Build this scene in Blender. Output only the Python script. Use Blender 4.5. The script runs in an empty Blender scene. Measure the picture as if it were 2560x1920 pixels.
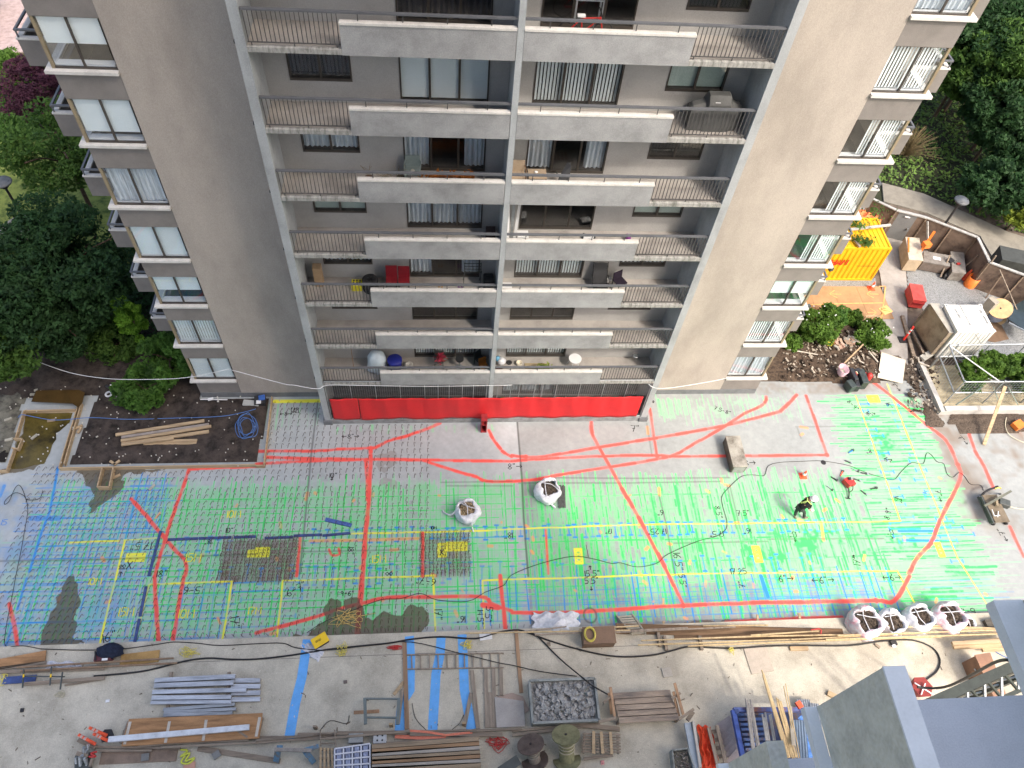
import bpy, bmesh, math, random
import numpy as np
from mathutils import Vector, Matrix, Euler
random.seed(5); RNG=np.random.default_rng(5)
R=math.radians
SC=bpy.context.scene
# ---------------- camera (fitted to the photograph) ----------------
CAM=np.array([0.06452565,-19.9434861,31.48731409]); FPX=1925.5039
CE=(R(35.27429037),R(-4.00864197),R(-3.23116475))
cd=bpy.data.cameras.new('camera'); cam=bpy.data.objects.new('camera',cd); SC.collection.objects.link(cam)
cam.location=CAM; cam.rotation_euler=CE; cd.sensor_width=36; cd.lens=FPX/2560*36; cd.clip_start=.1; cd.clip_end=600
SC.camera=cam
# ---------------- sky, sun, exposure ----------------
SUN_EL=50; SUN_DIR=Vector((.6*math.cos(R(SUN_EL)),-.8*math.cos(R(SUN_EL)),math.sin(R(SUN_EL))))
w=bpy.data.worlds.new('World'); SC.world=w; w.use_nodes=True
nt=w.node_tree; bg=nt.nodes['Background']; sky=nt.nodes.new('ShaderNodeTexSky'); sky.sky_type='NISHITA'; sky.sun_disc=False
sky.sun_elevation=R(SUN_EL); sky.sun_rotation=math.atan2(SUN_DIR.x,SUN_DIR.y); sky.air_density=1.0; sky.dust_density=6.0; sky.ozone_density=1.0
nt.links.new(sky.outputs[0],bg.inputs[0]); bg.inputs[1].default_value=.15
ld=bpy.data.lights.new('sun','SUN'); ld.energy=.85; ld.angle=R(3.5); ld.color=(1,.95,.88)
sun=bpy.data.objects.new('sun',ld); SC.collection.objects.link(sun); sun.rotation_euler=(-SUN_DIR).to_track_quat('-Z','Y').to_euler()
SC.view_settings.view_transform='Standard'; SC.view_settings.look='None'; SC.view_settings.gamma=1; SC.view_settings.exposure=1.34
SC.view_settings.use_white_balance=True; SC.view_settings.white_balance_temperature=6700
SC.cycles.max_bounces=6; SC.cycles.diffuse_bounces=3; SC.cycles.transparent_max_bounces=12
SC.cycles.use_denoising=True
# ---------------- points of the photograph put on a plane of the scene ----------------
RM=np.array(Euler(CE,'XYZ').to_matrix())
def S(U,V,z=0.,y=None):
    d=RM@np.array([(U-1280)/FPX,-(V-960)/FPX,-1.]); s=(z-CAM[2])/d[2] if y is None else (y-CAM[1])/d[1]
    return Vector(CAM+s*d)
K=.28933
def P(i,j,u,v,z=0.,y=None): return S(i*640+u*K,j*480+v*K,z,y)
# ---------------- materials ----------------
MATS={}
def mat(name,col,rough=.85,var=.25,scale=3.,col2=None,bump=.15,metal=0.,fine=40.,spec=.3,stretch=(1,1,1),alpha=None):
    if name in MATS: return MATS[name]
    m=bpy.data.materials.new(name); m.use_nodes=True; n=m.node_tree.nodes; l=m.node_tree.links; b=n['Principled BSDF']
    b.inputs['Roughness'].default_value=rough; b.inputs['Metallic'].default_value=metal; b.inputs['Specular IOR Level'].default_value=spec
    g=n.new('ShaderNodeTexCoord'); mp=n.new('ShaderNodeMapping'); mp.inputs['Scale'].default_value=stretch
    geo=n.new('ShaderNodeNewGeometry'); l.new(geo.outputs['Position'],mp.inputs[0])
    n1=n.new('ShaderNodeTexNoise'); n1.inputs['Scale'].default_value=scale; n1.inputs['Detail'].default_value=6; n1.inputs['Roughness'].default_value=.65
    n2=n.new('ShaderNodeTexNoise'); n2.inputs['Scale'].default_value=fine; n2.inputs['Detail'].default_value=3
    l.new(mp.outputs[0],n1.inputs[0]); l.new(mp.outputs[0],n2.inputs[0])
    r=n.new('ShaderNodeValToRGB'); c2=col2 or tuple(c*(1-var) for c in col); c1=tuple(min(1,c*(1+var*.55)) for c in col)
    r.color_ramp.elements[0].color=(*c2,1); r.color_ramp.elements[1].color=(*c1,1); r.color_ramp.elements[0].position=.34; r.color_ramp.elements[1].position=.66
    e=r.color_ramp.elements.new(.52); e.color=(*col,1)
    l.new(n1.outputs[0],r.inputs[0])
    mx=n.new('ShaderNodeMix'); mx.data_type='RGBA'; mx.blend_type='OVERLAY'; mx.inputs[0].default_value=.3 if var>.05 else .1
    l.new(r.outputs[0],mx.inputs[6]); l.new(n2.outputs[0],mx.inputs[7]); l.new(mx.outputs[2],b.inputs['Base Color'])
    if bump:
        bp=n.new('ShaderNodeBump'); bp.inputs['Strength'].default_value=bump; bp.inputs['Distance'].default_value=.02
        ad=n.new('ShaderNodeMath'); ad.operation='ADD'; l.new(n1.outputs[0],ad.inputs[0]); l.new(n2.outputs[0],ad.inputs[1]); l.new(ad.outputs[0],bp.inputs['Height']); l.new(bp.outputs[0],b.inputs['Normal'])
    MATS[name]=m; return m
def glassmat(name='window_glass',tint=(.95,.97,.98),refl=.10):
    if name in MATS: return MATS[name]
    m=bpy.data.materials.new(name); m.use_nodes=True; n=m.node_tree.nodes; l=m.node_tree.links; n.remove(n['Principled BSDF'])
    t=n.new('ShaderNodeBsdfTransparent'); t.inputs[0].default_value=(*tint,1); gl=n.new('ShaderNodeBsdfGlossy'); gl.inputs['Roughness'].default_value=.03
    f=n.new('ShaderNodeLayerWeight'); p=n.new('ShaderNodeMath'); p.operation='POWER'; p.inputs[1].default_value=4; l.new(f.outputs['Facing'],p.inputs[0]); mx=n.new('ShaderNodeMixShader'); a=n.new('ShaderNodeMath'); a.operation='MULTIPLY_ADD'; a.inputs[1].default_value=.6; a.inputs[2].default_value=refl*.6
    l.new(p.outputs[0],a.inputs[0]); l.new(a.outputs[0],mx.inputs[0]); l.new(t.outputs[0],mx.inputs[1]); l.new(gl.outputs[0],mx.inputs[2]); l.new(mx.outputs[0],n['Material Output'].inputs[0])
    MATS[name]=m; return m
M=mat
stucco=M('beige_stucco',(.395,.357,.318),.9,.17,.5,bump=.25,fine=60,stretch=(1,1,.45))
spand=M('taupe_stucco',(.225,.21,.198),.9,.14,1.2,bump=.3,fine=50)
recess=M('recess_stucco',(.40,.398,.39),.9,.12,.8,bump=.2)
conc=M('balcony_concrete',(.31,.318,.325),.85,.26,1.0,bump=.25,fine=30)
finm=M('pale_fin_paint',(.36,.385,.40),.8,.22,1.3,bump=.15,stretch=(1,1,.5))
capm=M('white_coping',(.60,.59,.56),.7,.15,2.5,bump=.1)
floorm=M('balcony_floor',(.40,.375,.35),.85,.25,.9,bump=.1)
railm=M('grey_rail_paint',(.115,.122,.135),.5,.15,3,bump=.05,spec=.5)
balm=M('baluster_paint',(.085,.085,.085),.5,.1,3,bump=0)
bronze=M('bronze_frame',(.06,.052,.045),.45,.2,4,bump=0,spec=.5)
goldf=M('tan_frame',(.27,.22,.14),.45,.15,4,bump=0,spec=.5)
blind=M('white_blind',(.86,.92,.93),.8,.04,1,bump=0)
sheer=M('sheer_curtain',(.66,.71,.76),.8,.35,9,bump=.3,stretch=(3,1,.15))
darkc=M('dark_curtain',(.07,.065,.07),.9,.3,6,stretch=(3,1,.2))
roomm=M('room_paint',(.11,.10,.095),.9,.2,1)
darkgrey=M('dark_plinth',(.17,.18,.19),.85,.2,2)
white=M('white_plastic',(.75,.76,.77),.55,.05,2,bump=0)
glass=glassmat()
wood=M('lumber',(.46,.34,.21),.8,.3,1.5,bump=.2,stretch=(.35,6,6),fine=20)
woody=M('lumber_y',(.46,.34,.21),.8,.3,1.5,bump=.2,stretch=(6,.35,6),fine=20)
oldw=M('weathered_lumber',(.27,.22,.17),.85,.35,1.5,bump=.3,stretch=(.5,5,5),fine=20)
oldwy=M('weathered_lumber_y',(.30,.25,.2),.85,.35,1.5,bump=.3,stretch=(5,.5,5),fine=20)
redw=M('orange_brown_board',(.42,.23,.11),.8,.4,1.4,bump=.2,stretch=(.4,3,3))
ply=M('plywood',(.56,.47,.36),.8,.12,1.2,bump=.1)
plyo=M('orange_brown_plywood',(.40,.245,.13),.8,.2,1.0,bump=.1)
alu=M('aluminium',(.50,.52,.55),.42,.35,2.2,bump=.1,metal=.55,stretch=(.4,4,4),spec=.5)
steel=M('galvanised_steel',(.42,.45,.47),.4,.2,5,bump=.05,metal=.6)
rust=M('rusty_steel',(.10,.055,.035),.8,.4,8,bump=.3)
black=M('black_rubber',(.022,.022,.024),.55,.2,4,bump=.05,spec=.4)
blackp=M('black_plastic',(.03,.031,.034),.45,.2,4,bump=0,spec=.5)
darkm=M('dark_metal',(.07,.08,.075),.5,.25,6,bump=.1,spec=.5)
red=M('red_paint',(.50,.035,.03),.5,.2,3,bump=.05,spec=.5)
redb=M('red_tarp',(.60,.02,.025),.55,.06,1.2,bump=.1,spec=.4)
orange=M('orange_plastic',(.85,.22,.04),.5,.12,4,bump=0,spec=.4)
orangep=M('orange_spray',(.85,.42,.16),.8,.2,5,bump=0)
hot=M('hot_orange_plastic',(.90,.12,.05),.5,.08,4,bump=0,spec=.4)
yellow=M('yellow_paint',(.86,.56,.02),.5,.1,3,bump=.05,spec=.4)
contY=M('container_yellow',(.74,.41,.012),.5,.12,1.2,bump=.08,spec=.4)
contW=M('container_white',(.74,.75,.72),.5,.1,1.5,bump=.05,spec=.4)
blue=M('blue_paint',(.045,.13,.42),.5,.25,4,bump=.05,spec=.4)
navy=M('navy_steel',(.05,.085,.24),.6,.35,5,bump=.1,spec=.4)
bag=M('woven_bag',(.70,.72,.76),.7,.2,6,bump=.9,fine=14,spec=.4)
bagp=M('pink_marked_bag',(.66,.64,.67),.7,.1,5,col2=(.75,.34,.42),bump=.9,fine=14)
rubble=M('rubble',(.10,.078,.06),.9,.6,14,col2=(.03,.022,.018),bump=.8,fine=50)
soil=M('soil',(.058,.046,.04),.95,.5,2.2,col2=(.018,.015,.013),bump=.8,fine=22)
green_pl=M('green_grey_plastic',(.20,.25,.245),.5,.1,3,bump=0)
brown=M('brown_cover',(.17,.11,.07),.7,.2,3)
tan=M('tan_cloth',(.36,.28,.2),.8,.15,3)
card=M('cardboard',(.40,.28,.17),.8,.15,3)
purple=M('purple_plastic',(.25,.06,.28),.6,.15,3,bump=0)
yelrope=M('yellow_rope',(.70,.60,.14),.8,.2,9,bump=.1)
bluehose=M('blue_hose',(.09,.19,.44),.5,.1,3,bump=0)
skin=M('skin',(.52,.30,.21),.6,.1,6,bump=0)
jacket=M('black_jacket',(.016,.018,.019),.85,.35,9,bump=.5,fine=25)
hiviz=M('hi_vis_strap',(.50,.62,.20),.7,.1,5,bump=0)
blk_ink=M('black_marker_paint',(.02,.02,.02),.8,.2,20,bump=0)
yel_ink=M('yellow_marker_paint',(.85,.78,.03),.8,.15,20,bump=0)
blu_ink=M('blue_marker_paint',(.04,.22,.65),.8,.15,20,bump=0)
yard=M('pale_walkway',(.335,.32,.30),.9,.2,1.3,bump=.2)
# ---------------- object helpers ----------------
COL=SC.collection; WO={}
def tag(o,label=None,cat=None,group=None,kind=None):
    if label: o['label']=label
    if cat: o['category']=cat
    if group: o['group']=group
    if kind: o['kind']=kind
    return o
def thing(name,label,cat,loc=(0,0,0),group=None,rz=0):
    o=bpy.data.objects.new(name,None); COL.objects.link(o); o.location=loc; o.rotation_euler=(0,0,rz); o.empty_display_size=.1
    WO[o.name]=Vector(loc); return tag(o,label,cat,group)
class MB:
    def __init__(s): s.v=[];s.f=[];s.sm=[];s.mi=[];s.cur=0
    def add(s,vs,fs,smooth=False):
        b=len(s.v); s.v+= [tuple(x) for x in vs]; s.f+=[tuple(b+i for i in f) for f in fs]; s.sm+=[smooth]*len(fs); s.mi+=[s.cur]*len(fs); return s
    def m(s,i): s.cur=i; return s
    def box(s,x0,x1,y0,y1,z0,z1):
        return s.add([(x,y,z) for z in (z0,z1) for y in (y0,y1) for x in (x0,x1)],[(0,2,3,1),(4,5,7,6),(0,1,5,4),(2,6,7,3),(0,4,6,2),(1,3,7,5)])
    def obox(s,c,size,rz=0,rot=None):
        mt=(rot or Euler((0,0,rz))).to_matrix(); c=Vector(c); a,b,h=[q/2 for q in size]
        return s.add([c+mt@Vector((x*a,y*b,z*h)) for z in (-1,1) for y in (-1,1) for x in (-1,1)],[(0,2,3,1),(4,5,7,6),(0,1,5,4),(2,6,7,3),(0,4,6,2),(1,3,7,5)])
    def bar(s,p,q,w,h,up=(0,0,1)):
        p=Vector(p);q=Vector(q);d=(q-p).normalized();u=Vector(up)
        if abs(d.dot(u))>.98: u=Vector((0,1,0))
        sd=d.cross(u).normalized()*w/2; up2=sd.normalized().cross(d).normalized()*h/2
        vs=[]
        for e in (p,q): vs+=[e-sd-up2,e+sd-up2,e+sd+up2,e-sd+up2]
        return s.add(vs,[(0,1,2,3),(7,6,5,4),(0,4,5,1),(1,5,6,2),(2,6,7,3),(3,7,4,0)])
    def prism(s,pts,z0,z1):
        n=len(pts); vs=[(p[0],p[1],z0) for p in pts]+[(p[0],p[1],z1) for p in pts]
        a=sum(pts[i][0]*pts[(i+1)%n][1]-pts[(i+1)%n][0]*pts[i][1] for i in range(n))
        if a<0: vs=vs[:n][::-1]+vs[n:][::-1]
        return s.add(vs,[tuple(range(n))[::-1],tuple(range(n,2*n))]+[(i,(i+1)%n,n+(i+1)%n,n+i) for i in range(n)])
    def cyl(s,p,q,r0,r1=None,n=12,caps=True,smooth=True):
        p=Vector(p);q=Vector(q);r1=r0 if r1 is None else r1; d=(q-p).normalized(); a=d.orthogonal().normalized(); b=d.cross(a); vs=[]
        for e,r in ((p,r0),(q,r1)):
            for i in range(n): t=2*math.pi*i/n; vs.append(e+(a*math.cos(t)+b*math.sin(t))*r)
        s.add(vs,[(i,(i+1)%n,n+(i+1)%n,n+i) for i in range(n)],smooth)
        if caps: s.add(vs[:n],[tuple(range(n))[::-1]]); s.add(vs[n:],[tuple(range(n))])
        return s
    def lathe(s,c,prof,n=20,sx=1,sy=1,wob=0,seed=0):
        c=Vector(c); rr=random.Random(seed); vs=[]; k=len(prof)
        for r,z in prof:
            for i in range(n):
                t=2*math.pi*i/n; q=r*(1+rr.uniform(-wob,wob)); vs.append(c+Vector((q*math.cos(t)*sx,q*math.sin(t)*sy,z)))
        fs=[(j*n+i,j*n+(i+1)%n,(j+1)*n+(i+1)%n,(j+1)*n+i) for j in range(k-1) for i in range(n)]
        s.add(vs,fs,True)
        if prof[-1][0]>1e-4: s.add(vs[-n:],[tuple(range(n))])
        if prof[0][0]>1e-4: s.add(vs[:n],[tuple(range(n))[::-1]])
        return s
    def tube(s,pts,r,n=6,sub=4):
        pts=[Vector(p) for p in pts]
        if sub>1 and len(pts)>2:
            o=[]
            for i in range(len(pts)-1):
                a=pts[max(i-1,0)];b=pts[i];c=pts[i+1];d=pts[min(i+2,len(pts)-1)]
                for k in range(sub):
                    t=k/sub; o.append(.5*((2*b)+(c-a)*t+(2*a-5*b+4*c-d)*t*t+(3*b-a-3*c+d)*t**3))
            o.append(pts[-1]); pts=o
        vs=[];m=len(pts)
        for i,p in enumerate(pts):
            d=(pts[min(i+1,m-1)]-pts[max(i-1,0)]); d=d.normalized() if d.length>1e-9 else Vector((1,0,0))
            u=Vector((0,0,1)) if abs(d.z)<.9 else Vector((0,1,0)); a=d.cross(u).normalized(); b=a.cross(d)
            for k in range(n): t=2*math.pi*k/n; vs.append(p+(a*math.cos(t)+b*math.sin(t))*r)
        return s.add(vs,[(i*n+k,i*n+(k+1)%n,(i+1)*n+(k+1)%n,(i+1)*n+k) for i in range(m-1) for k in range(n)],True)
    def strip(s,pts,w,z=None):
        pts=[Vector(p) for p in pts]; L=[];Rr=[]
        for i,p in enumerate(pts):
            d=pts[min(i+1,len(pts)-1)]-pts[max(i-1,0)]; d=Vector((d.x,d.y,0)).normalized(); nn=Vector((-d.y,d.x,0))*w/2; L.append(p+nn);Rr.append(p-nn)
        n=len(pts); return s.add(L+Rr,[(n+i,n+i+1,i+1,i) for i in range(n-1)])
    def build(s,name,m,parent=None,label=None,cat=None,group=None,kind=None,bevel=0,origin=None):
        me=bpy.data.meshes.new(name)
        V=np.array(s.v,dtype=np.float64)
        if origin is not None: off=np.array(origin)
        elif parent is not None: off=np.array(WO[parent.name])
        else: off=np.array([(V[:,0].min()+V[:,0].max())/2,(V[:,1].min()+V[:,1].max())/2,V[:,2].min()])
        me.from_pydata((V-off).tolist(),[],s.f)
        for mm in (m if isinstance(m,(list,tuple)) else [m]): me.materials.append(mm)
        me.polygons.foreach_set('use_smooth',s.sm); me.polygons.foreach_set('material_index',s.mi); me.update()
        o=bpy.data.objects.new(name,me); COL.objects.link(o)
        if parent is not None: o.parent=parent; WO[o.name]=WO[parent.name]; o.location=Vector(off)-WO[parent.name]; WO[o.name]=Vector(off)
        else: o.location=off; WO[o.name]=Vector(off)
        if bevel:
            b=o.modifiers.new('bevel','BEVEL'); b.width=bevel; b.segments=2; b.limit_method='ANGLE'
        return tag(o,label,cat,group,kind)
def kids(o): return list(o.children)
def dup(o,loc=None,rz=None,label=None,group=None,parent=None,scale=None):
    c=o.copy(); COL.objects.link(c)
    if parent is not None: c.parent=parent
    for k in kids(o): dup(k,parent=c)
    if loc is not None: c.location=loc
    if rz is not None: c.rotation_euler=(0,0,rz)
    if scale: c.scale=(scale,)*3 if not isinstance(scale,tuple) else scale
    if label: c['label']=label
    if group: c['group']=group
    return c
# ================= THE APARTMENT TOWER =================
X0=2.25; FH=2.65; LV=list(range(1,10)); YB=1.42; YF=1.58
def F(k): return 3.275+(k-1)*FH
TOP=F(9)+2.4
tw=thing('apartment_tower','tall beige apartment tower with stacked balconies between three pale concrete fins','building',(X0,0,0))
def part(name,mb,m,par=None,**k): return mb.build(name,m,par or tw,**k)
def mx(s,a,b): # mirrored x interval about the building's middle
    return (X0+a,X0+b) if s>0 else (X0-b,X0-a)
def wall_holes(mb,x0,x1,z0,z1,y0,y1,holes):
    xs=sorted({x0,x1,*[h[0] for h in holes],*[h[1] for h in holes]}); zs=sorted({z0,z1,*[h[2] for h in holes],*[h[3] for h in holes]})
    for i in range(len(xs)-1):
        run=None
        for j in range(len(zs)-1):
            cx=(xs[i]+xs[i+1])/2; cz=(zs[j]+zs[j+1])/2
            if not any(h[0]<cx<h[1] and h[2]<cz<h[3] for h in holes):
                if run is None: run=zs[j]
                end=zs[j+1]
            if (run is not None) and (any(h[0]<cx<h[1] and h[2]<cz<h[3] for h in holes) or j==len(zs)-2):
                mb.box(xs[i],xs[i+1],y0,y1,run,end); run=None
# fins
for s in (-1,1):
    a,b=mx(s,7.46,7.74); part('fin',MB().box(a,b,0,YF,0,TOP),finm,label='pale outer fin at the end of the balconies')
    part('fin_footing',MB().box(a-.07,b+.07,-.09,.25,0,.28),darkgrey)
part('fin',MB().box(2.16,2.35,0,YB,0.3,TOP),finm,label='thin middle fin between the two balcony stacks')
# back wall of the recess
holes=[]
DOOR=(.70,3.45,.08,2.12); WIN=(4.88,6.75,.75,1.95)
for k in [0]+LV:
    f=F(k) if k else .25
    for s in (-1,1):
        for (a,b,c,d) in (DOOR,WIN):
            x0,x1=mx(s,a,b); holes.append((x0,x1,f+c,f+d))
mb=MB(); wall_holes(mb,X0-7.46,X0+7.46,0,TOP,YB,YB+.2,holes); part('recess_wall',mb,recess)
# flank walls
BAY=11.77; COR=13.68
for s in (-1,1):
    a,b=mx(s,7.74,BAY); part('flank_wall',MB().box(a,b,YF-.02,YF+.25,.36,TOP),stucco)
    part('plinth',MB().box(*mx(s,7.74,COR),YF-.035,YF+.2,0,.355),darkgrey)
    m=MB()
    for k in [0]+LV:
        f=F(k); z0=f-.23 if k else .36
        m.box(*mx(s,BAY,COR),YF,YF+.25,z0,f+.68)
        x0,x1=mx(s,COR-.25,COR); m.box(x0,x1,YF+.25,14,z0,f+.68)
    part('spandrel',m,spand)
    x0,x1=mx(s,COR-.25,COR); m=MB(); 
    for k in [0]+LV: m.box(x0,x1,3.1,14,F(k)+.68,F(k)+2.42)
    part('side_wall',m,stucco)
    for k in [0]+LV:
        m=MB(); f=F(k); x0,x1=mx(s,BAY+.01,COR+.2); m.box(x0,x1,YF-.13,YF+.12,f+.68,f+.78); x0,x1=mx(s,COR-.05,COR+.2); m.box(x0,x1,YF+.12,3.1,f+.68,f+.78)
        part('sill',m,capm)
part('rear_wall',MB().box(X0-COR,X0+COR,14,14.2,0,TOP),stucco)
# roof of what is built, above the picture
part('roof_deck',MB().box(X0-COR,X0+COR,YF+.26,13.99,TOP,TOP+.2),darkgrey)
# rooms
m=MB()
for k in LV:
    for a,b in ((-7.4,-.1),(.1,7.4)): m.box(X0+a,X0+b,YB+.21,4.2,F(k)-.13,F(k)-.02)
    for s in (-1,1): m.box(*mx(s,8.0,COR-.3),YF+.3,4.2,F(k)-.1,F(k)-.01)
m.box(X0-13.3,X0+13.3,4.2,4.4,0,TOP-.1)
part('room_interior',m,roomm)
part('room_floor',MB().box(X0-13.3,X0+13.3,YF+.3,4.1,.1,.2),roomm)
# balcony slabs, parapets, rails
for k in LV:
    f=F(k)
    for s in (-1,1):
        side='left' if s<0 else 'right'
        x0,x1=mx(s,.10 if s>0 else .09,7.46)
        part('balcony_floor',MB().box(x0,x1,.125,YB,f-.14,f),floorm)
        a,b=mx(s,4.90,7.455); part('slab_edge',MB().box(a,b,0,.12,f-.14,f+.012),M('streaked_edge',(.33,.33,.315),.9,.5,2.2,col2=(.14,.145,.13),bump=.3,stretch=(4,1,1)))
        a,b=mx(s,.105,4.90); part('parapet',MB().box(a,b,-.004,.12,f-.15,f+.745),conc)
        pc=part('coping',MB().box(a,b+(.02 if s>0 else 0),-.03,.15,f+.747,f+.81),capm)
        m=MB(); yy=.09
        a,b=mx(s,.11,7.44); m.box(a,b,yy-.045,yy+.045,f+1.02,f+1.075)
        rl=part('balcony_railing',m,railm)
        m=MB(); n=21
        a,b=mx(s,4.93,7.42); m.box(a,b,yy-.015,yy+.015,f+.10,f+.125)
        for i in range(n): x=a+.03+(b-a-.06)*i/(n-1); m.box(x-.011,x+.011,yy-.011,yy+.011,f+.125,f+1.02)
        for x in (a+.1,(a+b)/2,b-.1): m.box(x-.013,x+.013,yy-.012,yy+.012,f,f+.11)
        part('balusters',m,balm,rl)
        m=MB()
        for t in (.5,1.7,2.9,4.1): x=X0+s*(.3+t); m.box(x-.013,x+.013,yy-.012,yy+.012,f+.81,f+1.02)
        part('rail_posts',m,balm,rl)
# side balconies beyond the corners
for s in (-1,1):
    for k in LV:
        f=F(k); m=MB()
        x0,x1=mx(s,COR,COR+1.45); 
        m.box(x0,x1,3.1,8.2,f-.14,f)
        o0,o1=mx(s,COR+1.33,COR+1.45); m.box(o0,o1,3.1,8.2,f,f+.74); m.box(*mx(s,COR,COR+1.33),3.1,3.22,f,f+.74)
        sb=part('side_balcony',m,spand)
        m=MB().box(*mx(s,COR,COR+1.47),3.08,3.24,f+.745,f+.80).box(*mx(s,COR+1.3,COR+1.47),3.245,8.2,f+.745,f+.80); m.build('coping',capm,sb)
        m=MB().box(*mx(s,COR,COR+1.44),3.1,3.17,f+1.02,f+1.08).box(*mx(s,COR+1.37,COR+1.44),3.175,8.2,f+1.02,f+1.08)
        x=X0+s*(COR+1.4); m.box(x-.02,x+.02,3.12,3.16,f+.8,f+1.02); m.build('balcony_railing',railm,sb)
# windows
def lines(mb,x0,x1,z0,z1,y,n,ww):
    for i in range(n):
        x=x0+(x1-x0)*(i+.5)/n; w2=(x1-x0)/n*ww/2; a=.35
        mb.add([(x-w2*math.cos(a),y-w2*math.sin(a),z0),(x+w2*math.cos(a),y+w2*math.sin(a),z0),(x+w2*math.cos(a),y+w2*math.sin(a),z1),(x-w2*math.cos(a),y-w2*math.sin(a),z1)],[(0,1,2,3)])
def wavy(mb,x0,x1,z0,z1,y,amp=.03,wl=.16):
    n=max(6,int((x1-x0)/wl*6)); vs=[]
    for i in range(n+1):
        x=x0+(x1-x0)*i/n; yy=y+amp*math.sin(x/wl*6.283)+amp*.4*math.sin(x*23); vs+=[(x,yy,z0),(x,yy,z1)]
    mb.add(vs,[(2*i,2*i+2,2*i+3,2*i+1) for i in range(n)],True)
def cover(win,kind,x0,x1,z0,z1,y):
    w2=x1-x0
    if kind=='blind': MB().box(x0,x1,y,y+.012,z0+.05,z1).build('roller_blind',blind,win)
    elif kind=='half': MB().box(x0,x1,y,y+.012,z0+(z1-z0)*.45,z1).build('roller_blind',blind,win); MB().box(x0,x1,y+.02,y+.25,z0-.03,z0+.03).build('inner_sill',white,win)
    elif kind=='most': MB().box(x0,x1,y,y+.012,z0+(z1-z0)*.2,z1).build('roller_blind',blind,win); MB().box(x0,x1,y+.02,y+.25,z0-.03,z0+.03).build('inner_sill',white,win)
    elif kind=='vert': m=MB(); lines(m,x0,x1,z0+.04,z1,y+.06,int(w2/.11),.78); m.build('vertical_blinds',blind,win)
    elif kind=='vertpart': m=MB(); lines(m,x0+w2*.33,x1,z0+.04,z1,y+.06,int(w2*.67/.1),.8); m.build('vertical_blinds',blind,win)
    elif kind=='sheer': m=MB(); wavy(m,x0,x1,z0+.03,z1,y+.07); m.build('curtain',sheer,win)
    elif kind=='white': m=MB(); wavy(m,x0,x1,z0+.03,z1,y+.07,.02,.11); m.build('curtain',blind,win)
    elif kind=='open': 
        m=MB(); wavy(m,x0,x0+w2*.3,z0+.03,z1,y+.07); wavy(m,x1-w2*.25,x1,z0+.03,z1,y+.07); m.build('curtain',sheer,win)
    elif kind=='dark': m=MB(); wavy(m,x0,x1,z0+.03,z1,y+.07); m.build('curtain',darkc,win)
    elif kind=='greenish': MB().box(x0,x1,y+.04,y+.05,z0+.02,z1).build('roller_blind',M('green_white_blind',(.46,.55,.50),.8,.06,2),win)
def window(x0,x1,z0,z1,y,nm,kind,fm=bronze,name='window',cols=None,depth=.13):
    t=.045; m=MB(); yb=y+depth
    m.box(x0,x1,y,yb,z0,z0+.09).box(x0,x1,y,yb,z1-t,z1).box(x0,x0+t,y,yb,z0+.09,z1-t).box(x1-t,x1,y,yb,z0+.09,z1-t)
    for i in range(1,nm): x=x0+(x1-x0)*i/nm; m.box(x-.035,x+.035,y+.02,y+.1,z0+.09,z1-t)
    wn=part(name,m,fm)
    MB().box(x0+t,x1-t,y+.055,y+.062,z0+.09,z1-t).build('pane',glass,wn)
    cover(wn,kind,x0+t,x1-t,z0+.09,z1-t,y+.10); return wn
dk={(-1,7):'dark',(-1,6):'blind',(-1,5):'open',(-1,4):'sheer',(-1,3):'open',(-1,2):'none',(-1,1):'vert',(1,7):'none',(1,6):'vert',(1,5):'open',(1,4):'none',(1,3):'vert',(1,2):'none',(1,1):'vert'}
wk={(-1,6):'dark',(-1,5):'sheer',(-1,4):'greenish',(1,6):'greenish',(1,5):'none',(1,7):'none',(1,4):'greenish'}
for k in [0]+LV:
    f=F(k) if k else .25
    for s in (-1,1):
        x0,x1=mx(s,DOOR[0],DOOR[1]); window(x0,x1,f+DOOR[2],f+DOOR[3],YB-.02,3,dk.get((s,k),'sheer'),name='patio_door')
        x0,x1=mx(s,WIN[0],WIN[1]); window(x0,x1,f+WIN[2],f+WIN[3],YB-.02,2,wk.get((s,k),'sheer'))
fk={(-1,7):'half',(-1,6):'half',(-1,5):'most',(-1,4):'sheer',(-1,3):'blind',(-1,2):'half',(-1,1):'vert',(-1,0):'blind',
    (1,8):'sheer',(1,7):'sheer',(1,6):'vert',(1,5):'vertpart',(1,4):'vertpart',(1,3):'vertpart',(1,2):'half',(1,1):'vert',(1,0):'sheer'}
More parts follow.
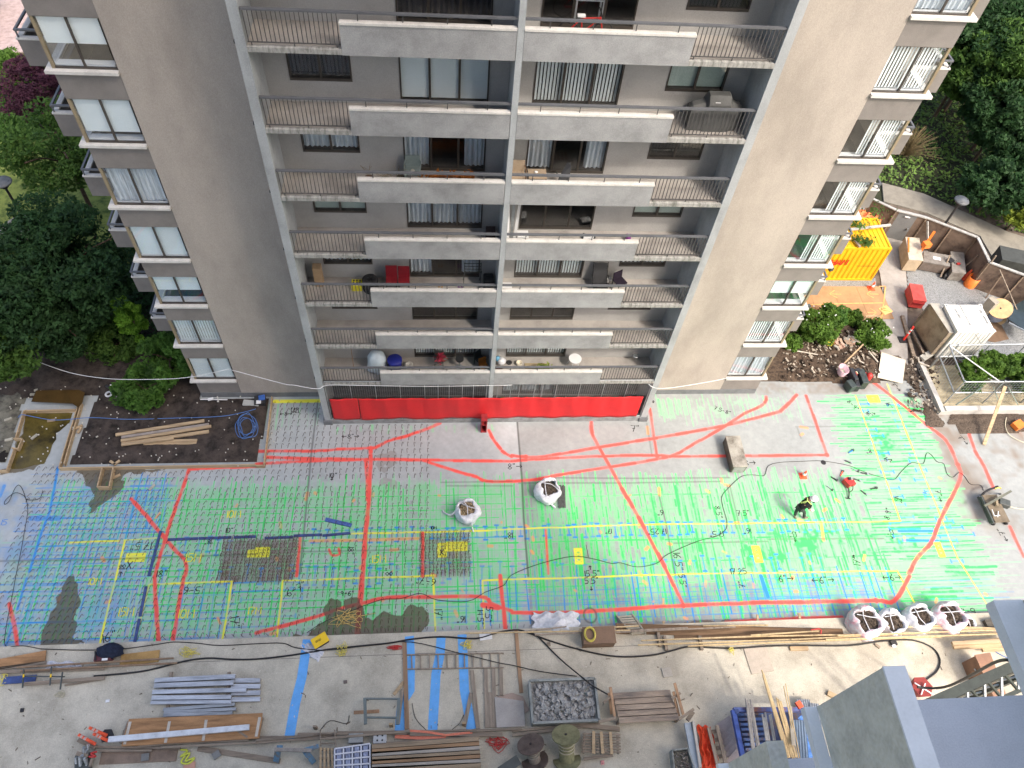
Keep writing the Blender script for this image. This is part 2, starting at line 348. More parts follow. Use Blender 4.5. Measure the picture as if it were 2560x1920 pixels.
for k in [0]+LV:
    f=F(k)
    for s in (-1,1):
        x0,x1=mx(s,BAY+.0,COR); z0=f+.78; z1=f+2.42; wd=fk.get((s,k),'blind')
        t=.04; y=YF+.03; m=MB(); xm=(x0+x1)/2
        m.box(x0,x1,y,y+.08,z0,z0+.05).box(x0,x1,y,y+.08,z1-.03,z1)
        xi=x0 if s>0 else x1-t; m.box(xi,xi+t,y,y+.08,z0+.05,z1-.03); m.box(xm-.03,xm+.03,y+.01,y+.07,z0+.05,z1-.03)
        wn=part('corner_window',m,bronze)
        xo=(x1-.09) if s>0 else x0; MB().box(xo,xo+.09,y-.01,y+.09,z0+.001,z1-.001).build('corner_post',goldf,wn)
        MB().box(x0+t+.05,x1-t-.05,y+.04,y+.047,z0+.05,z1-.03).build('pane',glass,wn)
        xs=(x1-.03) if s>0 else x0+.02; MB().box(xs,xs+.007,y+.1,3.08,z0+.05,z1-.03).build('side_pane',glass,wn)
        cover(wn,wd,x0+.12,x1-.12,z0+.06,z1-.03,y+.10)
        MB().box(x0+.05,x1-.12,y+.085,y+.098,z0+.03,z0+.10).box(x0+.05,x1-.1,y+.12,y+.34,z0-.02,z0+.02).build('inner_frame',white,wn)
# little drain spouts beside the left fin
for k in LV: 
    x=X0-7.74; part('drain_spout',MB().box(x-.13,x-.005,.35,.45,F(k)-.12,F(k)-.04),balm)
# ---------------- ground floor cage and red tarp ----------------
part('patio_kerb',MB().box(X0-7.46,X0+7.46,-.03,.30,0,.30),M('kerb_concrete',(.26,.265,.27),.9,.3,2.5))
part('patio_floor',MB().box(X0-7.46,X0+7.46,.301,YB-.04,0,.25),M('patio_dark',(.13,.125,.12),.9,.4,2))
part('dark_backdrop',MB().box(X0-7.4,X0-.12,YB-.03,YB-.02,.26,2.95).box(X0+3.2,X0+7.4,YB-.03,YB-.02,.26,2.95),M('backdrop_dark',(.07,.07,.072),.8,.5,3,stretch=(1,1,6)))  # dark sheets added behind the mesh so the patio interior looks dark
cg=thing('cage_fence','long grey steel mesh fence on the kerb in front of the ground floor patios','fence',(X0,.0,.3))
m=MB(); m.cyl((X0-7.4,.03,3.37),(X0+7.4,.03,3.37),.022,n=6); m.cyl((X0-7.4,.03,.36),(X0+7.4,.03,.36),.022,n=6); m.build('fence_rail',steel,cg)
xs=[-7.4,-6.3,-5.2,-4.1,-3.0,-2.4,-1.9,-1.3,-.8,-.2,.3,.9,1.3,2.0,2.35,3.0,4.1,5.2,6.3,7.4]
for x in xs: MB().cyl((X0+x,.03,.3),(X0+x,.03,3.37),.02,n=6).build('fence_post',steel,cg)
m=MB(); x=-7.4
while x<7.4: m.box(X0+x-.004,X0+x+.004,.05,.054,2.1,3.35); x+=.1
z=2.12
while z<3.35: m.box(X0-7.4,X0+7.4,.055,.059,z-.004,z+.004); z+=.1
m.build('wire_mesh',steel,cg)
# tarp: wavy sheet
def cloth(x0,x1,z0,z1,y,amp,n=120,seed=1):
    rr=random.Random(seed); vs=[];ph=[rr.uniform(0,6) for _ in range(6)]; nz=10
    for i in range(n+1):
        x=x0+(x1-x0)*i/n
        sag=.045*abs(math.sin(math.pi*(x-x0)/1.1)); 
        for j in range(nz+1):
            t=j/nz; zz=z0+.04*math.sin(x*2.1+ph[0])*(1-t)+(z1-sag-z0)*t
            vs.append((x,y+amp*(math.sin(x*5.7+ph[1]+t*2)+.6*math.sin(x*2.3+t*5+ph[2])+.4*math.sin(x*13+ph[3])*t),zz))
    return vs,[(i*(nz+1)+j,(i+1)*(nz+1)+j,(i+1)*(nz+1)+j+1,i*(nz+1)+j+1) for i in range(n) for j in range(nz)]
for nm,a,b,sd,lb in (('tarp',-7.3,-6.05,1,'short red tarp panel tied to the cage fence next to the left fin'),('tarp',-6.02,7.2,2,'very long red tarp covering the lower cage fence')):
    v,f=cloth(X0+a,X0+b,.38,2.14,-.035,.02,n=20 if b<0 else 220,seed=sd); m=MB(); m.add(v,f,True); o=m.build('red_tarp',redb,label=lb,cat='tarp',group='red tarps on the cage fence')
    so=o.modifiers.new('thick','SOLIDIFY'); so.thickness=.004
rp=thing('hose_cabinet','red metal cabinet standing in front of the red tarp below the middle fin','cabinet',(2.0,-.5,0))
m=MB().box(1.86,2.14,-.62,-.22,0,.06).box(1.86,1.9,-.62,-.22,.06,1.0).box(2.1,2.14,-.62,-.22,.06,1.0).box(1.9,2.1,-.26,-.22,.06,1.0).box(1.86,2.14,-.62,-.22,1.0,1.05).box(1.9,2.1,-.6,-.26,.6,.63); m.build('body',M('maroon_paint',(.30,.03,.035),.5,.2,3),rp)
MB().cyl((1.96,-.5,.68),(1.96,-.5,.92),.035,n=8).cyl((2.05,-.5,.68),(2.05,-.5,.85),.03,n=8).build('extinguisher',red,rp)
# ================= GROUND =================
def sheet(name,pts,z,m,kind='structure',th=0,**k):
    mb=MB(); 
    if th: mb.prism(pts,z-th,z)
    else:
        a=sum(pts[i][0]*pts[(i+1)%len(pts)][1]-pts[(i+1)%len(pts)][0]*pts[i][1] for i in range(len(pts)))
        pts=pts if a>0 else pts[::-1]; mb.add([(p[0],p[1],z) for p in pts],[tuple(range(len(pts)))])
    return mb.build(name,m,kind=kind,**k)
sheet('ground',[(-250,-200),(250,-200),(250,250),(-250,250)],-.08,M('garden_earth',(.035,.04,.022),.95,.5,.6,bump=.5))
# ---- painted slab: fine sheet whose paint marks live in mesh attributes ----
GX0,GX1,GY0,GY1,GS=-21.,31.,-10.16,2.3,.025
nx=int((GX1-GX0)/GS)+1; ny=int((GY1-GY0)/GS)+1
gx=GX0+np.arange(nx)*GS; gy=GY0+np.arange(ny)*GS
CH={n:np.zeros((ny,nx),np.float32) for n in 'gbydrwno'}  # green blue yellow dark red wet rust(n) orange
def n1d(n,step):
    k=max(2,int(n/step)+3); return np.interp(np.arange(n),np.arange(k)*step,RNG.random(k))
def n2d(cell,seed=0):
    g=np.random.default_rng(seed); kx=int((GX1-GX0)/cell)+3; ky=int((GY1-GY0)/cell)+3; a=g.random((ky,kx)); X=(gx-GX0)/cell; Y=(gy-GY0)/cell
    xi=X.astype(int); yi=Y.astype(int); fx=X-xi; fy=Y-yi; fx=fx*fx*(3-2*fx); fy=(fy*fy*(3-2*fy))[:,None]
    A=a[yi][:,xi]*(1-fx)+a[yi][:,xi+1]*fx; B=a[yi+1][:,xi]*(1-fx)+a[yi+1][:,xi+1]*fx; return A*(1-fy)+B*fy
def seg(ch,p,q,w,s=1.,soft=.035):
    A=CH[ch]; x0,x1=sorted((p[0],q[0])); y0,y1=sorted((p[1],q[1])); r=w/2+soft*2
    i0=max(0,int((x0-r-GX0)/GS)); i1=min(nx,int((x1+r-GX0)/GS)+2); j0=max(0,int((y0-r-GY0)/GS)); j1=min(ny,int((y1+r-GY0)/GS)+2)
    if i1<=i0 or j1<=j0: return
    X,Y=np.meshgrid(gx[i0:i1],gy[j0:j1]); dx=q[0]-p[0]; dy=q[1]-p[1]; L=dx*dx+dy*dy+1e-9
    t=np.clip(((X-p[0])*dx+(Y-p[1])*dy)/L,0,1); d=np.hypot(X-p[0]-t*dx,Y-p[1]-t*dy)
    v=s*np.clip(1-(d-w/2)/(soft*1.5),0,1); A[j0:j1,i0:i1]=np.maximum(A[j0:j1,i0:i1],v)
def poly(ch,i,j,pts,w,s=1.):
    q=[P(i,j,u,v) for u,v in pts]
    for a,b in zip(q,q[1:]): seg(ch,a,b,w,s)
def VL(ch,x0,x1,sp,y0,y1,s,w=.04,jy=.15,brk=.5,cap=False,jx=.3,slant=0):
    x=x0
    while x<x1:
        xx=x+RNG.uniform(-jx,jx)*sp; a=y0+RNG.uniform(-jy,jy); b=y1+RNG.uniform(-jy,jy); st=s*RNG.uniform(.55,1.25)
        n=max(2,int(abs(b-a)/.5)); ys=np.linspace(a,b,n+1); dr=RNG.uniform(-.02,.02)
        for k in range(n): seg(ch,(xx+slant*(ys[k]-a)+dr*k,ys[k]),(xx+slant*(ys[k+1]-a)+dr*(k+1),ys[k+1]),w*RNG.uniform(.5,1.25),st*(1-brk*RNG.random()),.02)
        if cap:
            for yy in (a,b): seg(ch,(xx-.07,yy),(xx+.07,yy),w,st)
        x+=sp
def HL(ch,y0,y1,sp,x0,x1,s,w=.04,jx=.3,brk=.5,cap=False):
    y=y0
    while y<y1:
        yy=y+RNG.uniform(-.25,.25)*sp; a=x0+RNG.uniform(-jx,jx); b=x1+RNG.uniform(-jx,jx); st=s*RNG.uniform(.55,1.25)
        n=max(2,int(abs(b-a)/.6)); xs=np.linspace(a,b,n+1); off=0
        for k in range(n):
            o2=off+RNG.uniform(-.012,.012); seg(ch,(xs[k],yy+off),(xs[k+1],yy+o2),w*RNG.uniform(.5,1.25),st*(1-brk*RNG.random()),.02); off=o2
        if cap:
            for xx in (a,b): seg(ch,(xx,yy-.07),(xx,yy+.07),w,st)
        y+=sp
def haze(ch,x0,x1,y0,y1,s,cell=.5,soft=.4,thr=.35,sd=1):
    mX=np.clip((gx-x0)/soft,0,1)*np.clip((x1-gx)/soft,0,1); mY=np.clip((gy-y0)/soft,0,1)*np.clip((y1-gy)/soft,0,1)
    nn=np.clip((.6*n2d(cell,sd)+.4*n2d(cell*.3,sd+50)-thr)*2.2,0,1); CH[ch][:]=np.maximum(CH[ch],(nn*mY[:,None]*mX[None,:]*s).astype(np.float32))
# green
haze('g',3.6,25.2,-10.2,-3.2,.38,.7,.6,.30,1); haze('g',9,19.6,-7.9,-5.6,.37,.9,.5,.32,2); haze('g',19.3,25,-10,1.6,.38,.7,.5,.3,3)
haze('g',-12,3.7,-10,-2.9,.26,.9,.6,.30,4); haze('g',-6.5,3.6,-9.9,-7.6,.34,.7,.4,.3,14); haze('g',-17.2,-12,-7,-3,.28,.6,.4,.42,5); haze('g',-13.3,-8.4,-10.1,-5.6,.31,.7,.4,.33,6)
haze('g',-16.6,-14,-10,-6.5,.28,.6,.4,.4,7); haze('g',-20,-15,-5,-2.3,.15,.9,.5,.3,8)
haze('b',-18,-12,-7.5,-2.6,.11,.8,.5,.35,9); haze('b',1,19.5,-9.9,-8.1,.17,.5,.3,.25,10); haze('b',-12.6,-12,-5.5,-2.5,.15,.6,.3,.3,11)
VL('g',-11.6,3.6,.29,-3.1,-7.7,.62,jy=.4); VL('g',3.7,19.4,.2,-3.15,-7.8,.8,w=.05,jy=.45); VL('g',-8.4,19.5,.33,-7.6,-9.7,.5,jy=.3)
VL('g',-6.6,1.6,.36,-7.8,-9.9,.5); VL('g',9.5,19.4,.16,-5.7,-7.9,.45)
for y,s in ((-3.95,.6),(-4.1,.35),(-4.85,.45),(-5.5,.5),(-6.3,.7),(-6.55,.4),(-7.1,.5),(-7.45,.6),(-7.9,.4),(-8.4,.5),(-8.85,.45),(-9.3,.4),(-9.7,.3)):
    HL('g',y,y+.05,.2,-12+RNG.uniform(-.3,3),21+RNG.uniform(-1.5,1.5),s*1.3,w=.045)
HL('g',-9.9,1.4,.15,19.6,24.3,.9,jx=.55,w=.045); HL('g',-6.9,-5.5,.16,17,24.6,.6,jx=.8); HL('g',-10,-7,.2,22,25.8,.4,jx=.6)
for x in (19.8,20.6,21.1,21.7,22.3,22.9,23.3,23.9): VL('g',x,x+.05,.2,1.4,-7.9,.5,jy=.8)
VL('g',10.8,18.2,.22,1.45,-.1,.5,jy=.35); VL('g',10.9,12.6,.25,1.3,.3,.6,w=.1); haze('g',10.6,18.3,-.2,1.5,.28,.4,.3,.35,12)
VL('g',-8.2,-5.7,.3,1.25,-.2,.42,w=.05); HL('g',.2,1.3,.4,-8.2,-5.8,.3); VL('g',-5,2.6,.52,-.2,-.55,.45,w=.09,jy=.1)
VL('g',-16.8,-12.2,.28,-4,-9.9,.42,jy=.5); HL('g',-9.9,-3.6,.42,-16.9,-8.8,.42,jx=1.5); HL('g',-5.5,-2.6,.3,-13.5,-12.1,.55)
haze('g',-12.5,3.7,-10,-2.9,.34,.35,.4,.34,34); haze('g',3.6,24.8,-10,-3.1,.37,.28,.5,.38,35); haze('g',8,21,-8.6,-5.4,.38,.5,.6,.36,36); haze('g',19.6,24.6,-9,1.4,.34,.4,.4,.36,37); haze('g',12.5,18.5,-8.2,-5.3,1.15,.5,.9,.34,38); haze('g',8,12,-7.5,-4,.9,.5,.8,.5,48); haze('g',20.5,23,-4,0,1.1,.5,.6,.42,49); haze('g',17,22,-7.6,-5.6,1.1,.5,.5,.4,58); haze('g',-21,-11,-10,-2.4,.25,1.4,.4,.18,39); haze('b',-21,-12,-10,-2.4,.14,1.1,.4,.25,40); haze('g',-12,-5,-10,-2.6,.22,1.2,.4,.2,41)
VL('g',-11.8,3.6,.26,-3.2,-9.8,.5,w=.03,jy=.5); VL('g',3.7,19.3,.25,-3.1,-5.6,.62,w=.05,jy=.4,slant=0); VL('g',3.7,19.3,.23,-5.6,-8.3,.6,w=.05,jy=.3)
for _ in range(150):
    x=RNG.uniform(4,20); y=RNG.uniform(-9.5,-3.5); L=RNG.uniform(.5,2); seg('g',(x,y),(x+RNG.uniform(-.05,.05),max(-9.9,y-L)),RNG.uniform(.03,.09),RNG.uniform(.4,.95),.04)
for _ in range(120):
    x=RNG.uniform(19.6,23.8); y=RNG.uniform(-9.5,1.2); L=RNG.uniform(.4,2); seg('g',(x,y),(min(25,x+L),y+RNG.uniform(-.05,.05)),RNG.uniform(.03,.08),RNG.uniform(.4,.95),.04)
for _ in range(90):
    x=RNG.uniform(-12,3); y=RNG.uniform(-9.5,-3.3); L=RNG.uniform(.5,2); seg('g',(x,y),(x+RNG.uniform(-.05,.05),max(-9.9,y-L)),RNG.uniform(.04,.1),RNG.uniform(.3,.6))
haze('g',-12.5,3.6,-9.9,-3.0,.52,.5,.4,.25,71); haze('g',-17,-12,-9.9,-3.2,.38,.6,.5,.3,72); VL('g',-12,3.6,.24,-3.2,-9.9,1.0,w=.03,jy=.5,brk=.35); HL('g',-9.8,-3.4,.42,-12.5,3.4,1.0,w=.03,jx=1,brk=.35); VL('g',3.7,19.4,.22,-3.2,-9.6,.7,w=.035,jy=.5); VL('g',-16.9,-12,.27,-2.9,-9.9,.95,w=.035,brk=.35); HL('g',-9.9,-3,.3,-17,-12,.9,w=.03,jx=.6); VL('b',-16.8,-12.1,.24,-3,-9.9,.75,w=.02,jy=.6); HL('b',-9.9,-3.1,.26,-17.5,-12.1,.8,w=.022,jx=.8); haze('b',-20.5,-12.2,-9.9,-2.6,.34,.8,.5,.3,91); VL('r',-16.5,-13,.6,-4.2,-8.5,.3,w=.02,jy=1); HL('r',-8,-4,.7,-16.5,-13,.28,w=.02,jx=.8)
for _ in range(260):
    x=RNG.uniform(4,20); y=RNG.uniform(-9,-3.4); L=RNG.uniform(.3,1.6); seg('g',(x,y),(x,max(-9.9,y-L)),RNG.uniform(.02,.07),RNG.uniform(.5,1.1),.025)
# blue
VL('b',1.1,19.6,.41,-7.9,-9.8,.95,w=.022,jy=.15,brk=.25); VL('b',6,16.8,.41,-8.9,-10.1,.55,jy=.1); 
for y,s in ((-8.55,.6),(-8.68,.5),(-8.9,.6),(-9.0,.4),(-9.12,.5),(-9.75,.5)): HL('b',y,y+.04,.2,1.5,19.4,s*1.4,w=.025,jx=.6,brk=.6)
HL('b',-9.7,-8.3,.22,-.3,1.1,.5,jx=.2); HL('b',-9.6,-8,.28,12,19.6,.55,jx=2); HL('b',-9.4,-8.2,.3,21,24.8,.5,jx=.6)
VL('b',-5.6,18.6,.36,-5.5,-6.05,.72,jy=.08,cap=True); VL('b',-6.2,17,.44,-7.25,-7.95,.62,jy=.15,cap=True); HL('b',-6,-5.97,.1,1.2,2.6,.7)
HL('b',-5.4,1,.48,21.25,21.8,.65,jx=.15,cap=True); HL('b',-7.6,1,.5,22.8,23.35,.6,jx=.15,cap=True); HL('b',-6.7,-5.7,.33,20.6,24,.6,jx=.5,cap=True)
VL('b',-13.55,-12,.17,-2.75,-5.5,.62,jy=.4); HL('b',-5.6,-2.7,.22,-13.6,-12.05,.62,jx=.2)
VL('b',-16.6,-15,.3,-3.8,-9.9,.55,jy=.5); HL('b',-9.9,-3.5,.33,-16.8,-15,.7,w=.055,jx=.3); VL('b',-15.1,-13.4,.3,-4.6,-9.9,.42,jy=.6); HL('b',-9.9,-4.5,.36,-15.3,-13.4,.5,jx=.4)
VL('b',-11.9,-8.8,.42,-7.9,-10.05,.6,brk=.3); HL('b',-9.95,-7.9,.34,-11.9,-8.7,.62,jx=.5); HL('b',-9.6,-7.8,.35,-8.5,-6.2,.6,jx=.5,cap=True); HL('b',-4,-2.4,.5,-18,-16.8,.4)
VL('b',-11.2,-8.9,.42,-5.8,-6.4,.6,cap=True); VL('b',-11.4,-.9,.55,-7.1,-7.7,.55,cap=True)
poly('b',0,2,[(500,720),(470,900),(430,1100),(360,1280),(255,1620)],.07,.75); poly('b',0,3,[(230,20),(150,290)],.06,.7); poly('b',0,3,[(100,440),(45,640)],.06,.6)
poly('b',0,2,[(270,1160),(510,1160)],.2,.6); poly('b',0,2,[(35,880),(0,970)],.12,.6); poly('b',3,2,[(1130,1270),(1430,1270)],.08,.8); poly('b',3,2,[(1170,1350),(1470,1355)],.08,.8); poly('b',2,3,[(2150,0),(2212,180)],.12,.9)
# yellow
for a in (((-3.9,-5.68),(1.2,-5.68)),((1.2,-5.68),(8,-5.56)),((8,-5.56),(21.15,-5.68)),((-13.4,-5.74),(-11.9,-5.66)),((-15.6,-5.8),(-13.6,-5.75)),((-13.36,-5.74),(-13.34,-10.1)),((-11.93,-7.72),(-8.68,-7.70)),((-8.68,-7.7),(-8.68,-10.15)),((-11.98,-7.75),(-12.0,-10.1)),
  ((-6.62,-7.72),(-.39,-7.68)),((-6.62,-7.72),(-6.57,-10.12)),((-.39,-7.7),(-.29,-10.1)),((1.70,-7.96),(1.71,-10)),((1.7,-7.96),(9,-7.92)),((9,-7.92),(20.15,-8.05)),((20.15,-8.05),(20.4,-9.5)),((21.17,-5.68),(21.3,1.35)),((23.25,2.1),(23.2,-7.5)),((23.2,-7.5),(23.75,-10.1))):
    (xa,ya),(xb,yb)=a; n=max(1,int(math.hypot(xb-xa,yb-ya)/.8)); px,py=xa,ya
    for k in range(1,n+1):
        qx=xa+(xb-xa)*k/n+RNG.uniform(-.02,.02); qy=ya+(yb-ya)*k/n+RNG.uniform(-.02,.02); seg('y',(px,py),(qx,qy),.028 if ya<-5 and xa<4 else .012,RNG.uniform(.5,.95)); px,py=qx,qy
seg('y',(-8.0,1.28),(-5.6,1.30),.16,.8); 
for (i,j,a,b,c,d) in ((2,2,540,1425,612,1550),(2,2,2075,1405,2165,1535),(3,2,855,102,968,155),(3,2,1440,1372,1530,1488),(0,2,1100,1470,1240,1530),(1,2,1650,1372,1820,1435),(1,2,0,1418,105,1488),(0,2,2150,1440,2212,1490),(1,2,1575,1380,1640,1490)):
    p=P(i,j,a,b); q=P(i,j,c,d); xa,xb=min(p.x,q.x),max(p.x,q.x); ya,yb=min(p.y,q.y),max(p.y,q.y)
    for s0 in (((xa,ya),(xb,ya)),((xb,ya),(xb,yb)),((xb,yb),(xa,yb)),((xa,yb),(xa,ya))): seg('y',*s0,.03,.9)
    n=4
    for k in range(n):
        t0=k/n; t1=(k+1)/n; seg('y',(xa,ya+(yb-ya)*t0),(xb,ya+(yb-ya)*t1),.015,.8); seg('y',(xb,ya+(yb-ya)*t0),(xa,ya+(yb-ya)*t1),.015,.8)
    i0,i1=int((xa-GX0)/GS),int((xb-GX0)/GS); j0,j1=int((ya-GY0)/GS),int((yb-GY0)/GS); CH['y'][j0:j1,i0:i1]=np.maximum(CH['y'][j0:j1,i0:i1],.22)
# red
RED=[(1,2,[(0,580),(520,578),(700,565),(970,555),(1040,545),(1150,490),(1330,440),(1590,340)],.12),(1,2,[(80,632),(500,645),(950,650),(1300,655),(2212,668)],.12),(1,2,[(0,690),(300,672),(600,662),(900,655)],.12),
(1,2,[(990,555),(990,660),(975,1000),(945,1300),(925,1659)],.17),(1,2,[(950,660),(960,850),(965,1000)],.12),(1,3,[(917,0),(900,240),(875,520)],.23),(1,2,[(1440,655),(1560,700),(1770,765),(1900,800),(1990,840),(2212,840)],.12),
(2,2,[(0,840),(200,825),(500,770),(850,715),(1250,650),(1400,615),(1560,525),(1850,360),(2000,260),(2150,190),(2190,150),(2195,110)],.12),(1,2,[(2010,400),(2060,490),(2130,580),(2212,630)],.12),
(2,2,[(0,620),(100,630),(250,630),(500,590),(1000,505),(1250,465),(1600,405),(1900,345),(2212,265)],.13),(3,2,[(0,265),(110,235),(250,95)],.14),(2,2,[(0,665),(300,645),(750,625),(1230,615),(1450,625),(2212,620)],.11),(3,2,[(0,620),(510,612)],.11),(3,2,[(510,612),(330,100)],.12),
(2,2,[(685,325),(690,420),(760,560),(950,900),(1140,1240),(1360,1659)],.14),(2,3,[(1360,0),(1480,250)],.14),(2,2,[(1190,215),(1215,380),(1250,620)],.1),(2,3,[(0,318),(500,315),(900,290),(1480,255),(2212,228)],.13),
(3,3,[(0,228),(500,222),(930,212),(1090,215),(1220,0)],.15),(3,2,[(1220,1640),(1290,1500),(1410,1370),(1480,1190),(1660,820),(1640,700),(1540,490),(1380,360),(1150,170),(930,0)],.15),(3,1,[(930,1660),(880,1630)],.15),(3,2,[(1740,435),(1790,580),(1860,700),(1945,895)],.14),(3,2,[(2090,1235),(2212,1495)],.14),
(3,3,[(0,385),(300,365),(640,360)],.12),(3,3,[(1700,345),(1970,330)],.12),(2,3,[(1850,400),(2212,380)],.12),(1,3,[(0,490),(200,440),(500,360),(700,290),(900,240),(1130,190),(1500,182),(1940,180),(2030,235),(2120,270),(2212,305)],.12),(1,3,[(2110,0),(2155,460)],.13),
(0,2,[(1635,730),(1560,950),(1470,1200),(1430,1340),(1380,1500),(1340,1659)],.12),(0,2,[(1130,990),(1290,1170),(1430,1340),(1510,1430),(1605,1540),(1600,1659)],.12),(0,3,[(1335,0),(1340,120),(1370,580)],.13),(0,3,[(1590,0),(1560,150),(1530,350),(1490,580)],.13),(0,3,[(80,240),(120,400),(155,640)],.12),
(0,2,[(1640,735),(2212,712)],.12),(1,2,[(385,1330),(350,1659)],.10),(1,2,[(1440,1290),(1440,1659)],.1),(2,2,[(290,1260),(315,1640)],.05),(1,3,[(1960,250),(2090,270)],.2),(1,2,[(630,1430),(660,1480),(720,1470),(715,1420)],.05)]
for i,j,pts,wd in RED:
    q=[P(i,j,u,v) for u,v in pts]
    if len(q)>3 and wd<.2:
        o_=[]
        for k in range(len(q)-1):
            a=q[max(k-1,0)];b=q[k];c=q[k+1];d=q[min(k+2,len(q)-1)]
            for t in (0,.25,.5,.75): o_.append(.5*((2*b)+(c-a)*t+(2*a-5*b+4*c-d)*t*t+(3*b-a-3*c+d)*t**3))
        q=o_+[q[-1]]
    for a,b in zip(q,q[1:]):
        n=max(1,int((b-a).length/.35))
        for k in range(n):
            c=a.lerp(b,k/n); e=a.lerp(b,(k+1)/n); jt=Vector((RNG.uniform(-.012,.012),RNG.uniform(-.012,.012),0)); st=RNG.uniform(.62,.95); seg('r',c+jt,e+jt,wd*RNG.uniform(.62,.95),st,.045)
            seg('r',c,e,wd*1.1,.2,.05)
for i,j,u,v in ((1,2,990,555),(1,2,950,660),(2,2,1255,622),(3,2,508,612),(3,2,1640,695),(2,3,1480,255),(3,3,935,212),(0,2,1430,1360),(2,2,120,630)): p=P(i,j,u,v); seg('r',p,p,.2,.85)
# orange blobs and pink drips
for _ in range(60): p=(RNG.uniform(-16,24),RNG.uniform(-9.9,-3.2)); q=(p[0]+RNG.uniform(-.15,.15),p[1]+RNG.uniform(-.25,.1)); seg('o',p,q,RNG.uniform(.04,.12),RNG.uniform(.3,.7))
for i,j,pts in ((2,2,[(1170,370),(1175,430)]),(2,2,[(1350,1380),(1375,1385)]),(2,2,[(1270,900),(1275,960)]),(2,2,[(1810,820),(1815,850)]),(2,2,[(1840,870),(1880,880)]),(2,2,[(1930,1200),(1960,1200)]),(3,2,[(500,1080),(480,1095)]),(3,2,[(460,1200),(480,1350)]),(3,2,[(280,370),(340,380)]),(3,2,[(285,440),(300,430)]),(1,2,[(430,1000),(445,940)]),(1,2,[(1165,1435),(1225,1430)]),(1,2,[(2010,1400),(2040,1400)]),(0,2,[(880,1500),(900,1530)]),(1,3,[(130,500),(180,490)]),(1,2,[(470,1355),(900,1350),(1400,1335)])): poly('o',i,j,pts,.10,.6)
# thin black snapped lines and slab joints
DK=[(1,2,[(535,150),(480,580),(450,900),(380,1640)],.025,.8),(2,2,[(45,330),(85,800),(100,1150),(140,1659)],.03,.9),(2,2,[(350,810),(1000,815),(1880,810)],.018,.6),(2,2,[(60,855),(1000,855),(1800,842)],.018,.6),(2,2,[(1165,340),(1210,620)],.018,.5),(2,2,[(1270,960),(1330,1200),(1410,1650)],.018,.7),(2,2,[(1860,880),(1940,1250)],.018,.6),(2,2,[(1880,870),(1970,1250)],.018,.6),(2,2,[(1400,1375),(2212,1360)],.018,.6),
(3,2,[(0,1340),(1000,1335)],.018,.6),(3,2,[(430,900),(540,1250)],.018,.5),(3,2,[(240,370),(800,365)],.018,.4),(3,2,[(250,370),(285,470)],.018,.4),(1,2,[(380,1450),(900,1440),(1440,1430)],.02,.5),(0,2,[(0,1530),(900,1515),(1300,1500),(2212,1470)],.03,.6),(1,2,[(1600,850),(2212,842)],.015,.5),(1,2,[(1650,880),(2212,880)],.015,.5),(3,0,[(0,0),(1,1)],.01,.1)]
for i,j,pts,wd,s in DK: poly('d',i,j,pts,wd,s)
p=P(2,3,675,340)
for k in range(24): a=k/24*6.283; b=(k+1)/24*6.283; seg('d',(p.x+.27*math.cos(a),p.y+.31*math.sin(a)),(p.x+.27*math.cos(b),p.y+.31*math.sin(b)),.02,.8)
# wet patches, rust and grime
def inpoly(pts,ch,s,rag=.22,sd=3):
    pts=[(p[0],p[1]) for p in pts]; xs=[p[0] for p in pts]; ys=[p[1] for p in pts]
    i0=max(0,int((min(xs)-.3-GX0)/GS)); i1=min(nx,int((max(xs)+.3-GX0)/GS)); j0=max(0,int((min(ys)-.3-GY0)/GS)); j1=min(ny,int((max(ys)+.3-GY0)/GS))
    X,Y=np.meshgrid(gx[i0:i1],gy[j0:j1]); X=X+(n2d(.28,sd)[j0:j1,i0:i1]-.5)*rag; Y=Y+(n2d(.23,sd+1)[j0:j1,i0:i1]-.5)*rag; ins=np.zeros(X.shape,bool); n=len(pts)
    for k in range(n):
        (xa,ya),(xb,yb)=pts[k],pts[(k+1)%n]; c=((ya>Y)!=(yb>Y)); xi=(xb-xa)*(Y-ya)/((yb-ya) if abs(yb-ya)>1e-9 else 1e-9)+xa; ins^=c&(X<xi)
    CH[ch][j0:j1,i0:i1]=np.maximum(CH[ch][j0:j1,i0:i1],ins*s)
def TP(i,j,l): return [P(i,j,u,v) for u,v in l]
inpoly(TP(0,2,[(640,770),(735,800),(740,870),(800,960),(780,1050),(765,1180),(770,1120),(850,1060),(990,960),(1090,890),(1050,820),(1060,780),(1300,750),(1500,725),(700,735)]),'w',1)
inpoly(TP(0,3,[(600,0),(530,130),(490,260),(380,450),(330,620),(740,590),(700,570),(640,510),(660,320),(690,200),(650,60),(650,0)]),'w',1)
inpoly(TP(1,3,[(280,540),(330,500),(430,520),(590,370),(600,270),(650,195),(720,210),(740,280),(780,290),(760,210),(830,160),(880,170),(940,290),(960,370),(1030,350),(1100,290),(1150,330),(1250,340),(1330,250),(1420,260),(1480,330),(1470,430),(1440,500),(1100,540)]),'w',1)
inpoly(TP(0,2,[(90,740),(100,640),(220,300),(600,240),(590,330),(500,400),(440,480),(430,560),(400,680),(300,730),(0,790),(0,740)]),'w',1)
inpoly(TP(1,2,[(1100,590),(1200,600),(1250,680),(1150,730),(1040,720),(1020,640)]),'n',.45,.5); inpoly(TP(1,2,[(1150,790),(1240,840),(1230,900),(1100,920),(1080,830)]),'n',.4,.5)
haze('n',-8.7,-6.3,-7.8,-5.8,.8,.5,.15,.2,21); haze('n',-17,-16,-7.5,-6.6,.5,.5,.3,.3,22); haze('n',23.8,31,-7,2.4,.85,.9,1.2,.35,23); haze('n',14,24,1.4,2.3,.6,.5,.2,.3,24)
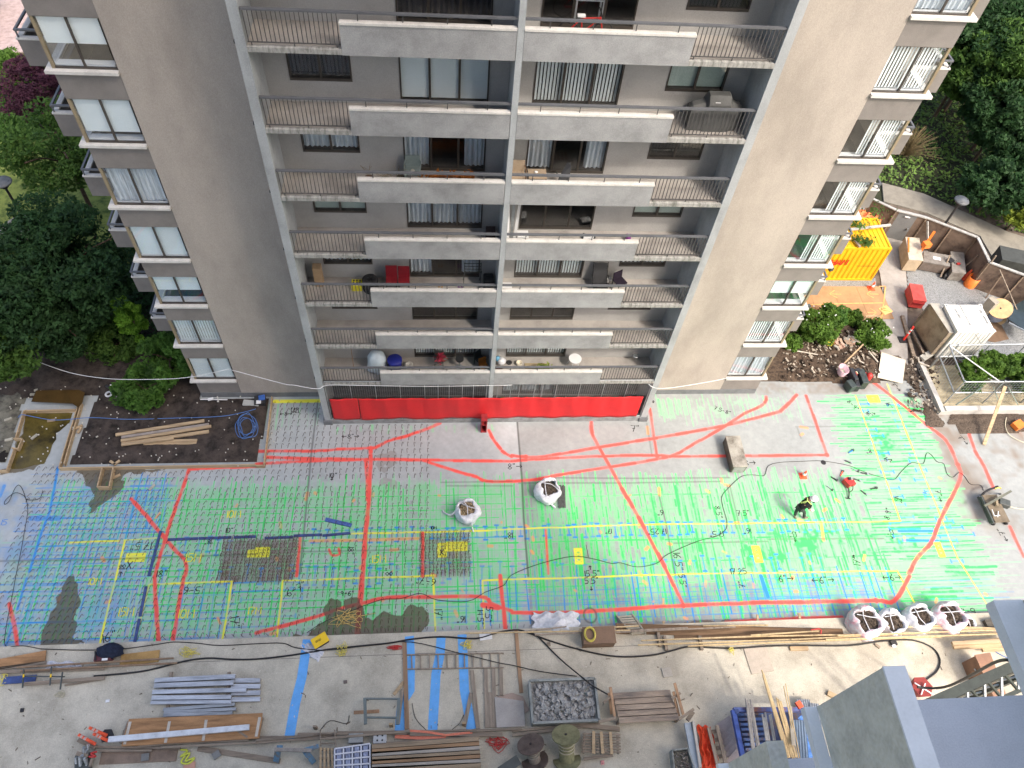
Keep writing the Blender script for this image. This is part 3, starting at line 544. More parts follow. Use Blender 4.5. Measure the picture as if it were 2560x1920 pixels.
haze('n',-6.3,-4.8,-9.4,-8,.5,.5,.3,.35,25); inpoly(TP(2,2,[(920,1550),(1000,1550),(1010,1590),(960,1600)]),'n',.8,.2); inpoly(TP(2,3,[(850,430),(1290,420),(1600,390),(1680,375),(1800,400),(1850,365),(2050,400),(2060,440),(850,450)]),'n',1,.1)
for (xa,xb,s_) in ((-9.35,-6.1,.95),(-.98,1.2,.5)):
    mm=(np.clip((gx-xa)/.15,0,1)*np.clip((xb-gx)/.15,0,1))[None,:]*(np.clip((gy+7.85)/.12,0,1)*np.clip((-5.8-gy)/.12,0,1))[:,None]; CH['n'][:]=np.maximum(CH['n'],(mm*s_*(.55+.6*n2d(.4,90))).astype(np.float32)); CH['g'][:]*=(1-.6*mm*s_).astype(np.float32)
A4=np.zeros((ny*nx,4),np.float32); B4=A4.copy()
for k,c in enumerate('gbyd'): A4[:,k]=CH[c].ravel()
for k,c in enumerate('rwno'): B4[:,k]=CH[c].ravel()
Xg,Yg=np.meshgrid(gx,gy); co=np.zeros((ny*nx,3),np.float32); co[:,0]=Xg.ravel(); co[:,1]=Yg.ravel()
me=bpy.data.meshes.new('painted_slab'); nf=(nx-1)*(ny-1); me.vertices.add(nx*ny); me.vertices.foreach_set('co',co.ravel())
ii,jj=np.meshgrid(np.arange(nx-1),np.arange(ny-1)); b0=(jj*nx+ii).ravel(); q=np.stack([b0,b0+1,b0+nx+1,b0+nx],1).astype(np.int32)
me.loops.add(nf*4); me.loops.foreach_set('vertex_index',q.ravel()); me.polygons.add(nf); me.polygons.foreach_set('loop_start',np.arange(nf,dtype=np.int32)*4); me.update(calc_edges=True)
for nme,arr in (('paint_a',A4),('paint_b',B4)): at=me.attributes.new(nme,'FLOAT_COLOR','POINT'); at.data.foreach_set('color',arr.ravel())
so=bpy.data.objects.new('concrete_slab',me); COL.objects.link(so); tag(so,kind='structure'); del A4,B4
def slabmat():
    m=bpy.data.materials.new('sprayed_concrete'); m.use_nodes=True; n=m.node_tree.nodes; l=m.node_tree.links; b=n['Principled BSDF']
    def mth(op,a,bb,clamp=False):
        x=n.new('ShaderNodeMath'); x.operation=op; x.use_clamp=clamp
        for k,v in enumerate((a,bb)):
            if isinstance(v,(int,float)): x.inputs[k].default_value=v
            else: l.new(v,x.inputs[k])
        return x.outputs[0]
    def mixc(f,a,bb):
        x=n.new('ShaderNodeMix'); x.data_type='RGBA'
        l.new(f,x.inputs[0]); 
        for k,v in ((6,a),(7,bb)):
            if isinstance(v,tuple): x.inputs[k].default_value=(*v,1)
            else: l.new(v,x.inputs[k])
        return x.outputs[2]
    geo=n.new('ShaderNodeNewGeometry'); ps=geo.outputs['Position']
    def noi(s,d=5,r=.6): x=n.new('ShaderNodeTexNoise'); x.inputs['Scale'].default_value=s; x.inputs['Detail'].default_value=d; x.inputs['Roughness'].default_value=r; l.new(ps,x.inputs[0]); return x.outputs[0]
    big=noi(.45); mid=noi(3.2,6,.7); fine=noi(38,3,.7)
    r=n.new('ShaderNodeValToRGB'); e=r.color_ramp.elements; e[0].position=.3; e[0].color=(.238,.256,.254,1); e[1].position=.72; e[1].color=(.375,.398,.395,1); l.new(mth('ADD',mth('MULTIPLY',big,.5),mth('MULTIPLY',mid,.5)),r.inputs[0])
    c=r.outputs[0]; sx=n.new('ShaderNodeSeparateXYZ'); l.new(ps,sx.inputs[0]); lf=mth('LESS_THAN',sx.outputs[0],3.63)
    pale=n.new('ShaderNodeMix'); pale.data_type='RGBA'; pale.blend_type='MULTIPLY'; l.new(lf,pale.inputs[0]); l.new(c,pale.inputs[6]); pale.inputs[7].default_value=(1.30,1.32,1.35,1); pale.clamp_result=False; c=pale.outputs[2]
    sp=mth('ADD',mth('MULTIPLY',fine,1.1),mth('MULTIPLY',mid,.9)); # about 1.0 on average
    A=n.new('ShaderNodeAttribute'); A.attribute_name='paint_a'; B=n.new('ShaderNodeAttribute'); B.attribute_name='paint_b'
    sa=n.new('ShaderNodeSeparateColor'); sb=n.new('ShaderNodeSeparateColor'); l.new(A.outputs['Color'],sa.inputs[0]); l.new(B.outputs['Color'],sb.inputs[0])
    # brown grime, then green, blue, orange, yellow, red, dark, wet
    c=mixc(mth('MULTIPLY',mth('MULTIPLY',sb.outputs[2],sp),.85,True),c,(.20,.15,.11))
    def spray(v,k,off): return mth('MULTIPLY',mth('SUBTRACT',mth('MULTIPLY',v,sp),off),k,True)
    gcol=mixc(mth('MULTIPLY',mth('SUBTRACT',mth('MULTIPLY',sa.outputs[0],mth('MULTIPLY',mid,2.)),.38),2.2,True),(.20,.74,.30),(.06,.62,.15)); c=mixc(spray(sa.outputs[0],1.4,.13),c,gcol)
    c=mixc(spray(sa.outputs[1],1.45,.09),c,(.035,.26,.66))
    c=mixc(spray(B.outputs['Alpha'],1.4,.1),c,(.85,.34,.12))
    c=mixc(spray(sa.outputs[2],1.6,.12),c,(.82,.80,.07))
    c=mixc(spray(sb.outputs[0],1.5,.12),c,(.85,.11,.09))
    c=mixc(mth('MULTIPLY',A.outputs['Alpha'],.8,True),c,(.06,.06,.055))
    spk=noi(9,2,.5); rs=n.new('ShaderNodeValToRGB'); rs.color_ramp.elements[0].position=.70; rs.color_ramp.elements[1].position=.76; l.new(spk,rs.inputs[0]); c=mixc(mth('MULTIPLY',rs.outputs[0],.35),c,(.16,.15,.15))
    dk=n.new('ShaderNodeMix'); dk.data_type='RGBA'; dk.blend_type='MULTIPLY'; l.new(mth('MULTIPLY',sb.outputs[1],.95,True),dk.inputs[0]); l.new(c,dk.inputs[6]); dk.inputs[7].default_value=(.40,.33,.23,1)
    fin_=mixc(mth('MULTIPLY',sb.outputs[1],.5,True),dk.outputs[2],(.15,.13,.10)); l.new(fin_,b.inputs['Base Color'])
    rr=mth('SUBTRACT',.85,mth('MULTIPLY',sb.outputs[1],.3)); l.new(rr,b.inputs['Roughness'])
    bp=n.new('ShaderNodeBump'); bp.inputs['Strength'].default_value=.25; bp.inputs['Distance'].default_value=.01; l.new(mth('ADD',mid,fine),bp.inputs['Height']); l.new(bp.outputs[0],b.inputs['Normal']); b.inputs['Specular IOR Level'].default_value=.3
    return m
me.materials.append(slabmat())
# ---- handwriting on the slab ----
GL={'0':[[(0,.5),(.1,.9),(.3,1),(.5,.9),(.6,.5),(.5,.1),(.3,0),(.1,.1),(0,.5)]],'1':[[(.3,0),(.3,1)]],'2':[[(0,.8),(.3,1),(.6,.75),(0,0),(.6,0)]],'3':[[(0,1),(.55,1),(.25,.6),(.55,.3),(.3,0),(0,.1)]],
'4':[[(.5,0),(.5,1),(0,.4),(.6,.4)]],'5':[[(.6,1),(.1,1),(.05,.55),(.4,.6),(.6,.35),(.45,.05),(0,0)]],'6':[[(.5,1),(.1,.6),(0,.3),(.2,0),(.5,.1),(.5,.4),(.2,.5),(.02,.35)]],'7':[[(0,1),(.6,1),(.2,0)],[(.15,.5),(.5,.5)]],
'8':[[(.3,.5),(.05,.75),(.3,1),(.55,.75),(.3,.5),(0,.22),(.3,0),(.6,.22),(.3,.5)]],'9':[[(.55,.7),(.3,.5),(.05,.7),(.3,1),(.55,.75),(.5,0)]],'"':[[(.1,1.05),(.05,.8)],[(.3,1.05),(.25,.8)]],'.':[[(.2,0),(.3,.04)]],'-':[[(.05,.5),(.5,.5)]],
'M':[[(0,0),(.05,1),(.35,.4),(.65,1),(.7,0)]],'X':[[(0,0),(.6,1)],[(0,1),(.6,0)]],'>':[[(0,.5),(.9,.5)],[(.6,.8),(.9,.5),(.6,.2)]],'<':[[(0,.5),(.9,.5)],[(.3,.8),(0,.5),(.3,.2)]],' ':[],
'C':[[(.6,.85),(.3,1),(0,.5),(.3,0),(.6,.15)]],'O':[[(0,.5),(.3,1),(.6,.5),(.3,0),(0,.5)]],'N':[[(0,0),(0,1),(.55,0),(.55,1)]],'S':[[(.6,.9),(.2,1),(.05,.7),(.5,.35),(.4,.05),(0,.05)]],'J':[[(.5,1),(.5,.2),(.25,0),(0,.2)]],'F':[[(0,0),(0,1),(.5,1)],[(0,.55),(.4,.55)]],'I':[[(.2,0),(.2,1)]],'D':[[(0,0),(0,1),(.4,.85),(.55,.5),(.4,.1),(0,0)]],'W':[[(0,1),(.15,0),(.35,.6),(.55,0),(.7,1)]],'A':[[(0,0),(.3,1),(.6,0)],[(.1,.35),(.5,.35)]],'L':[[(0,1),(0,0),(.5,0)]],'H':[[(0,0),(0,1)],[(.6,0),(.6,1)],[(0,.5),(.6,.5)]],'G':[[(.6,.85),(.3,1),(0,.5),(.3,0),(.6,.1),(.6,.45),(.35,.45)]],'R':[[(0,0),(0,1),(.45,1),(.5,.65),(0,.5),(.55,0)]],'P':[[(0,0),(0,1),(.5,1),(.5,.55),(0,.5)]],'E':[[(.5,1),(0,1),(0,0),(.5,0)],[(0,.5),(.4,.5)]],'T':[[(0,1),(.6,1)],[(.3,1),(.3,0)]]}
def glyphs(mb,text,o,ux,uy,h,w):
    adv=0; o=Vector(o); ux=Vector(ux); uy=Vector(uy); nn=ux.cross(uy)
    for ch in text:
        for st in GL.get(ch,[]):
            q=[o+ux*(adv+p[0])*h+uy*p[1]*h for p in st]; L=[];Rr=[]
            for i,p in enumerate(q):
                d=(q[min(i+1,len(q)-1)]-q[max(i-1,0)]).normalized(); s=nn.cross(d)*w/2; L.append(p+s);Rr.append(p-s)
            n=len(q); mb.add(L+Rr,[(n+i,n+i+1,i+1,i) for i in range(n-1)])
        adv+={'1':.45,'.':.35,'"':.5,'M':.9,'W':.9,'>':1.1,'<':1.1,'I':.4,' ':.5}.get(ch,.78)
    return adv*h
def note(text,i,j,u,v,h,rot=0,m=None,w=.036,z=.005):
    p=P(i,j,u,v); a=R(rot); ux=Vector((math.cos(a),math.sin(a),0)); uy=Vector((-math.sin(a),math.cos(a),0)); L=sum({'1':.45,'.':.35,'"':.5,'M':.9,'W':.9,'>':1.1,'<':1.1,'I':.4,' ':.5}.get(c,.78) for c in text)*h
    mb=MB(); glyphs(mb,text,p-ux*L/2-uy*h/2+Vector((0,0,z)),ux,uy,h,w); o=mb.build('slab_writing',m or blk_ink,so,kind='structure'); return o
WO[so.name]=Vector((0,0,0))
for a in [('<8">',1,2,820,452,.24),('10"',1,2,665,790,.24),('18"',1,2,820,1440,.24,-90),('8"',1,2,1150,1620,.3,90),('18"',1,2,2185,1310,.28,180),('<8>',1,2,262,258,.2),('FIND',1,2,340,215,.14),('WALL',1,2,345,238,.14),('7"',2,2,1070,385,.36),('8">',2,2,30,712,.3),('8>',2,2,2060,680,.33),('7.5-8"',2,2,1820,230,.22,-25),('6"',2,2,1278,1112,.26,180),('8.5"',2,2,1785,1110,.26,-90),('7.5"',2,2,2000,1115,.26),('17"',2,2,835,1272,.22,180),('17.25"',2,2,1255,1275,.26,180),('17.5"',2,2,1770,1295,.26,180),('16"',2,2,2035,1270,.26,180),('16.5"',2,2,1435,1530,.32,-90),('15.5"',2,2,690,1638,.26),('17.25',2,2,1955,1618,.26),
    ('5.5"',2,3,690,40,.26),('5.5"',2,3,1475,45,.26,-90),('7"',2,3,1985,70,.26,90),('6">',3,3,160,22,.3),('<6">',3,3,480,35,.3),('<6>',3,3,1075,12,.3),('15-15"',3,3,1715,305,.24,180),('O',2,2,1222,152,.18),('0',2,2,1222,152,.1),('8-9"',3,2,735,185,.24,-60),('16"',3,2,875,262,.24,-60),('16"',3,2,1045,185,.24,-80),('8"',3,2,868,580,.26,180),('16"',3,2,1030,660,.24,-70),('16"',3,2,1120,1000,.26,-80),('8.9"',3,2,1035,1120,.26,60),('7">',3,2,1480,970,.28,-95),('7">',3,2,1110,30,.24,-60),('<7"',3,2,2030,1300,.28,100),('7">',3,2,1690,490,.24,-60),('13"',3,2,215,1300,.26,180),('13"',3,2,1055,1280,.24,180),('17"',3,2,765,1530,.32,80),
    ('10"',0,2,1980,1265,.22),('18"',0,2,1800,1365,.2,180),('17.5"',0,2,1225,1400,.34,180),('18"',0,2,1395,1640,.3),('>18',0,2,1050,1610,.26,90),('5-6"',0,3,1635,125,.3,180),('16"',0,3,940,525,.36,20),('17"',0,3,2030,400,.36,-80),('6-7"',1,3,350,110,.3,30),('9-6"',1,3,790,150,.2),('6-7"',1,3,1465,45,.3,170),('17"',1,3,1575,330,.32,-90),('16"',1,3,1775,375,.26,180),('14.5"',1,3,1940,355,.24,-90),('5.5"',1,3,2010,335,.28,-100),('10M',1,2,1535,1243,.14),('X',0,2,1125,1565,.34),('X',1,2,1610,1455,.26)]: note(*a)
for a in [('15M',1,2,1062,1512,.34),('15M',0,2,1670,1500,.36),('10M',0,2,2020,1125,.34),('10M',0,3,1610,325,.36),('15M',0,3,1090,310,.34),('17M',0,3,2200,300,.3),('10M',0,3,820,45,.3)]: note(*a,m=yel_ink,w=.04)
for a in [('15-16',0,2,390,1160,.26),('15',0,2,35,1195,.26),('16"',3,2,1370,960,.28,-75)]: note(*a,m=blu_ink,w=.03)
for i,j,u,v,rt in [(2,2,675,1585,90),(2,3,685,110,-90),(3,2,235,1350,-90),(3,2,1070,1325,-60),(3,2,742,1490,90),(1,2,655,820,-90),(3,2,915,255,-30),(3,2,1060,655,-20),(3,2,1145,1000,-20)]: note('>',i,j,u,v,.2,rt)

rr=random.Random(71); pp=[P(0,2,u+rr.uniform(-8,8),v+rr.uniform(-8,8)) for u,v in ((100,735),(100,650),(150,480),(205,440),(230,260),(400,250),(630,245),(600,330),(570,370),(520,410),(490,430),(480,480),(445,520),(430,600),(405,660),(380,690),(300,710),(200,735))]
sheet('puddle',[(p.x,p.y) for p in pp],.012,M('murky_water',(.11,.085,.022),.25,.6,.9,col2=(.035,.028,.012),bump=.02,spec=.4))
pp=[P(0,2,u+rr.uniform(-6,6),v+rr.uniform(-6,6)) for u,v in ((300,190),(340,90),(520,85),(700,85),(760,110),(740,190),(700,240),(655,200))]
sheet('puddle',[(p.x,p.y) for p in pp],.32,M('brown_puddle',(.075,.045,.015),.3,.4,1.2,bump=.05,spec=.4))
# ================= DECK, CAMERA'S OWN TOWER, TERRAIN, TREES =================
DZ=.35
deckm=M('deck_concrete',(.51,.475,.39),.85,.28,.8,col2=(.385,.355,.29),bump=.2,fine=25)
sheet('deck_slab',[(-45,-10.165),(45,-10.165),(45,-34),(-45,-34)],DZ,deckm,th=.55)
o=MB().box(-44,44,-11.02,-11.0,DZ,DZ+.004).build('deck_joint',M('dark_joint',(.2,.19,.175),.9,.2,4),kind='structure')
fgm=M('grey_green_concrete',(.70,.67,.56),.85,.18,3,bump=.3,fine=25); fgb=M('blue_grey_membrane',(.64,.655,.69),.6,.06,3,bump=.1,fine=60)
fgl=M('pale_blue_coping',(.84,.84,.82),.6,.06,3,bump=.05)
ct=thing('viewpoint_tower','blue grey balcony fins and parapets of the nearer tower at the bottom right corner','building',(6,-22,0))
MB().box(-13,18,-36,-21.6,0,57).build('tower_body',M('pale_tower_stucco',(.62,.60,.57),.9,.05,.4),ct)
def fgfin(u0,v0,u1,v1,ij,zt,h,th,led,par=ct):
    p=P(*ij,u0,v0,z=zt); q=P(*ij,u1,v1,z=zt); m=MB().box(p.x,p.x+th,-21.6,p.y,zt-h,zt-.004); m.build('fin_wall',fgm,ct); MB().box(p.x-.004,p.x+th+.004,-21.6,p.y+.004,zt-.003,zt+.02).build('coping',fgl if h>1 else fgm,ct)
    MB().box(p.x-led,p.x-.005,-21.6,p.y+.003,zt-h-.1,zt-h).build('ledge',fgl,ct); return p
pa=fgfin(990,790,1180,790,(3,3),25.,1.42,.19,.13)
p=P(3,3,1280,1070,23.6); MB().box(pa.x+.2,pa.x+4.2,-21.6,p.y,23.3,23.6).build('blue_slab',fgb,ct)
pb=P(3,3,1945,210,23.6); MB().box(pb.x,pb.x+.34,-21.6,pb.y,23.45,23.6).build('ledge',fgl,ct); MB().box(pb.x+.345,pb.x+.6,-21.6,pb.y-.01,23.5,25.3).build('fin_wall',fgm,ct)
S0=S(1500+1530*.27125,1640+785*.27125,22.35); MB().box(S0.x,S0.x+.2,-21.6,S0.y,20.95,22.35).build('fin_wall',fgm,ct); MB().box(S0.x-.14,S0.x-.004,-21.6,S0.y,20.85,20.95).build('ledge',fgl,ct)
p=P(3,3,165,1580,20.95); MB().box(S0.x+.2,S0.x+4.,-21.6,p.y,20.7,20.95).build('blue_slab',fgb,ct)
# ---- terrain helper ----
def terrain(name,pts,z,amp,m,cell=.35,grid=.12,kind='structure',edge=.5,sd=1,**k):
    xs=[p[0] for p in pts]; ys=[p[1] for p in pts]; x0,x1,y0,y1=min(xs),max(xs),min(ys),max(ys); n=len(pts)
    X=np.arange(x0,x1+grid,grid); Y=np.arange(y0,y1+grid,grid); g=np.random.default_rng(sd)
    def nn(c):
        a=g.random((int((y1-y0)/c)+4,int((x1-x0)/c)+4)); xi=((X-x0)/c).astype(int); yi=((Y-y0)/c).astype(int); fx=(X-x0)/c-xi; fy=((Y-y0)/c-yi)[:,None]; fx=fx*fx*(3-2*fx); fy=fy*fy*(3-2*fy)
        return (a[yi][:,xi]*(1-fx)+a[yi][:,xi+1]*fx)*(1-fy)+(a[yi+1][:,xi]*(1-fx)+a[yi+1][:,xi+1]*fx)*fy
    H=nn(cell*3)*.6+nn(cell)*.3+g.random((len(Y),len(X)))*.12
    XX,YY=np.meshgrid(X,Y); D=np.full(XX.shape,9.); ins=np.zeros(XX.shape,bool)
    for q in range(n):
        (xa,ya),(xb,yb)=pts[q],pts[(q+1)%n]; c=((ya>YY)!=(yb>YY)); xi=(xb-xa)*(YY-ya)/((yb-ya) if abs(yb-ya)>1e-9 else 1e-9)+xa; ins^=c&(XX<xi)
        L=(xb-xa)**2+(yb-ya)**2+1e-9; t=np.clip(((XX-xa)*(xb-xa)+(YY-ya)*(yb-ya))/L,0,1); D=np.minimum(D,np.hypot(XX-xa-t*(xb-xa),YY-ya-t*(yb-ya)))
    Z=z+np.where(ins,H*amp*np.clip(D/edge,0,1),0); idx=-np.ones(XX.shape,int); idx[ins]=np.arange(ins.sum()); vs=np.stack([XX[ins],YY[ins],Z[ins]],1).tolist(); fs=[]
    for a in range(len(Y)-1):
        for b in range(len(X)-1):
            q=(idx[a,b],idx[a,b+1],idx[a+1,b+1],idx[a+1,b])
            if min(q)>=0: fs.append(tuple(int(v) for v in q))
    mb=MB(); mb.add(vs,fs,True); return mb.build(name,m,kind=kind,**k)
# left side: bare soil, lawn, path
sp=lambda l:[(a.x,a.y) for a in l]
terrain('soil_bed',[(-16.6,-2.05),(-8.32,-2.05),(-8.2,1.5),(-9.5,1.52),(-11.4,1.52),(-11.5,7),(-30,7),(-30,1.6),(-20,1.4),(-16.3,1.6)],.012,.30,soil,sd=3)
terrain('soil_bed',sp([P(0,2,a,b) for a,b in ((-900,-200),(330,-60),(200,200),(140,440),(60,700),(-900,700))]),.01,.16,M('grey_rough_soil',(.16,.155,.125),.95,.5,2.5,col2=(.05,.045,.04),bump=.8,fine=30),sd=4)
terrain('soil_bed',sp([P(0,2,a,b) for a,b in ((-400,570),(85,560),(60,700),(-400,700))]),.05,.3,M('black_soil',(.02,.018,.017),.9,.4,4,bump=.6),sd=8)
ggr=M('lawn_grass',(.16,.20,.05),.95,.3,2,col2=(.05,.085,.022),bump=.6,fine=70)
terrain('lawn',[(-62,8.5),(-16,8.5),(-16,60),(-62,60)],-.05,.12,ggr,cell=1.5,grid=.8,sd=5)
sheet('path',sp([P(0,1,a,b,.06) for a,b in ((-900,620),(-100,360),(190,180),(430,240),(330,330),(150,470),(-100,640),(-900,1100))]),.09,M('asphalt_path',(.24,.23,.215),.9,.15,2),th=.1)
sheet('plaza',[(-60,29.5),(-27,29.5),(-27,60),(-60,60)],.1,M('pink_pavers',(.42,.33,.31),.85,.25,3),th=.1)
# right side: yard
grav=M('gravel_grey',(.27,.285,.29),.95,.5,22,col2=(.10,.105,.11),bump=1.0,fine=60)
sheet('yard_ground',[(16.2,2.28),(45,2.28),(45,16),(16.2,16)],-.05,M('yard_dirt',(.13,.105,.085),.95,.4,1.5,col2=(.05,.04,.035),bump=.5))
terrain('gravel_yard',[(26.4,5.2),(27.2,6.7),(26.9,9),(27.9,12.4),(32.8,10.7),(32.6,8.8),(36,7.3),(36,3.5),(28,3.4)],-.02,.07,grav,cell=.2,grid=.1,kind='stuff',sd=6)
sheet('walkway',[(22.9,3.0),(24.8,3.2),(26.9,9),(28.6,14.5),(26.2,16),(25.6,10),(24.9,7),(23.4,5)],.0,yard,th=.08)
sheet('gravel_strip',[(20.5,8.85),(25,8.9),(25.2,9.6),(20.5,9.6)],.012,grav)
terrain('dirt_bank',[(15.6,2.32),(22.9,2.0),(23.5,3.6),(24.6,6.6),(20,6.6),(16.3,6.0)],-.02,.42,M('bank_soil',(.085,.06,.042),.95,.6,6,col2=(.02,.015,.012),bump=.9),sd=7)
terrain('dirt_bank',[(24.3,-.6),(25.3,-.7),(26,.25),(34,.1),(34,-.7),(25.6,-.5),(24.7,1.4),(23.6,3.9),(24.6,4),(25.2,2.5)],.01,.22,rubble,grid=.08,sd=9)
terrain('dirt_bank',[(26,-1.1),(34,-.9),(34,.1),(26,.1)],.01,.16,rubble,grid=.08,sd=19)
sheet('path',[(28,16.2),(30.5,15.2),(33.2,13.2),(33.2,11.2),(36,10),(48,5.5),(48,9),(38,12.2),(35.2,13.6),(31,17),(28.5,18)],.03,M('brown_grey_path',(.24,.225,.19),.9,.2,1.5),th=.1)  # plain brown grey, darker than the yard walkway
ivm=M('ivy_leaves',(.10,.18,.035),.75,.5,3,col2=(.035,.075,.015),bump=0,fine=18)
# ---- foliage ----
def leafcloud(pts,size,seed,up=.35):
    g=np.random.default_rng(seed); N=len(pts); a=g.normal(size=(N,3)); a[:,2]=np.abs(a[:,2])*1.0+up; a/=np.linalg.norm(a,axis=1)[:,None]; t=g.normal(size=(N,3)); u=np.cross(a,t); u/=np.linalg.norm(u,axis=1)[:,None]; v=np.cross(a,u)
    s=size*(.6+.8*g.random((N,1))); L=u*s*.9; W=v*s*.42; V=np.stack([pts-L,pts+W-.1*L,pts+L,pts-W-.1*L],1).reshape(-1,3); return V
def leafmesh(name,V,m,parent=None,**k):
    n=len(V)//4; me=bpy.data.meshes.new(name); off=np.array(WO[parent.name]) if parent is not None else np.array([V[:,0].mean(),V[:,1].mean(),V[:,2].min()])
    me.vertices.add(len(V)); me.vertices.foreach_set('co',(V-off).astype(np.float32).ravel()); me.loops.add(n*4); me.loops.foreach_set('vertex_index',np.arange(n*4,dtype=np.int32)); me.polygons.add(n); me.polygons.foreach_set('loop_start',np.arange(n,dtype=np.int32)*4); me.update(calc_edges=True); me.materials.append(m)
    o=bpy.data.objects.new(name,me); COL.objects.link(o)
    if parent is not None: o.parent=parent; WO[o.name]=WO[parent.name]
    else: o.location=off
    return tag(o,**k)
def crownpts(c,rx,ry,rz,n,seed,blobs=26,fill=.25):
    g=np.random.default_rng(seed); P0=[]; 
    for b in range(blobs):
        d=g.normal(size=3); d/=np.linalg.norm(d); d[2]=d[2]*.8+.15; r=(.55+.45*g.random()); bc=np.array(c)+d*np.array([rx,ry,rz])*r; br=g.uniform(.2,.38)*min(rx,ry); k=int(n/blobs)
        q=g.normal(size=(k,3)); q/=np.linalg.norm(q,axis=1)[:,None]; q*=(1-fill*g.random((k,1)))*br; q[:,2]*=.6; P0.append(q+bc)
    return np.concatenate(P0)
def leafm(name,c,c2,tr=.35):
    m=mat(name,c,.7,.4,1.6,col2=c2,bump=0,fine=9,spec=.25); n=m.node_tree.nodes; l=m.node_tree.links
    if 'Translucent BSDF' not in n:
        t=n.new('ShaderNodeBsdfTranslucent'); t.inputs[0].default_value=(*[min(1,x*1.6) for x in c],1); x=n.new('ShaderNodeMixShader'); x.inputs[0].default_value=tr; b=n['Principled BSDF']; l.new(b.outputs[0],x.inputs[1]); l.new(t.outputs[0],x.inputs[2]); l.new(x.outputs[0],n['Material Output'].inputs[0])
    return m
LG=leafm('green_leaves',(.075,.15,.03),(.02,.05,.014)); LD=leafm('dark_green_leaves',(.034,.085,.028),(.009,.026,.011)); LP=leafm('purple_leaves',(.085,.03,.05),(.035,.012,.022)); LB=leafm('bright_green_leaves',(.10,.19,.03),(.04,.09,.018)); LY=leafm('yellow_green_leaves',(.20,.26,.04),(.08,.13,.025)); LR=leafm('shrub_leaves',(.075,.17,.03),(.025,.06,.015))
bark=M('bark',(.09,.065,.045),.9,.4,6,bump=.5)
def tree(name,label,cat,c,r,ht,m,n,size,seed,group=None,rz=None,blobs=48,cz=None,trunk=True,limb=6):
    cx,cy=c; rx,ry=(r,r) if not isinstance(r,tuple) else r; rz=rz or rx*.75; zc=cz if cz is not None else ht-rz
    t=thing(name,label,cat,(cx,cy,0),group); rr=random.Random(seed)
    mb=MB(); tr=.05*ht**.8*.5+.03; mb.cyl((cx,cy,-.1),(cx+.1,cy,zc),tr,tr*.5,n=8)
    mb.build('trunk',bark,t)
    for q in range(limb):
        a=q/limb*6.28+rr.random(); e=Vector((cx+math.cos(a)*rx*.75,cy+math.sin(a)*ry*.75,zc+rr.uniform(-.1,.5)*rz)); s=Vector((cx,cy,zc*rr.uniform(.5,.95))); md=(s+e)/2+Vector((0,0,.12*rx)); MB().tube([s,md,e],tr*.3,n=5,sub=3).build('limb',bark,t)
    pts=crownpts((cx,cy,zc),rx,ry,rz,n,seed,blobs); leafmesh('crown',leafcloud(pts,size,seed+7),m,t); return t
def tP(i,j,u,v,z): p=P(i,j,u,v,z); return (p.x,p.y)
GT='garden trees beside the left flank of the tower'
tree('garden_tree','light green spreading tree with sparse branches over the left lawn','tree',tP(0,0,500,1230,5),2.9,6.6,LG,15000,.12,11,GT,blobs=60)
tree('garden_tree','dark green broadleaf tree just below the light green spreading tree','tree',tP(0,1,480,580,4.4),3.4,6.4,LD,26000,.13,12,GT,blobs=55)
tree('garden_tree','dark tree cut by the left picture edge below the grey path','tree',tP(0,1,60,900,4.),3.0,5.8,LD,14000,.13,13,GT,blobs=45)
tree('garden_tree','bluish green low tree above the rubble patch of the left garden','tree',tP(0,1,450,1080,2.6),2.3,4.2,LD,12000,.12,14,GT,blobs=36)
tree('conifer_tree','drooping green conifer at the far left above the soil bed','tree',tP(0,1,60,1330,2.),2.2,4.2,LG,7000,.15,15,GT)
tree('maple_tree','dark purple leaved maple beside the upper left balconies','tree',tP(0,0,270,740,4.),2.2,5.4,LP,11000,.11,16,blobs=45)
tree('garden_shrub','yellow green shrub at the left edge beside the purple maple','shrub',tP(0,0,0,640,2.),2.,3.2,LB,7000,.11,17)
tree('garden_shrub','rounded green shrub between the purple maple and the lawn','shrub',tP(0,0,80,960,1.),1.9,2.,LR,5000,.13,18)
tree('columnar_cedar','narrow bright green columnar cedar under the left side balconies','tree',(-14.7,4.6),(.62,.62),3.9,leafm('cedar_leaves',(.17,.34,.04),(.07,.16,.02)),9000,.085,19,rz=1.9,cz=2.0,blobs=50,limb=0)
GS2='low shrubs at the foot of the left flank'
tree('low_shrub','rounded shrub touching the lowest window of the left flank','shrub',(-12.9,3.0),1.35,2.3,LR,7000,.12,20,GS2,limb=3)
tree('low_shrub','mid green shrub spreading over the soil behind the lumber pile','shrub',(-13.9,1.6),1.2,1.6,LR,6000,.12,21,GS2,limb=3)
tree('low_shrub','dull green shrub growing under the columnar cedar','shrub',(-15.9,4.6),1.3,1.4,LG,5000,.12,22,GS2,limb=3)
tree('low_shrub','small shrub beside the rubble patch of the left garden','shrub',(-18.3,5.0),.9,1.,LG,2500,.11,23,GS2,limb=3)
g=np.random.default_rng(77)
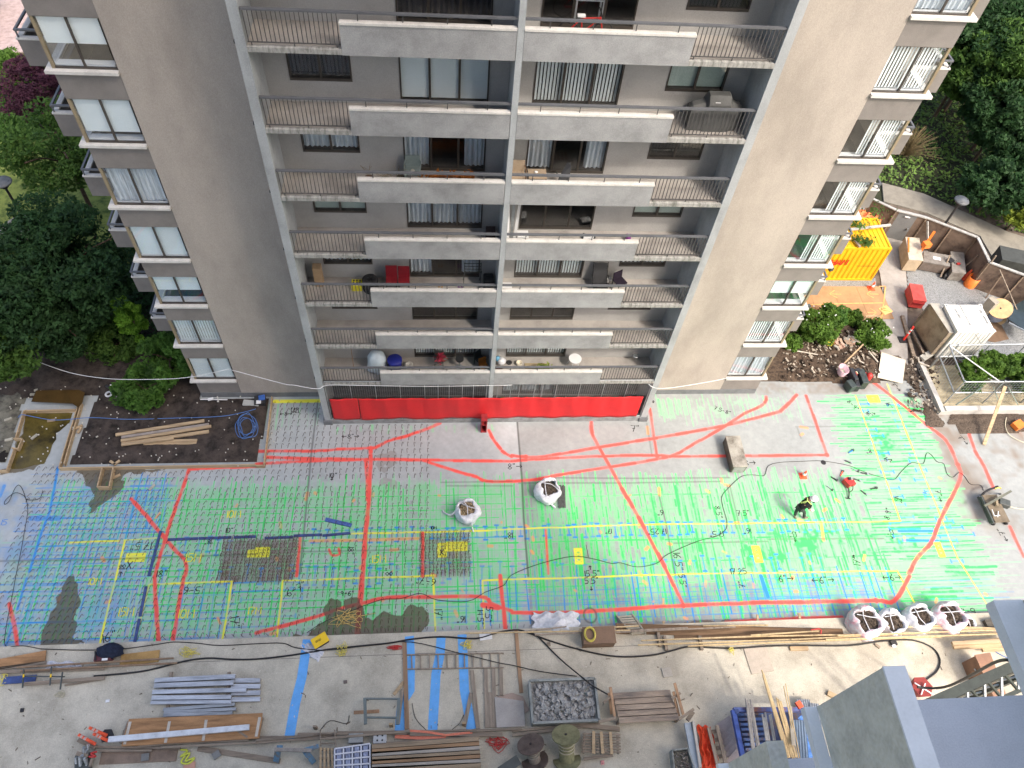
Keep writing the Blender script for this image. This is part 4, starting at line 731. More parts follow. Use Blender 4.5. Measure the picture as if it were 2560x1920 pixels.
def scatter(poly,n,z0,z1,size,m,name,sd,kind='stuff',**k):
    g=np.random.default_rng(sd); xs=[p[0] for p in poly]; ys=[p[1] for p in poly]; X=g.uniform(min(xs),max(xs),n*3); Y=g.uniform(min(ys),max(ys),n*3); ins=np.zeros(len(X),bool); q=len(poly)
    for a in range(q):
        (xa,ya),(xb,yb)=poly[a],poly[(a+1)%q]; c=((ya>Y)!=(yb>Y)); xi=(xb-xa)*(Y-ya)/((yb-ya) if abs(yb-ya)>1e-9 else 1e-9)+xa; ins^=c&(X<xi)
    X=X[ins][:n];Y=Y[ins][:n]; Z=z0+(z1-z0)*g.random(len(X))*(.5+.5*np.sin(X*1.7)*np.cos(Y*1.3)); return leafmesh(name,leafcloud(np.stack([X,Y,Z],1),size,sd,1.0),m,kind=kind,**k)
scatter([(17,17),(28,18.3),(31,17.2),(35.4,13.8),(38.5,12.5),(50,8.5),(62,30),(50,60),(17,60)],70000,-.02,.5,.15,ivm,'ground_cover',31)
scatter([(-30,4),(-12,4),(-12,8.5),(-17,12),(-30,9)],16000,0,.45,.15,LD,'ground_cover',32)
scatter([(-40,20.5),(-22,20.5),(-22,29),(-40,29)],9000,0,.6,.17,LG,'ground_cover',33)
GF='dense woodland behind the right flank'
W=[('forest_tree','dark green tree at the top right corner with pale leaf sprays',3,0,2150,120,6.5,4.2,9,LD),('forest_tree','dark tree behind the topmost right flank windows',3,0,1900,330,5.5,3.4,8,LD),('forest_tree','tree with light leaf tips at the upper right picture edge',3,0,2180,560,5.5,3.2,8,LG),
('forest_tree','leafy tree right of the second right flank window',3,0,1680,600,4,2.6,6,LG),('forest_tree','broad dark tree in the middle of the right woodland',3,0,2050,860,4.0,2.8,6,LD),('forest_tree','deep green tree right of the brown shrub',3,0,2000,1060,3.0,2.3,4.6,LD),
('forest_tree','dark bushy tree at the right edge above the ivy slope',3,0,2260,1230,3.0,2.4,4.8,LD),('forest_tree','dense dark tree just above the street lamp head',3,1,1960,-30,2.0,1.9,3.6,LD),('forest_tree','yellow green shrub tree at the right edge above the ivy slope',3,1,2170,190,1.3,1.1,2.3,LY),('forest_tree','dark tree between the yellow green shrub tree and the dense dark tree',3,1,2260,20,2.0,1.7,3.4,LD)]
for q,(nm,lb,i,j,u,v,zc,r,h,m) in enumerate(W): tree(nm,lb,'tree',tP(i,j,u,v,zc),r,h,m,int(5200*r),.165,40+q,GF,blobs=60)
t=thing('brown_shrub','leafless brown twiggy shrub beside the third right flank window','shrub',(*tP(3,0,1230,1250,1.),0)); bx,by=t.location.x,t.location.y; m=MB(); rr=random.Random(4)
for q in range(260):
    a=rr.uniform(0,6.28); el=rr.uniform(.5,1.5); L=rr.uniform(1.2,2.6); d=Vector((math.cos(a)*math.cos(el),math.sin(a)*math.cos(el),math.sin(el)))*L; m.tube([(bx,by,.1),(bx+d.x*.4,by+d.y*.4,d.z*.55),(bx+d.x,by+d.y,d.z*.9)],.011,n=3,sub=2)
m.build('twigs',M('dry_twig',(.22,.17,.09),.9,.3,5),t,kind='stuff'); MB().cyl((bx,by,-.05),(bx,by,.3),.07).build('stem',bark,t)
# ================= THINGS ON THE SLAB =================
def plank(name,label,cat,ij,a,b,w,h,z=0.,m=wood,group=None,mz=None,z2=None,par=None):
    p=P(*ij,*a,z=z+h/2); q=P(*ij,*b,z=(z if z2 is None else z2)+h/2)
    return MB().bar(p,q,w,h).build(name,m,par,label=label,cat=cat,group=group)
# ---- rebar hooks ----
def hook_mesh(): 
    m=MB(); m.tube([(0,0,0),(.0,.06,.10),(.0,.11,.15),(.04,.10,.16),(.05,.06,.14)],.008,n=4,sub=2); return m
def lean_mesh(dx,dy,h): m=MB(); m.tube([(0,0,0),(dx*.55,dy*.55,h*.6),(dx,dy,h),(dx+.045,dy+.005,h+.005),(dx+.06,dy-.055,h-.015)],.0095,n=4,sub=1); return m
hooks=[]; 
def ok(x,y): return not (-16.9<x<-8.1 and y>-2.35) and not (x<-8.3 and y>-2.3)
x=-17.9
while x<-.5:
    y=-9.95
    while y<1.2:
        if ok(x,y) and (y<-2.1 or x>-8.1) and not (y>-.3 and x>-5.6):
            dense=(-9.35<x<-6.1 or -.95<x<1.2) and -7.75<y<-5.85
            if not dense and not(-3.35<y<-3.05): hooks.append((x,y,0))
        y+=.29 if y<-3 else .33
    x+=.305 if x>-12 else .27
for (a,b) in ((-9.3,-6.15),(-.9,1.15)):
    x=a
    while x<b:
        y=-7.75
        while y<-5.85: hooks.append((x,y,1)); y+=.135
        x+=.17
hooks=[(x+random.uniform(-.03,.03),y+random.uniform(-.03,.03),d) for x,y,d in hooks]
hooks.sort(key=lambda q:(q[0]-CAM[0])**2+(q[1]-CAM[1])**2)
protos={}
def proto(x):
    k=0 if x>-2.5 else 1 if x>-6 else 2 if x>-10 else 3 if x>-14 else 4
    if k not in protos: protos[k]=lean_mesh((.0,.03,.07,.11,.15)[k],(.15,.15,.15,.13,.11)[k],.14)
    return k
first={}
for n,(x,y,d) in enumerate(hooks[:300]):
    k=proto(x)
    if k not in first:
        o=protos[k].build('rebar_hook',rust,label='short hooked rebar dowel standing in the spray painted slab',cat='rebar dowel',group='rebar dowels standing in the slab',origin=(0,0,0)); first[k]=o
    else: o=dup(first[k])
    o.location=(x,y,0); o.rotation_euler=(0,0,random.uniform(-.2,.2)); o.scale=(1,1,random.uniform(.9,1.2))
mb=MB()
for x,y,d in hooks[300:]:
    pr_=protos[proto(x)]; a=random.uniform(-.25,.25); c,s_=math.cos(a),math.sin(a); mb.add([(x+v[0]*c-v[1]*s_,y+v[0]*s_+v[1]*c,v[2]) for v in pr_.v],pr_.f)
mb.build('rebar_hooks',rust,kind='stuff')
# straight edge dowels along the deck edge
pd=MB().cyl((0,0,0),(0,0,.42),.008,n=5).build('edge_dowel',rust,label='short upright rusty bar standing along the slab edge by the deck',cat='rebar dowel',group='upright bars along the deck edge',origin=(0,0,0)); fst=True
x=-11.2
while x<3.4:
    o=pd if fst else dup(pd); fst=False; o.location=(x,-10.0,0); o.rotation_euler=(random.uniform(-.1,.1),random.uniform(-.1,.1),0); x+=.33
# ---- navy steel plates lying in a row ----
GN='navy painted steel flats lying end to end on the yellow lines'
for lb,ij,a,b in (('navy steel flat left of the two others on the horizontal yellow line',(0,2),(1450,1345),(1710,1335)),('navy steel flat marked by a yellow cross at its left end',(0,2),(1720,1335),(2000,1325)),('navy steel flat crossing the joint beside the dense rebar',(0,2),(2020,1325),(2212,1318)),
    ('dull navy steel flat under the middle of the horizontal row',(1,2),(75,1332),(320,1322)),('dark navy steel flat second from the right end of the row',(1,2),(325,1312),(570,1302)),('dark navy steel flat at the right end of the row near the thick red line',(1,2),(575,1310),(815,1288)),
    ('navy steel flat standing off the vertical yellow line at its upper end',(0,2),(1388,1270),(1285,1659)),('navy steel flat on the vertical yellow line in its middle',(0,3),(1262,90),(1210,350)),('navy steel flat at the lower end of the vertical yellow line',(0,3),(1205,370),(1160,590))):
    plank('steel_flat',lb,'steel flat',ij,a,b,.11,.05,0,navy,GN)
plank('steel_flat','loose blue steel bar lying askew between the hooked dowels','steel flat',(1,2),(600,1170),(825,1222),.17,.07,0,M('blue_scuffed_steel',(.07,.13,.38),.6,.35,9))
# ---- formwork boards on the left ----
GF2='timber formwork boards edging the left soil bed'
for lb,ij,a,b in (('long timber edge board along the lower side of the left soil bed',(0,2),(515,735),(2212,705)),('outer of the two parallel edge boards between puddle and soil',(0,2),(515,735),(690,160)),('inner of the two parallel edge boards between puddle and soil',(0,2),(560,700),(710,170)),
    ('edge board at the head of the brown puddle',(0,2),(215,240),(655,230)),('edge board left of the brown puddle above the notch',(0,2),(215,240),(140,480)),('edge board left of the brown puddle below the notch',(0,2),(130,570),(65,755)),('edge board at the left picture edge below the puddle',(0,2),(65,755),(-120,760)),
    ('short board on the upper side of the puddle notch',(0,2),(125,480),(200,480)),('short board on the right side of the puddle notch',(0,2),(200,480),(165,565)),('short board on the lower side of the puddle notch',(0,2),(165,570),(110,560)),
    ('edge board on the right end of the left soil bed',(1,2),(70,712),(140,118)),('short board closing the long edge board near the red lines',(1,2),(0,712),(70,712))): plank('edge_board',lb,'board',ij,a,b,.045,.24,0,wood,GF2)
t=thing('timber_box','open timber box form standing against the long edge board','box form',(*tP(0,2,915,800,0),0))
for a,b in (((890,735),(848,900)),((985,735),(950,900)),((848,900),(950,900))): p=P(0,2,*a,z=.14);q=P(0,2,*b,z=.14); MB().bar(p,q,.045,.28).build('side_board',wood,t)
for n,(u,v,r) in enumerate(((690,380,.6),(695,410,1.3),(1010,800,.5),(980,690,-.6),(1015,690,.8),(450,325,.2),(305,465,.9),(1315,895,1),(335,60,.4),(300,100,.1),(85,490,.3),(80,315,.4))):
    p=P(0,2,u,v); MB().obox((p.x,p.y,.1 if v<700 else .03),(.32,.11,.06),r).build('timber_offcut',wood if n<6 else M('pale_chunk',(.42,.40,.33),.9,.2,3),label='small timber offcut or rubble chunk near the left soil bed',cat='offcut',group='offcuts near the left soil bed')
# lumber pile on soil
GL2='new lumber lying on the left soil bed'
for lb,a,b,z,w in (('uppermost plank of the lumber on the soil bed',(1000,440),(1765,318),.3,.14),('grey plank second from the top of the lumber on the soil',(1050,462),(1805,350),.26,.13),('orange plank in the middle of the lumber on the soil',(1045,490),(1825,365),.32,.13),('plank above the lowest ones in the lumber on the soil',(1050,520),(1805,410),.24,.15),('long knotted plank at the lower left of the lumber',(1050,525),(1500,470),.34,.12),('short lowest board of the lumber on the soil bed',(1238,500),(1703,488),.2,.14),('lowest thin plank beneath the short board of the lumber',(1240,520),(1700,512),.16,.08)):
    plank('lumber_plank',lb,'plank',(0,2),a,b,w,.07,z,M('grey_plank',(.33,.29,.26),.8,.2,2) if 'grey' in lb else wood,GL2)
# hoses
def cable(name,label,cat,pts,r,m,z=.02,group=None,sub=4):
    q=[P(i,j,u,v,z=(zz if zz is not None else z)) for (i,j,u,v,*r2) in pts for zz in [r2[0] if r2 else None]]
    return MB().tube(q,r,n=6,sub=sub).build(name,m,label=label,cat=cat,group=group)
cable('air_hose','long pale blue hose running over the left soil bed','hose',[(0,2,155,290,.3),(0,2,190,265,.3),(0,2,300,285,.15),(0,2,450,310,.15),(0,2,600,305,.3),(0,2,800,290,.3),(0,2,1100,305,.25),(0,2,1500,295,.25),(0,2,1900,280,.25),(0,2,2100,245,.25),(0,2,2212,215,.25)],.018,bluehose,.2)
rr=random.Random(3); pts=[]
for k in range(46): a=k*.75; pts.append((0,2,2130+75*math.cos(a)*(1+.25*math.sin(k*.31))+rr.uniform(-12,12),360+95*math.sin(a)*(1+.2*math.cos(k*.23))+rr.uniform(-15,15),.22+.002*k))
cable('hose_coil','tangled blue hose coil on the soil next to the right end board','hose',pts,.016,bluehose)
MB().obox(P(0,2,2170,165,z=.2),(.75,.3,.08),-.1).build('foam_board',M('grey_board',(.45,.46,.44),.8,.1,2),label='pale grey board end lying at the foot of the left flank',cat='board')
t=thing('valve_box','dark box with blue lid and white papers by the soil edge','box',P(1,2,40,160,z=.05)); c=P(1,2,35,150,z=.2); MB().obox(c,(.5,.45,.3),.1).build('box',blackp,t); MB().obox(c+Vector((.1,.1,.17)),(.3,.3,.02),.2).build('lid',blue,t); MB().obox(c+Vector((-.02,-.15,.17)),(.22,.2,.015),.1).build('paper',white,t)
t=thing('white_flange','white square holed ring lying on the soil beside the shrub','flange',P(0,2,940,90,z=.2)); c=P(0,2,940,90,z=.22); m=MB()
for k in range(16): a=k*.3927; b=a+.3927; m.add([c+Vector((math.cos(q)*r_,math.sin(q)*r_,h_)) for h_ in (0,.04) for q,r_ in ((a,.09),(b,.09),(b,.17),(a,.17))],[(3,2,1,0),(4,5,6,7),(1,2,6,5),(3,0,4,7)])
m.build('ring',white,t)
t=thing('black_downpipe','short black pipe with white end lying on the soil','pipe',P(0,2,960,40,z=.2)); a=P(0,2,920,15,z=.3); b=P(0,2,1000,60,z=.3); MB().cyl(a,b,.07).build('pipe',blackp,t); MB().obox(P(0,2,965,12,z=.35),(.14,.1,.06),.3).build('cap',white,t)
t=thing('white_bracket','thin white bar and bracket lying below the left flank','bracket',P(0,2,1850,135,z=.2)); MB().bar(P(0,2,1730,133,z=.3),P(0,2,1965,135,z=.3),.04,.03).build('bar',white,t); MB().bar(P(0,2,1878,105,z=.33),P(0,2,1888,155,z=.33),.05,.03).build('cross_bar',capm,t); MB().obox(P(0,2,1820,130,z=.35),(.25,.13,.05),.3).build('wrap',white,t)
# white sagging string across building
cable('white_rope','long sagging white rope strung across the foot of the tower','rope',[(0,1,310,1460,1.6),(0,1,600,1560,1.8),(0,1,900,1610,2.0),(0,1,1200,1620,2.2),(0,1,1600,1605,2.6),(0,1,1985,1530,3.2)],.014,white,group='white rope across the tower foot')
cable('white_rope','white rope running from the left flank to the cage fence','rope',[(0,1,1990,1535,3.2),(1,1,230,1655,3.3),(1,2,330,10,3.3),(1,2,530,42,3.2),(1,2,620,10,3.2),(1,2,900,12,3.2),(1,2,1500,20,3.2),(2,2,0,10,3.2)],.014,white,group='white rope across the tower foot')
cable('white_rope','white rope running from the cage fence to the right flank','rope',[(2,1,1180,1659,3.2),(2,2,1240,35,3.),(2,2,1400,30,3.),(2,1,1700,1640,3.1),(2,1,1850,1610,3.2)],.014,white,group='white rope across the tower foot')
# black cables
cable('black_cable','thin black cable looping across the whole painted slab','cable',[(1,3,440,490),(1,3,470,470),(1,3,600,390),(1,3,850,290),(1,3,1080,205),(1,3,1250,195),(1,3,1420,150),(1,3,1560,205),(1,3,1830,218),(1,3,1980,140),(1,3,2140,80),(2,2,0,1648),(2,2,250,1550),(2,2,520,1490),(2,2,700,1510),(2,2,860,1550),(2,2,940,1545),(2,2,1080,1580),(2,2,1250,1550),(2,2,1340,1475),(2,2,1600,1360),(2,2,1780,1310),(2,2,1860,1220),(2,2,1820,1050),(2,2,1815,970),(2,2,1870,900),(2,2,1980,800),(2,2,2080,785),(2,2,2180,790),(3,2,0,710),(3,2,100,678),(3,2,300,668),(3,2,470,665),(3,2,700,705),(3,2,860,770),(3,2,990,808),(3,2,1090,825),(3,2,1150,760),(3,2,1240,680),(3,2,1340,690),(3,2,1370,600),(3,2,1410,610),(3,2,1460,670),(3,2,1520,690),(3,2,1550,780),(3,2,1600,805),(3,2,1650,765),(3,2,1700,800),(3,2,1750,865),(3,2,1840,875),(3,2,1860,920)],.012,black)
cable('black_cable','thin black cable lying over the hooked dowels at the far left','cable',[(0,2,370,920,.1),(0,2,340,990,.1),(0,2,240,1000,.1),(0,2,200,960,.1),(0,2,130,940,.1),(0,2,50,1000,.1),(0,2,40,1040,.1),(0,2,80,1010,.1),(0,2,130,900,.1),(0,2,170,875,.1),(0,2,210,950,.1),(0,2,240,1080,.1),(0,2,215,1250,.1),(0,2,180,1450,.1),(0,2,140,1640,.1),(0,3,110,150,.1),(0,3,60,400,.1),(0,3,40,560,.2),(0,3,60,610,.3),(0,3,140,605,.37),(0,3,220,605,.37),(0,3,350,630,.37)],.014,black)
# ---- bulk bags ----
def bulkbag(name,label,c,r,h,mm,fill,seed,group=None,sx=1.,sy=1.,ang=0):
    r*=.92; t=thing(name,label,'bulk bag',(c[0],c[1],c[2]),group); rr=random.Random(seed)
    def ring(rad,z,n=28,amp=.05,ph=0): return [(c[0]+sx*rad*math.cos(6.283*i/n)*(1+amp*math.sin(4*6.283*i/n+ph)+rr.uniform(-.03,.03)),c[1]+sy*rad*math.sin(6.283*i/n)*(1+amp*math.sin(4*6.283*i/n+ph)+rr.uniform(-.03,.03)),c[2]+z+rr.uniform(-.03,.03)*(z>0)) for i in range(n)]
    n=44; ox,oy=rr.uniform(-.08,.08),rr.uniform(-.08,.08)
    def rg(rad,z,amp,ph,dx=0,dy=0,nz=.02): 
        k5=rr.choice((5,6,7)); return [(c[0]+dx+sx*rad*math.cos(6.283*i/n)*(1+amp*math.sin(4*6.283*i/n+ph)+amp*.5*math.sin(k5*6.283*i/n+ph*2)+rr.uniform(-nz,nz)),c[1]+dy+sy*rad*math.sin(6.283*i/n)*(1+amp*math.sin(4*6.283*i/n+ph)+amp*.5*math.sin(k5*6.283*i/n+ph)+rr.uniform(-nz,nz)),c[2]+z*(1+.07*math.sin(3*6.283*i/n+ph))) for i in range(n)]
    R0=[rg(r*.80,0,.04,1),rg(r*.93,h*.12,.05,1,nz=.03),rg(r*.98,h*.4,.05,1.5,nz=.045),rg(r*.97,h*.68,.06,2,nz=.05),rg(r*.86,h*.9,.07,3,nz=.06),rg(r*.74,h*1.0,.12,3.6,ox,oy,.06),rg(r*.64,h*.95,.16,4,ox,oy,.05),rg(r*.60,h*.78,.12,4,ox,oy,.03)]
    vs=[p for q in R0 for p in q]; m=MB(); m.add(vs,[(j*n+i,j*n+(i+1)%n,(j+1)*n+(i+1)%n,(j+1)*n+i) for j in range(len(R0)-1) for i in range(n)],True); o=m.build('bag',mm,t)
    m=MB(); g2=np.random.default_rng(seed)
    for q in range(170):
        a=rr.uniform(0,6.283); d=r*.6*math.sqrt(rr.random()); z=c[2]+h*.86+rr.uniform(-.06,.04); m.obox((c[0]+sx*d*math.cos(a),c[1]+sy*d*math.sin(a),z),(rr.uniform(.03,.13),rr.uniform(.02,.05),.03),rot=Euler((rr.uniform(-.6,.6),rr.uniform(-.6,.6),rr.uniform(0,3))))
    m.lathe((c[0],c[1],c[2]+h*.78),[(r*.68,0),(r*.4,.05),(0,.08)],n=16,sx=sx,sy=sy); m.build('rubble_fill',fill,t,kind='stuff')
    for q in range(2):
        a=ang+q*1.9+rr.uniform(-.3,.3); e1=Vector((c[0]+sx*r*.8*math.cos(a),c[1]+sy*r*.8*math.sin(a),c[2]+h)); e2=Vector((c[0]+sx*r*.7*math.cos(a+2.6),c[1]+sy*r*.7*math.sin(a+2.6),c[2]+h)); mid=(e1+e2)/2+Vector((rr.uniform(-.1,.1),rr.uniform(-.1,.1),.06)); MB().tube([e1,(e1+mid)/2+Vector((0,0,.05)),mid,(e2+mid)/2,e2],.02,n=4,sub=3).build('strap',bag,t)
    return t
woodch=M('wood_scraps',(.36,.28,.17),.9,.6,12,col2=(.04,.03,.02),bump=.5)
def c3(i,j,u,v,z=0.): p=P(i,j,u,v,z=z); return (p.x,p.y,z)
t=bulkbag('bulk_bag','white bulk bag of wood scraps with one strap trailing to the left',c3(1,2,1830,1130),.62,.62,bag,woodch,1)
e=P(1,2,1710,1110,z=.5); MB().tube([P(1,2,1740,1090,z=.5),P(1,2,1680,1130,z=.25),P(1,2,1625,1110,z=.05),P(1,2,1615,1090,z=.03)],.04,n=5).build('strap',bag,t); MB().tube([P(1,2,1860,1200,z=.4),P(1,2,1870,1250,z=.1),P(1,2,1880,1280,z=.03)],.04,n=5).build('strap',bag,t)
t=bulkbag('bulk_bag','white bulk bag of dark rubble beside the short bundle of grey bars',c3(2,2,300,955),.66,.62,bag,rubble,2); MB().tube([P(2,2,330,1010,z=.4),P(2,2,350,1050,z=.1),P(2,2,375,1070,z=.03)],.05,n=5).build('strap',bag,t)
GB='row of full bulk bags at the deck edge'
bulkbag('bulk_bag','leftmost bulk bag of the deck edge row with many pink stains',c3(3,3,790,440,DZ*.3),.78,.95,bagp,rubble,3,GB,sx=1.05)
bulkbag('bulk_bag','clean white bulk bag second from the left in the deck edge row',c3(3,3,1025,430,DZ*.3),.66,.75,bag,rubble,4,GB)
bulkbag('bulk_bag','clean white bulk bag with blue print in the middle of the row',c3(3,3,1245,405,DZ*.3),.68,.9,bag,rubble,5,GB)
bulkbag('bulk_bag','bulk bag with pink stains and blue print second from the right',c3(3,3,1500,400,DZ*.3),.74,.92,bagp,rubble,6,GB,sx=1.05)
bulkbag('bulk_bag','small half hidden white bulk bag at the right end of the row',c3(3,3,1675,425,DZ*.3),.42,.5,bag,rubble,7,GB)
# blue print patches on two bags
# empty bag
c=P(2,3,380,430,z=.05); m=MB(); g=np.random.default_rng(8); n=26; vs=[];
for j in range(n):
    for i in range(n):
        u=(i/(n-1)-.5)*2; v=(j/(n-1)-.5)*2; rr_=max(0,1-(u*u+v*v)*.75); vs.append((c.x+u*.95+.07*math.sin(v*9),c.y+v*.55+.05*math.sin(u*11),c.z+.5*rr_*(.75+.3*math.sin(u*4+1)*math.cos(v*3))+.035*g.random()))
m.add(vs,[(j*n+i,j*n+i+1,(j+1)*n+i+1,(j+1)*n+i) for j in range(n-1) for i in range(n-1)],True); m.build('empty_bag',bag,label='crumpled empty white bag on the slab left of the deck box',cat='bag')
# grey bars bundle
t=thing('bar_bundle','short bundle of dark grey steel bars beside the rubble bag','bundle',c3(2,2,435,980)); rr=random.Random(9)
for k in range(7): a=P(2,2,400+k*9,880+rr.uniform(-8,8),z=.05+.03*(k%2)); b=P(2,2,405+k*9,1068+rr.uniform(-10,10),z=.05+.03*(k%2)); MB().bar(a,b,.045,.045).build('bar',M('grey_bar',(.12,.125,.12),.6,.3,8,metal=.3),t)
# job box (bin) on slab
t=thing('metal_bin','tall grey metal bin lying on the clean part of the slab','bin',(13.95,-2.2,0)); m=MB().box(13.6,14.28,-3.02,-1.36,.06,.6); m.build('body',M('bin_side_metal',(.15,.135,.11),.5,.35,3,metal=.4),t,bevel=.015)
MB().box(13.58,14.3,-3.04,-1.34,.6,.64).build('lid',M('bin_lid_metal',(.36,.34,.29),.45,.45,1.6,col2=(.17,.15,.12),metal=.3,bump=.1),t,bevel=.01); MB().box(13.66,14.22,-3.045,-3.025,.1,.55).build('front_panel',M('grey_paint',(.30,.31,.30),.6,.2,4),t)
for x in (13.68,14.2): MB().box(x-.05,x+.05,-2.95,-2.8,0,.06).build('foot',darkm,t)
MB().box(14.29,14.33,-2.3,-2.1,.4,.56).build('handle',blackp,t)
# cone
def cone(label,x,y,z,s=1,group=None,tilt=None,m=hot):
    t=thing('traffic_cone',label,'cone',(x,y,z),group); MB().box(x-.17*s,x+.17*s,y-.17*s,y+.17*s,z,z+.03).build('base',m,t); MB().lathe((x,y,z+.03),[(.12*s,0),(.03*s,.45*s),(.025*s,.46*s)],n=14).build('body',m,t); MB().lathe((x,y,z+.2*s),[(.092*s,0),(.066*s,.12*s)],n=14).build('band',white,t); 
    if tilt: t.rotation_euler=tilt
    return t
c=P(3,2,300,795); cone('small red orange cone on the slab near the drilled hole',c.x,c.y,0,1)
# hole
c=P(3,2,478,678); o=MB().lathe((c.x,c.y,.004),[(.13,0),(0.0,.001)],n=16).build('core_hole',black,so,kind='structure'); 
# drill rig / stand tool
t=thing('core_drill','red motor core drill with black handle lying on the slab','tool',c3(3,2,710,860)); a=P(3,2,690,850,z=.2); MB().obox(a,(.32,.42,.3),.5).build('motor',red,t,bevel=.03); MB().obox(a+Vector((.2,-.05,.02)),(.2,.25,.22),.2).build('tank',red,t,bevel=.02); MB().cyl(a+Vector((0,.1,.15)),a+Vector((.1,.1,.2)),.07).build('cap',blackp,t)
MB().tube([P(3,2,690,880,z=.15),P(3,2,700,930,z=.1),P(3,2,698,985,z=.05)],.03,n=6).build('shaft',blackp,t); MB().tube([P(3,2,735,880,z=.2),P(3,2,730,915,z=.15),P(3,2,705,935,z=.1)],.022,n=6).build('handle',blackp,t); MB().bar(P(3,2,672,985,z=.04),P(3,2,712,992,z=.04),.04,.04).build('grip',blackp,t)
# small things
for nm,lb,u,v,mm,r in (('blue_bottle','blue plastic bottle and rag left of the small black numbers',715,585,M('bright_blue_plastic',(.03,.25,.6),.4,.1,3),.5),('hand_tool','small grey hand tool just beside the cable',750,745,steel,-.5),('hand_tool','small dark chisel lying beside the cable bend',830,775,darkm,-.3),('hand_tool','red handled tool lying left of the core drill',635,775,hot,.9),('hand_tool','dark angle tool above the core drill',690,675,darkm,-.5),('hand_tool','small black grip near the red handled tool',568,820,blackp,-.7),('steel_strip','grey steel strip lying left of the core drill handle',530,900,steel,-.8),('steel_strip','thin dark strip right of the core drill',765,830,darkm,-.4),('hand_tool','bent dark angle lying right below the core drill',825,940,darkm,-.8),('glove','crumpled dark glove lying right of the core drill',912,905,M('dark_green',(.05,.08,.05),.8,.3,5),.2)):
    c=P(3,2,u,v); t=thing(nm,lb,nm.replace('_',' '),(c.x,c.y,0)); a=r; d=Vector((math.cos(a),math.sin(a),0)); MB().bar(c-d*.16+Vector((0,0,.03)),c+d*.14+Vector((0,0,.03)),.05,.05).build('shaft',mm,t); MB().obox(c+d*.15+Vector((0,0,.04)),(.08,.1,.08),a).build('head',darkm if mm is not darkm else steel,t)
cable('metal_rod','thin red brown rod standing near the yellow hatched square','rod',[(2,2,660,1495,.02),(2,2,640,1390,.5)],.012,rust,sub=1)
# leaning timber
plank('timber_prop','long pale timber prop leaning against the trellis bed','timber',(3,2),(1865,525),(2050,20),.16,.06,0.02,wood,z2=1.7)
# saw rig at right
t=thing('wall_saw_cart','weathered timber topped cart with machine parts and straps beside the red line','cart',c3(3,2,1960,1080))
a=P(3,2,1850,960,z=.55); b=P(3,2,2000,1195,z=.55); MB().bar(a+Vector((.35,0,0)),b+Vector((.15,0,0)),.72,.05).build('tray',M('cart_timber',(.17,.14,.10),.85,.35,3),t); MB().bar(P(3,2,1840,975,z=.5),P(3,2,1945,1205,z=.5),.07,.14).build('side_rail',darkm,t); MB().bar(P(3,2,1815,975,z=.35),P(3,2,1925,1205,z=.3),.06,.1).build('lower_rail',darkm,t)
MB().bar(P(3,2,1870,1055,z=.75),P(3,2,2100,925,z=.75),.1,.06).build('cross_beam',M('olive_beam',(.14,.145,.115),.7,.2,4),t)
MB().obox(P(3,2,2035,1030,z=.5),(.5,.35,.3),-.4).build('motor',darkm,t,bevel=.03); MB().obox(P(3,2,1975,1020,z=.7),(.1,.42,.08),-.3).build('arm',M('dull_bronze',(.27,.22,.15),.7,.3,5),t)
MB().tube([P(3,2,1850,960,z=.4),P(3,2,1880,930,z=.5),P(3,2,1930,905,z=.5),P(3,2,1985,885,z=.4)],.05,n=6).build('cable_bundle',black,t); MB().tube([P(3,2,1960,905,z=.5),P(3,2,2000,895,z=.5),P(3,2,2010,905,z=.5)],.04,n=5).build('strap',M('lemon_strap',(.6,.55,.15),.8,.1,4),t)
m=MB(); 
for q in (((1935,1085),(1955,1140)),((1955,1140),(2005,1135)),((1990,1100),(1985,1150))): m.bar(P(3,2,*q[0],z=.65),P(3,2,*q[1],z=.65),.03,.03)
m.build('white_frame',white,t)
for u,v in ((2055,1195),(1945,1200)): MB().cyl(P(3,2,u,v,z=.12)+Vector((-.04,0,0)),P(3,2,u,v,z=.12)+Vector((.04,0,0)),.12,n=14).build('wheel',black,t)
for u,v in ((1850,960),(2010,950)): MB().bar(P(3,2,u,v,z=.0),P(3,2,u,v,z=.5),.06,.06).build('leg',darkm,t)
cable('pale_hose','pale yellow hose leading from the cart to the right edge','hose',[(3,2,2015,1005,.5),(3,2,2050,1045,.2),(3,2,2130,1070),(3,2,2212,1080),(3,2,2300,1080)],.028,M('pale_hose',(.6,.56,.42),.6,.1,3))
cable('pale_hose','looped thin pale hose beside the orange pile at the right edge','hose',[(3,2,2060,290,.15),(3,2,2050,360,.1),(3,2,2080,430,.1),(3,2,2150,480,.05),(3,2,2230,510)],.02,M('pale_hose',(.6,.56,.42),.6,.1,3))
MB().obox(P(3,2,2160,355,z=.2),(.55,.4,.25),.4).build('orange_sack',orange,label='small orange heap on the dirt at the right picture edge',cat='sack')
# ================= THINGS ON THE DECK =================
D=DZ
bluep=M('sky_blue_paint',(.14,.42,.85),.7,.12,3,bump=.05)
# blue painted strips on the deck
for pts,wd in (([(445,548),(425,680),(395,880),(340,1100),(285,1410)],None),([(1325,520),(1335,700),(1330,990),(1260,1100),(1240,1335)],None),([(1600,520),(1590,680),(1555,850),(1540,1100),(1525,1345)],None),([(1780,505),(1790,680),(1800,980),(1840,1200),(1860,1325)],None)):
    MB().strip([P(1,3,u,v,z=D+.006) for u,v in pts],.36).build('painted_stripe',bluep,kind='structure')
def pl(label,ij,a,b,w,h,z=0.,m=oldw,group=None,cat='plank',name='plank',z2=None): return plank(name,label,cat,ij,a,b,w,h,D+z,m,group,z2=None if z2 is None else D+z2)
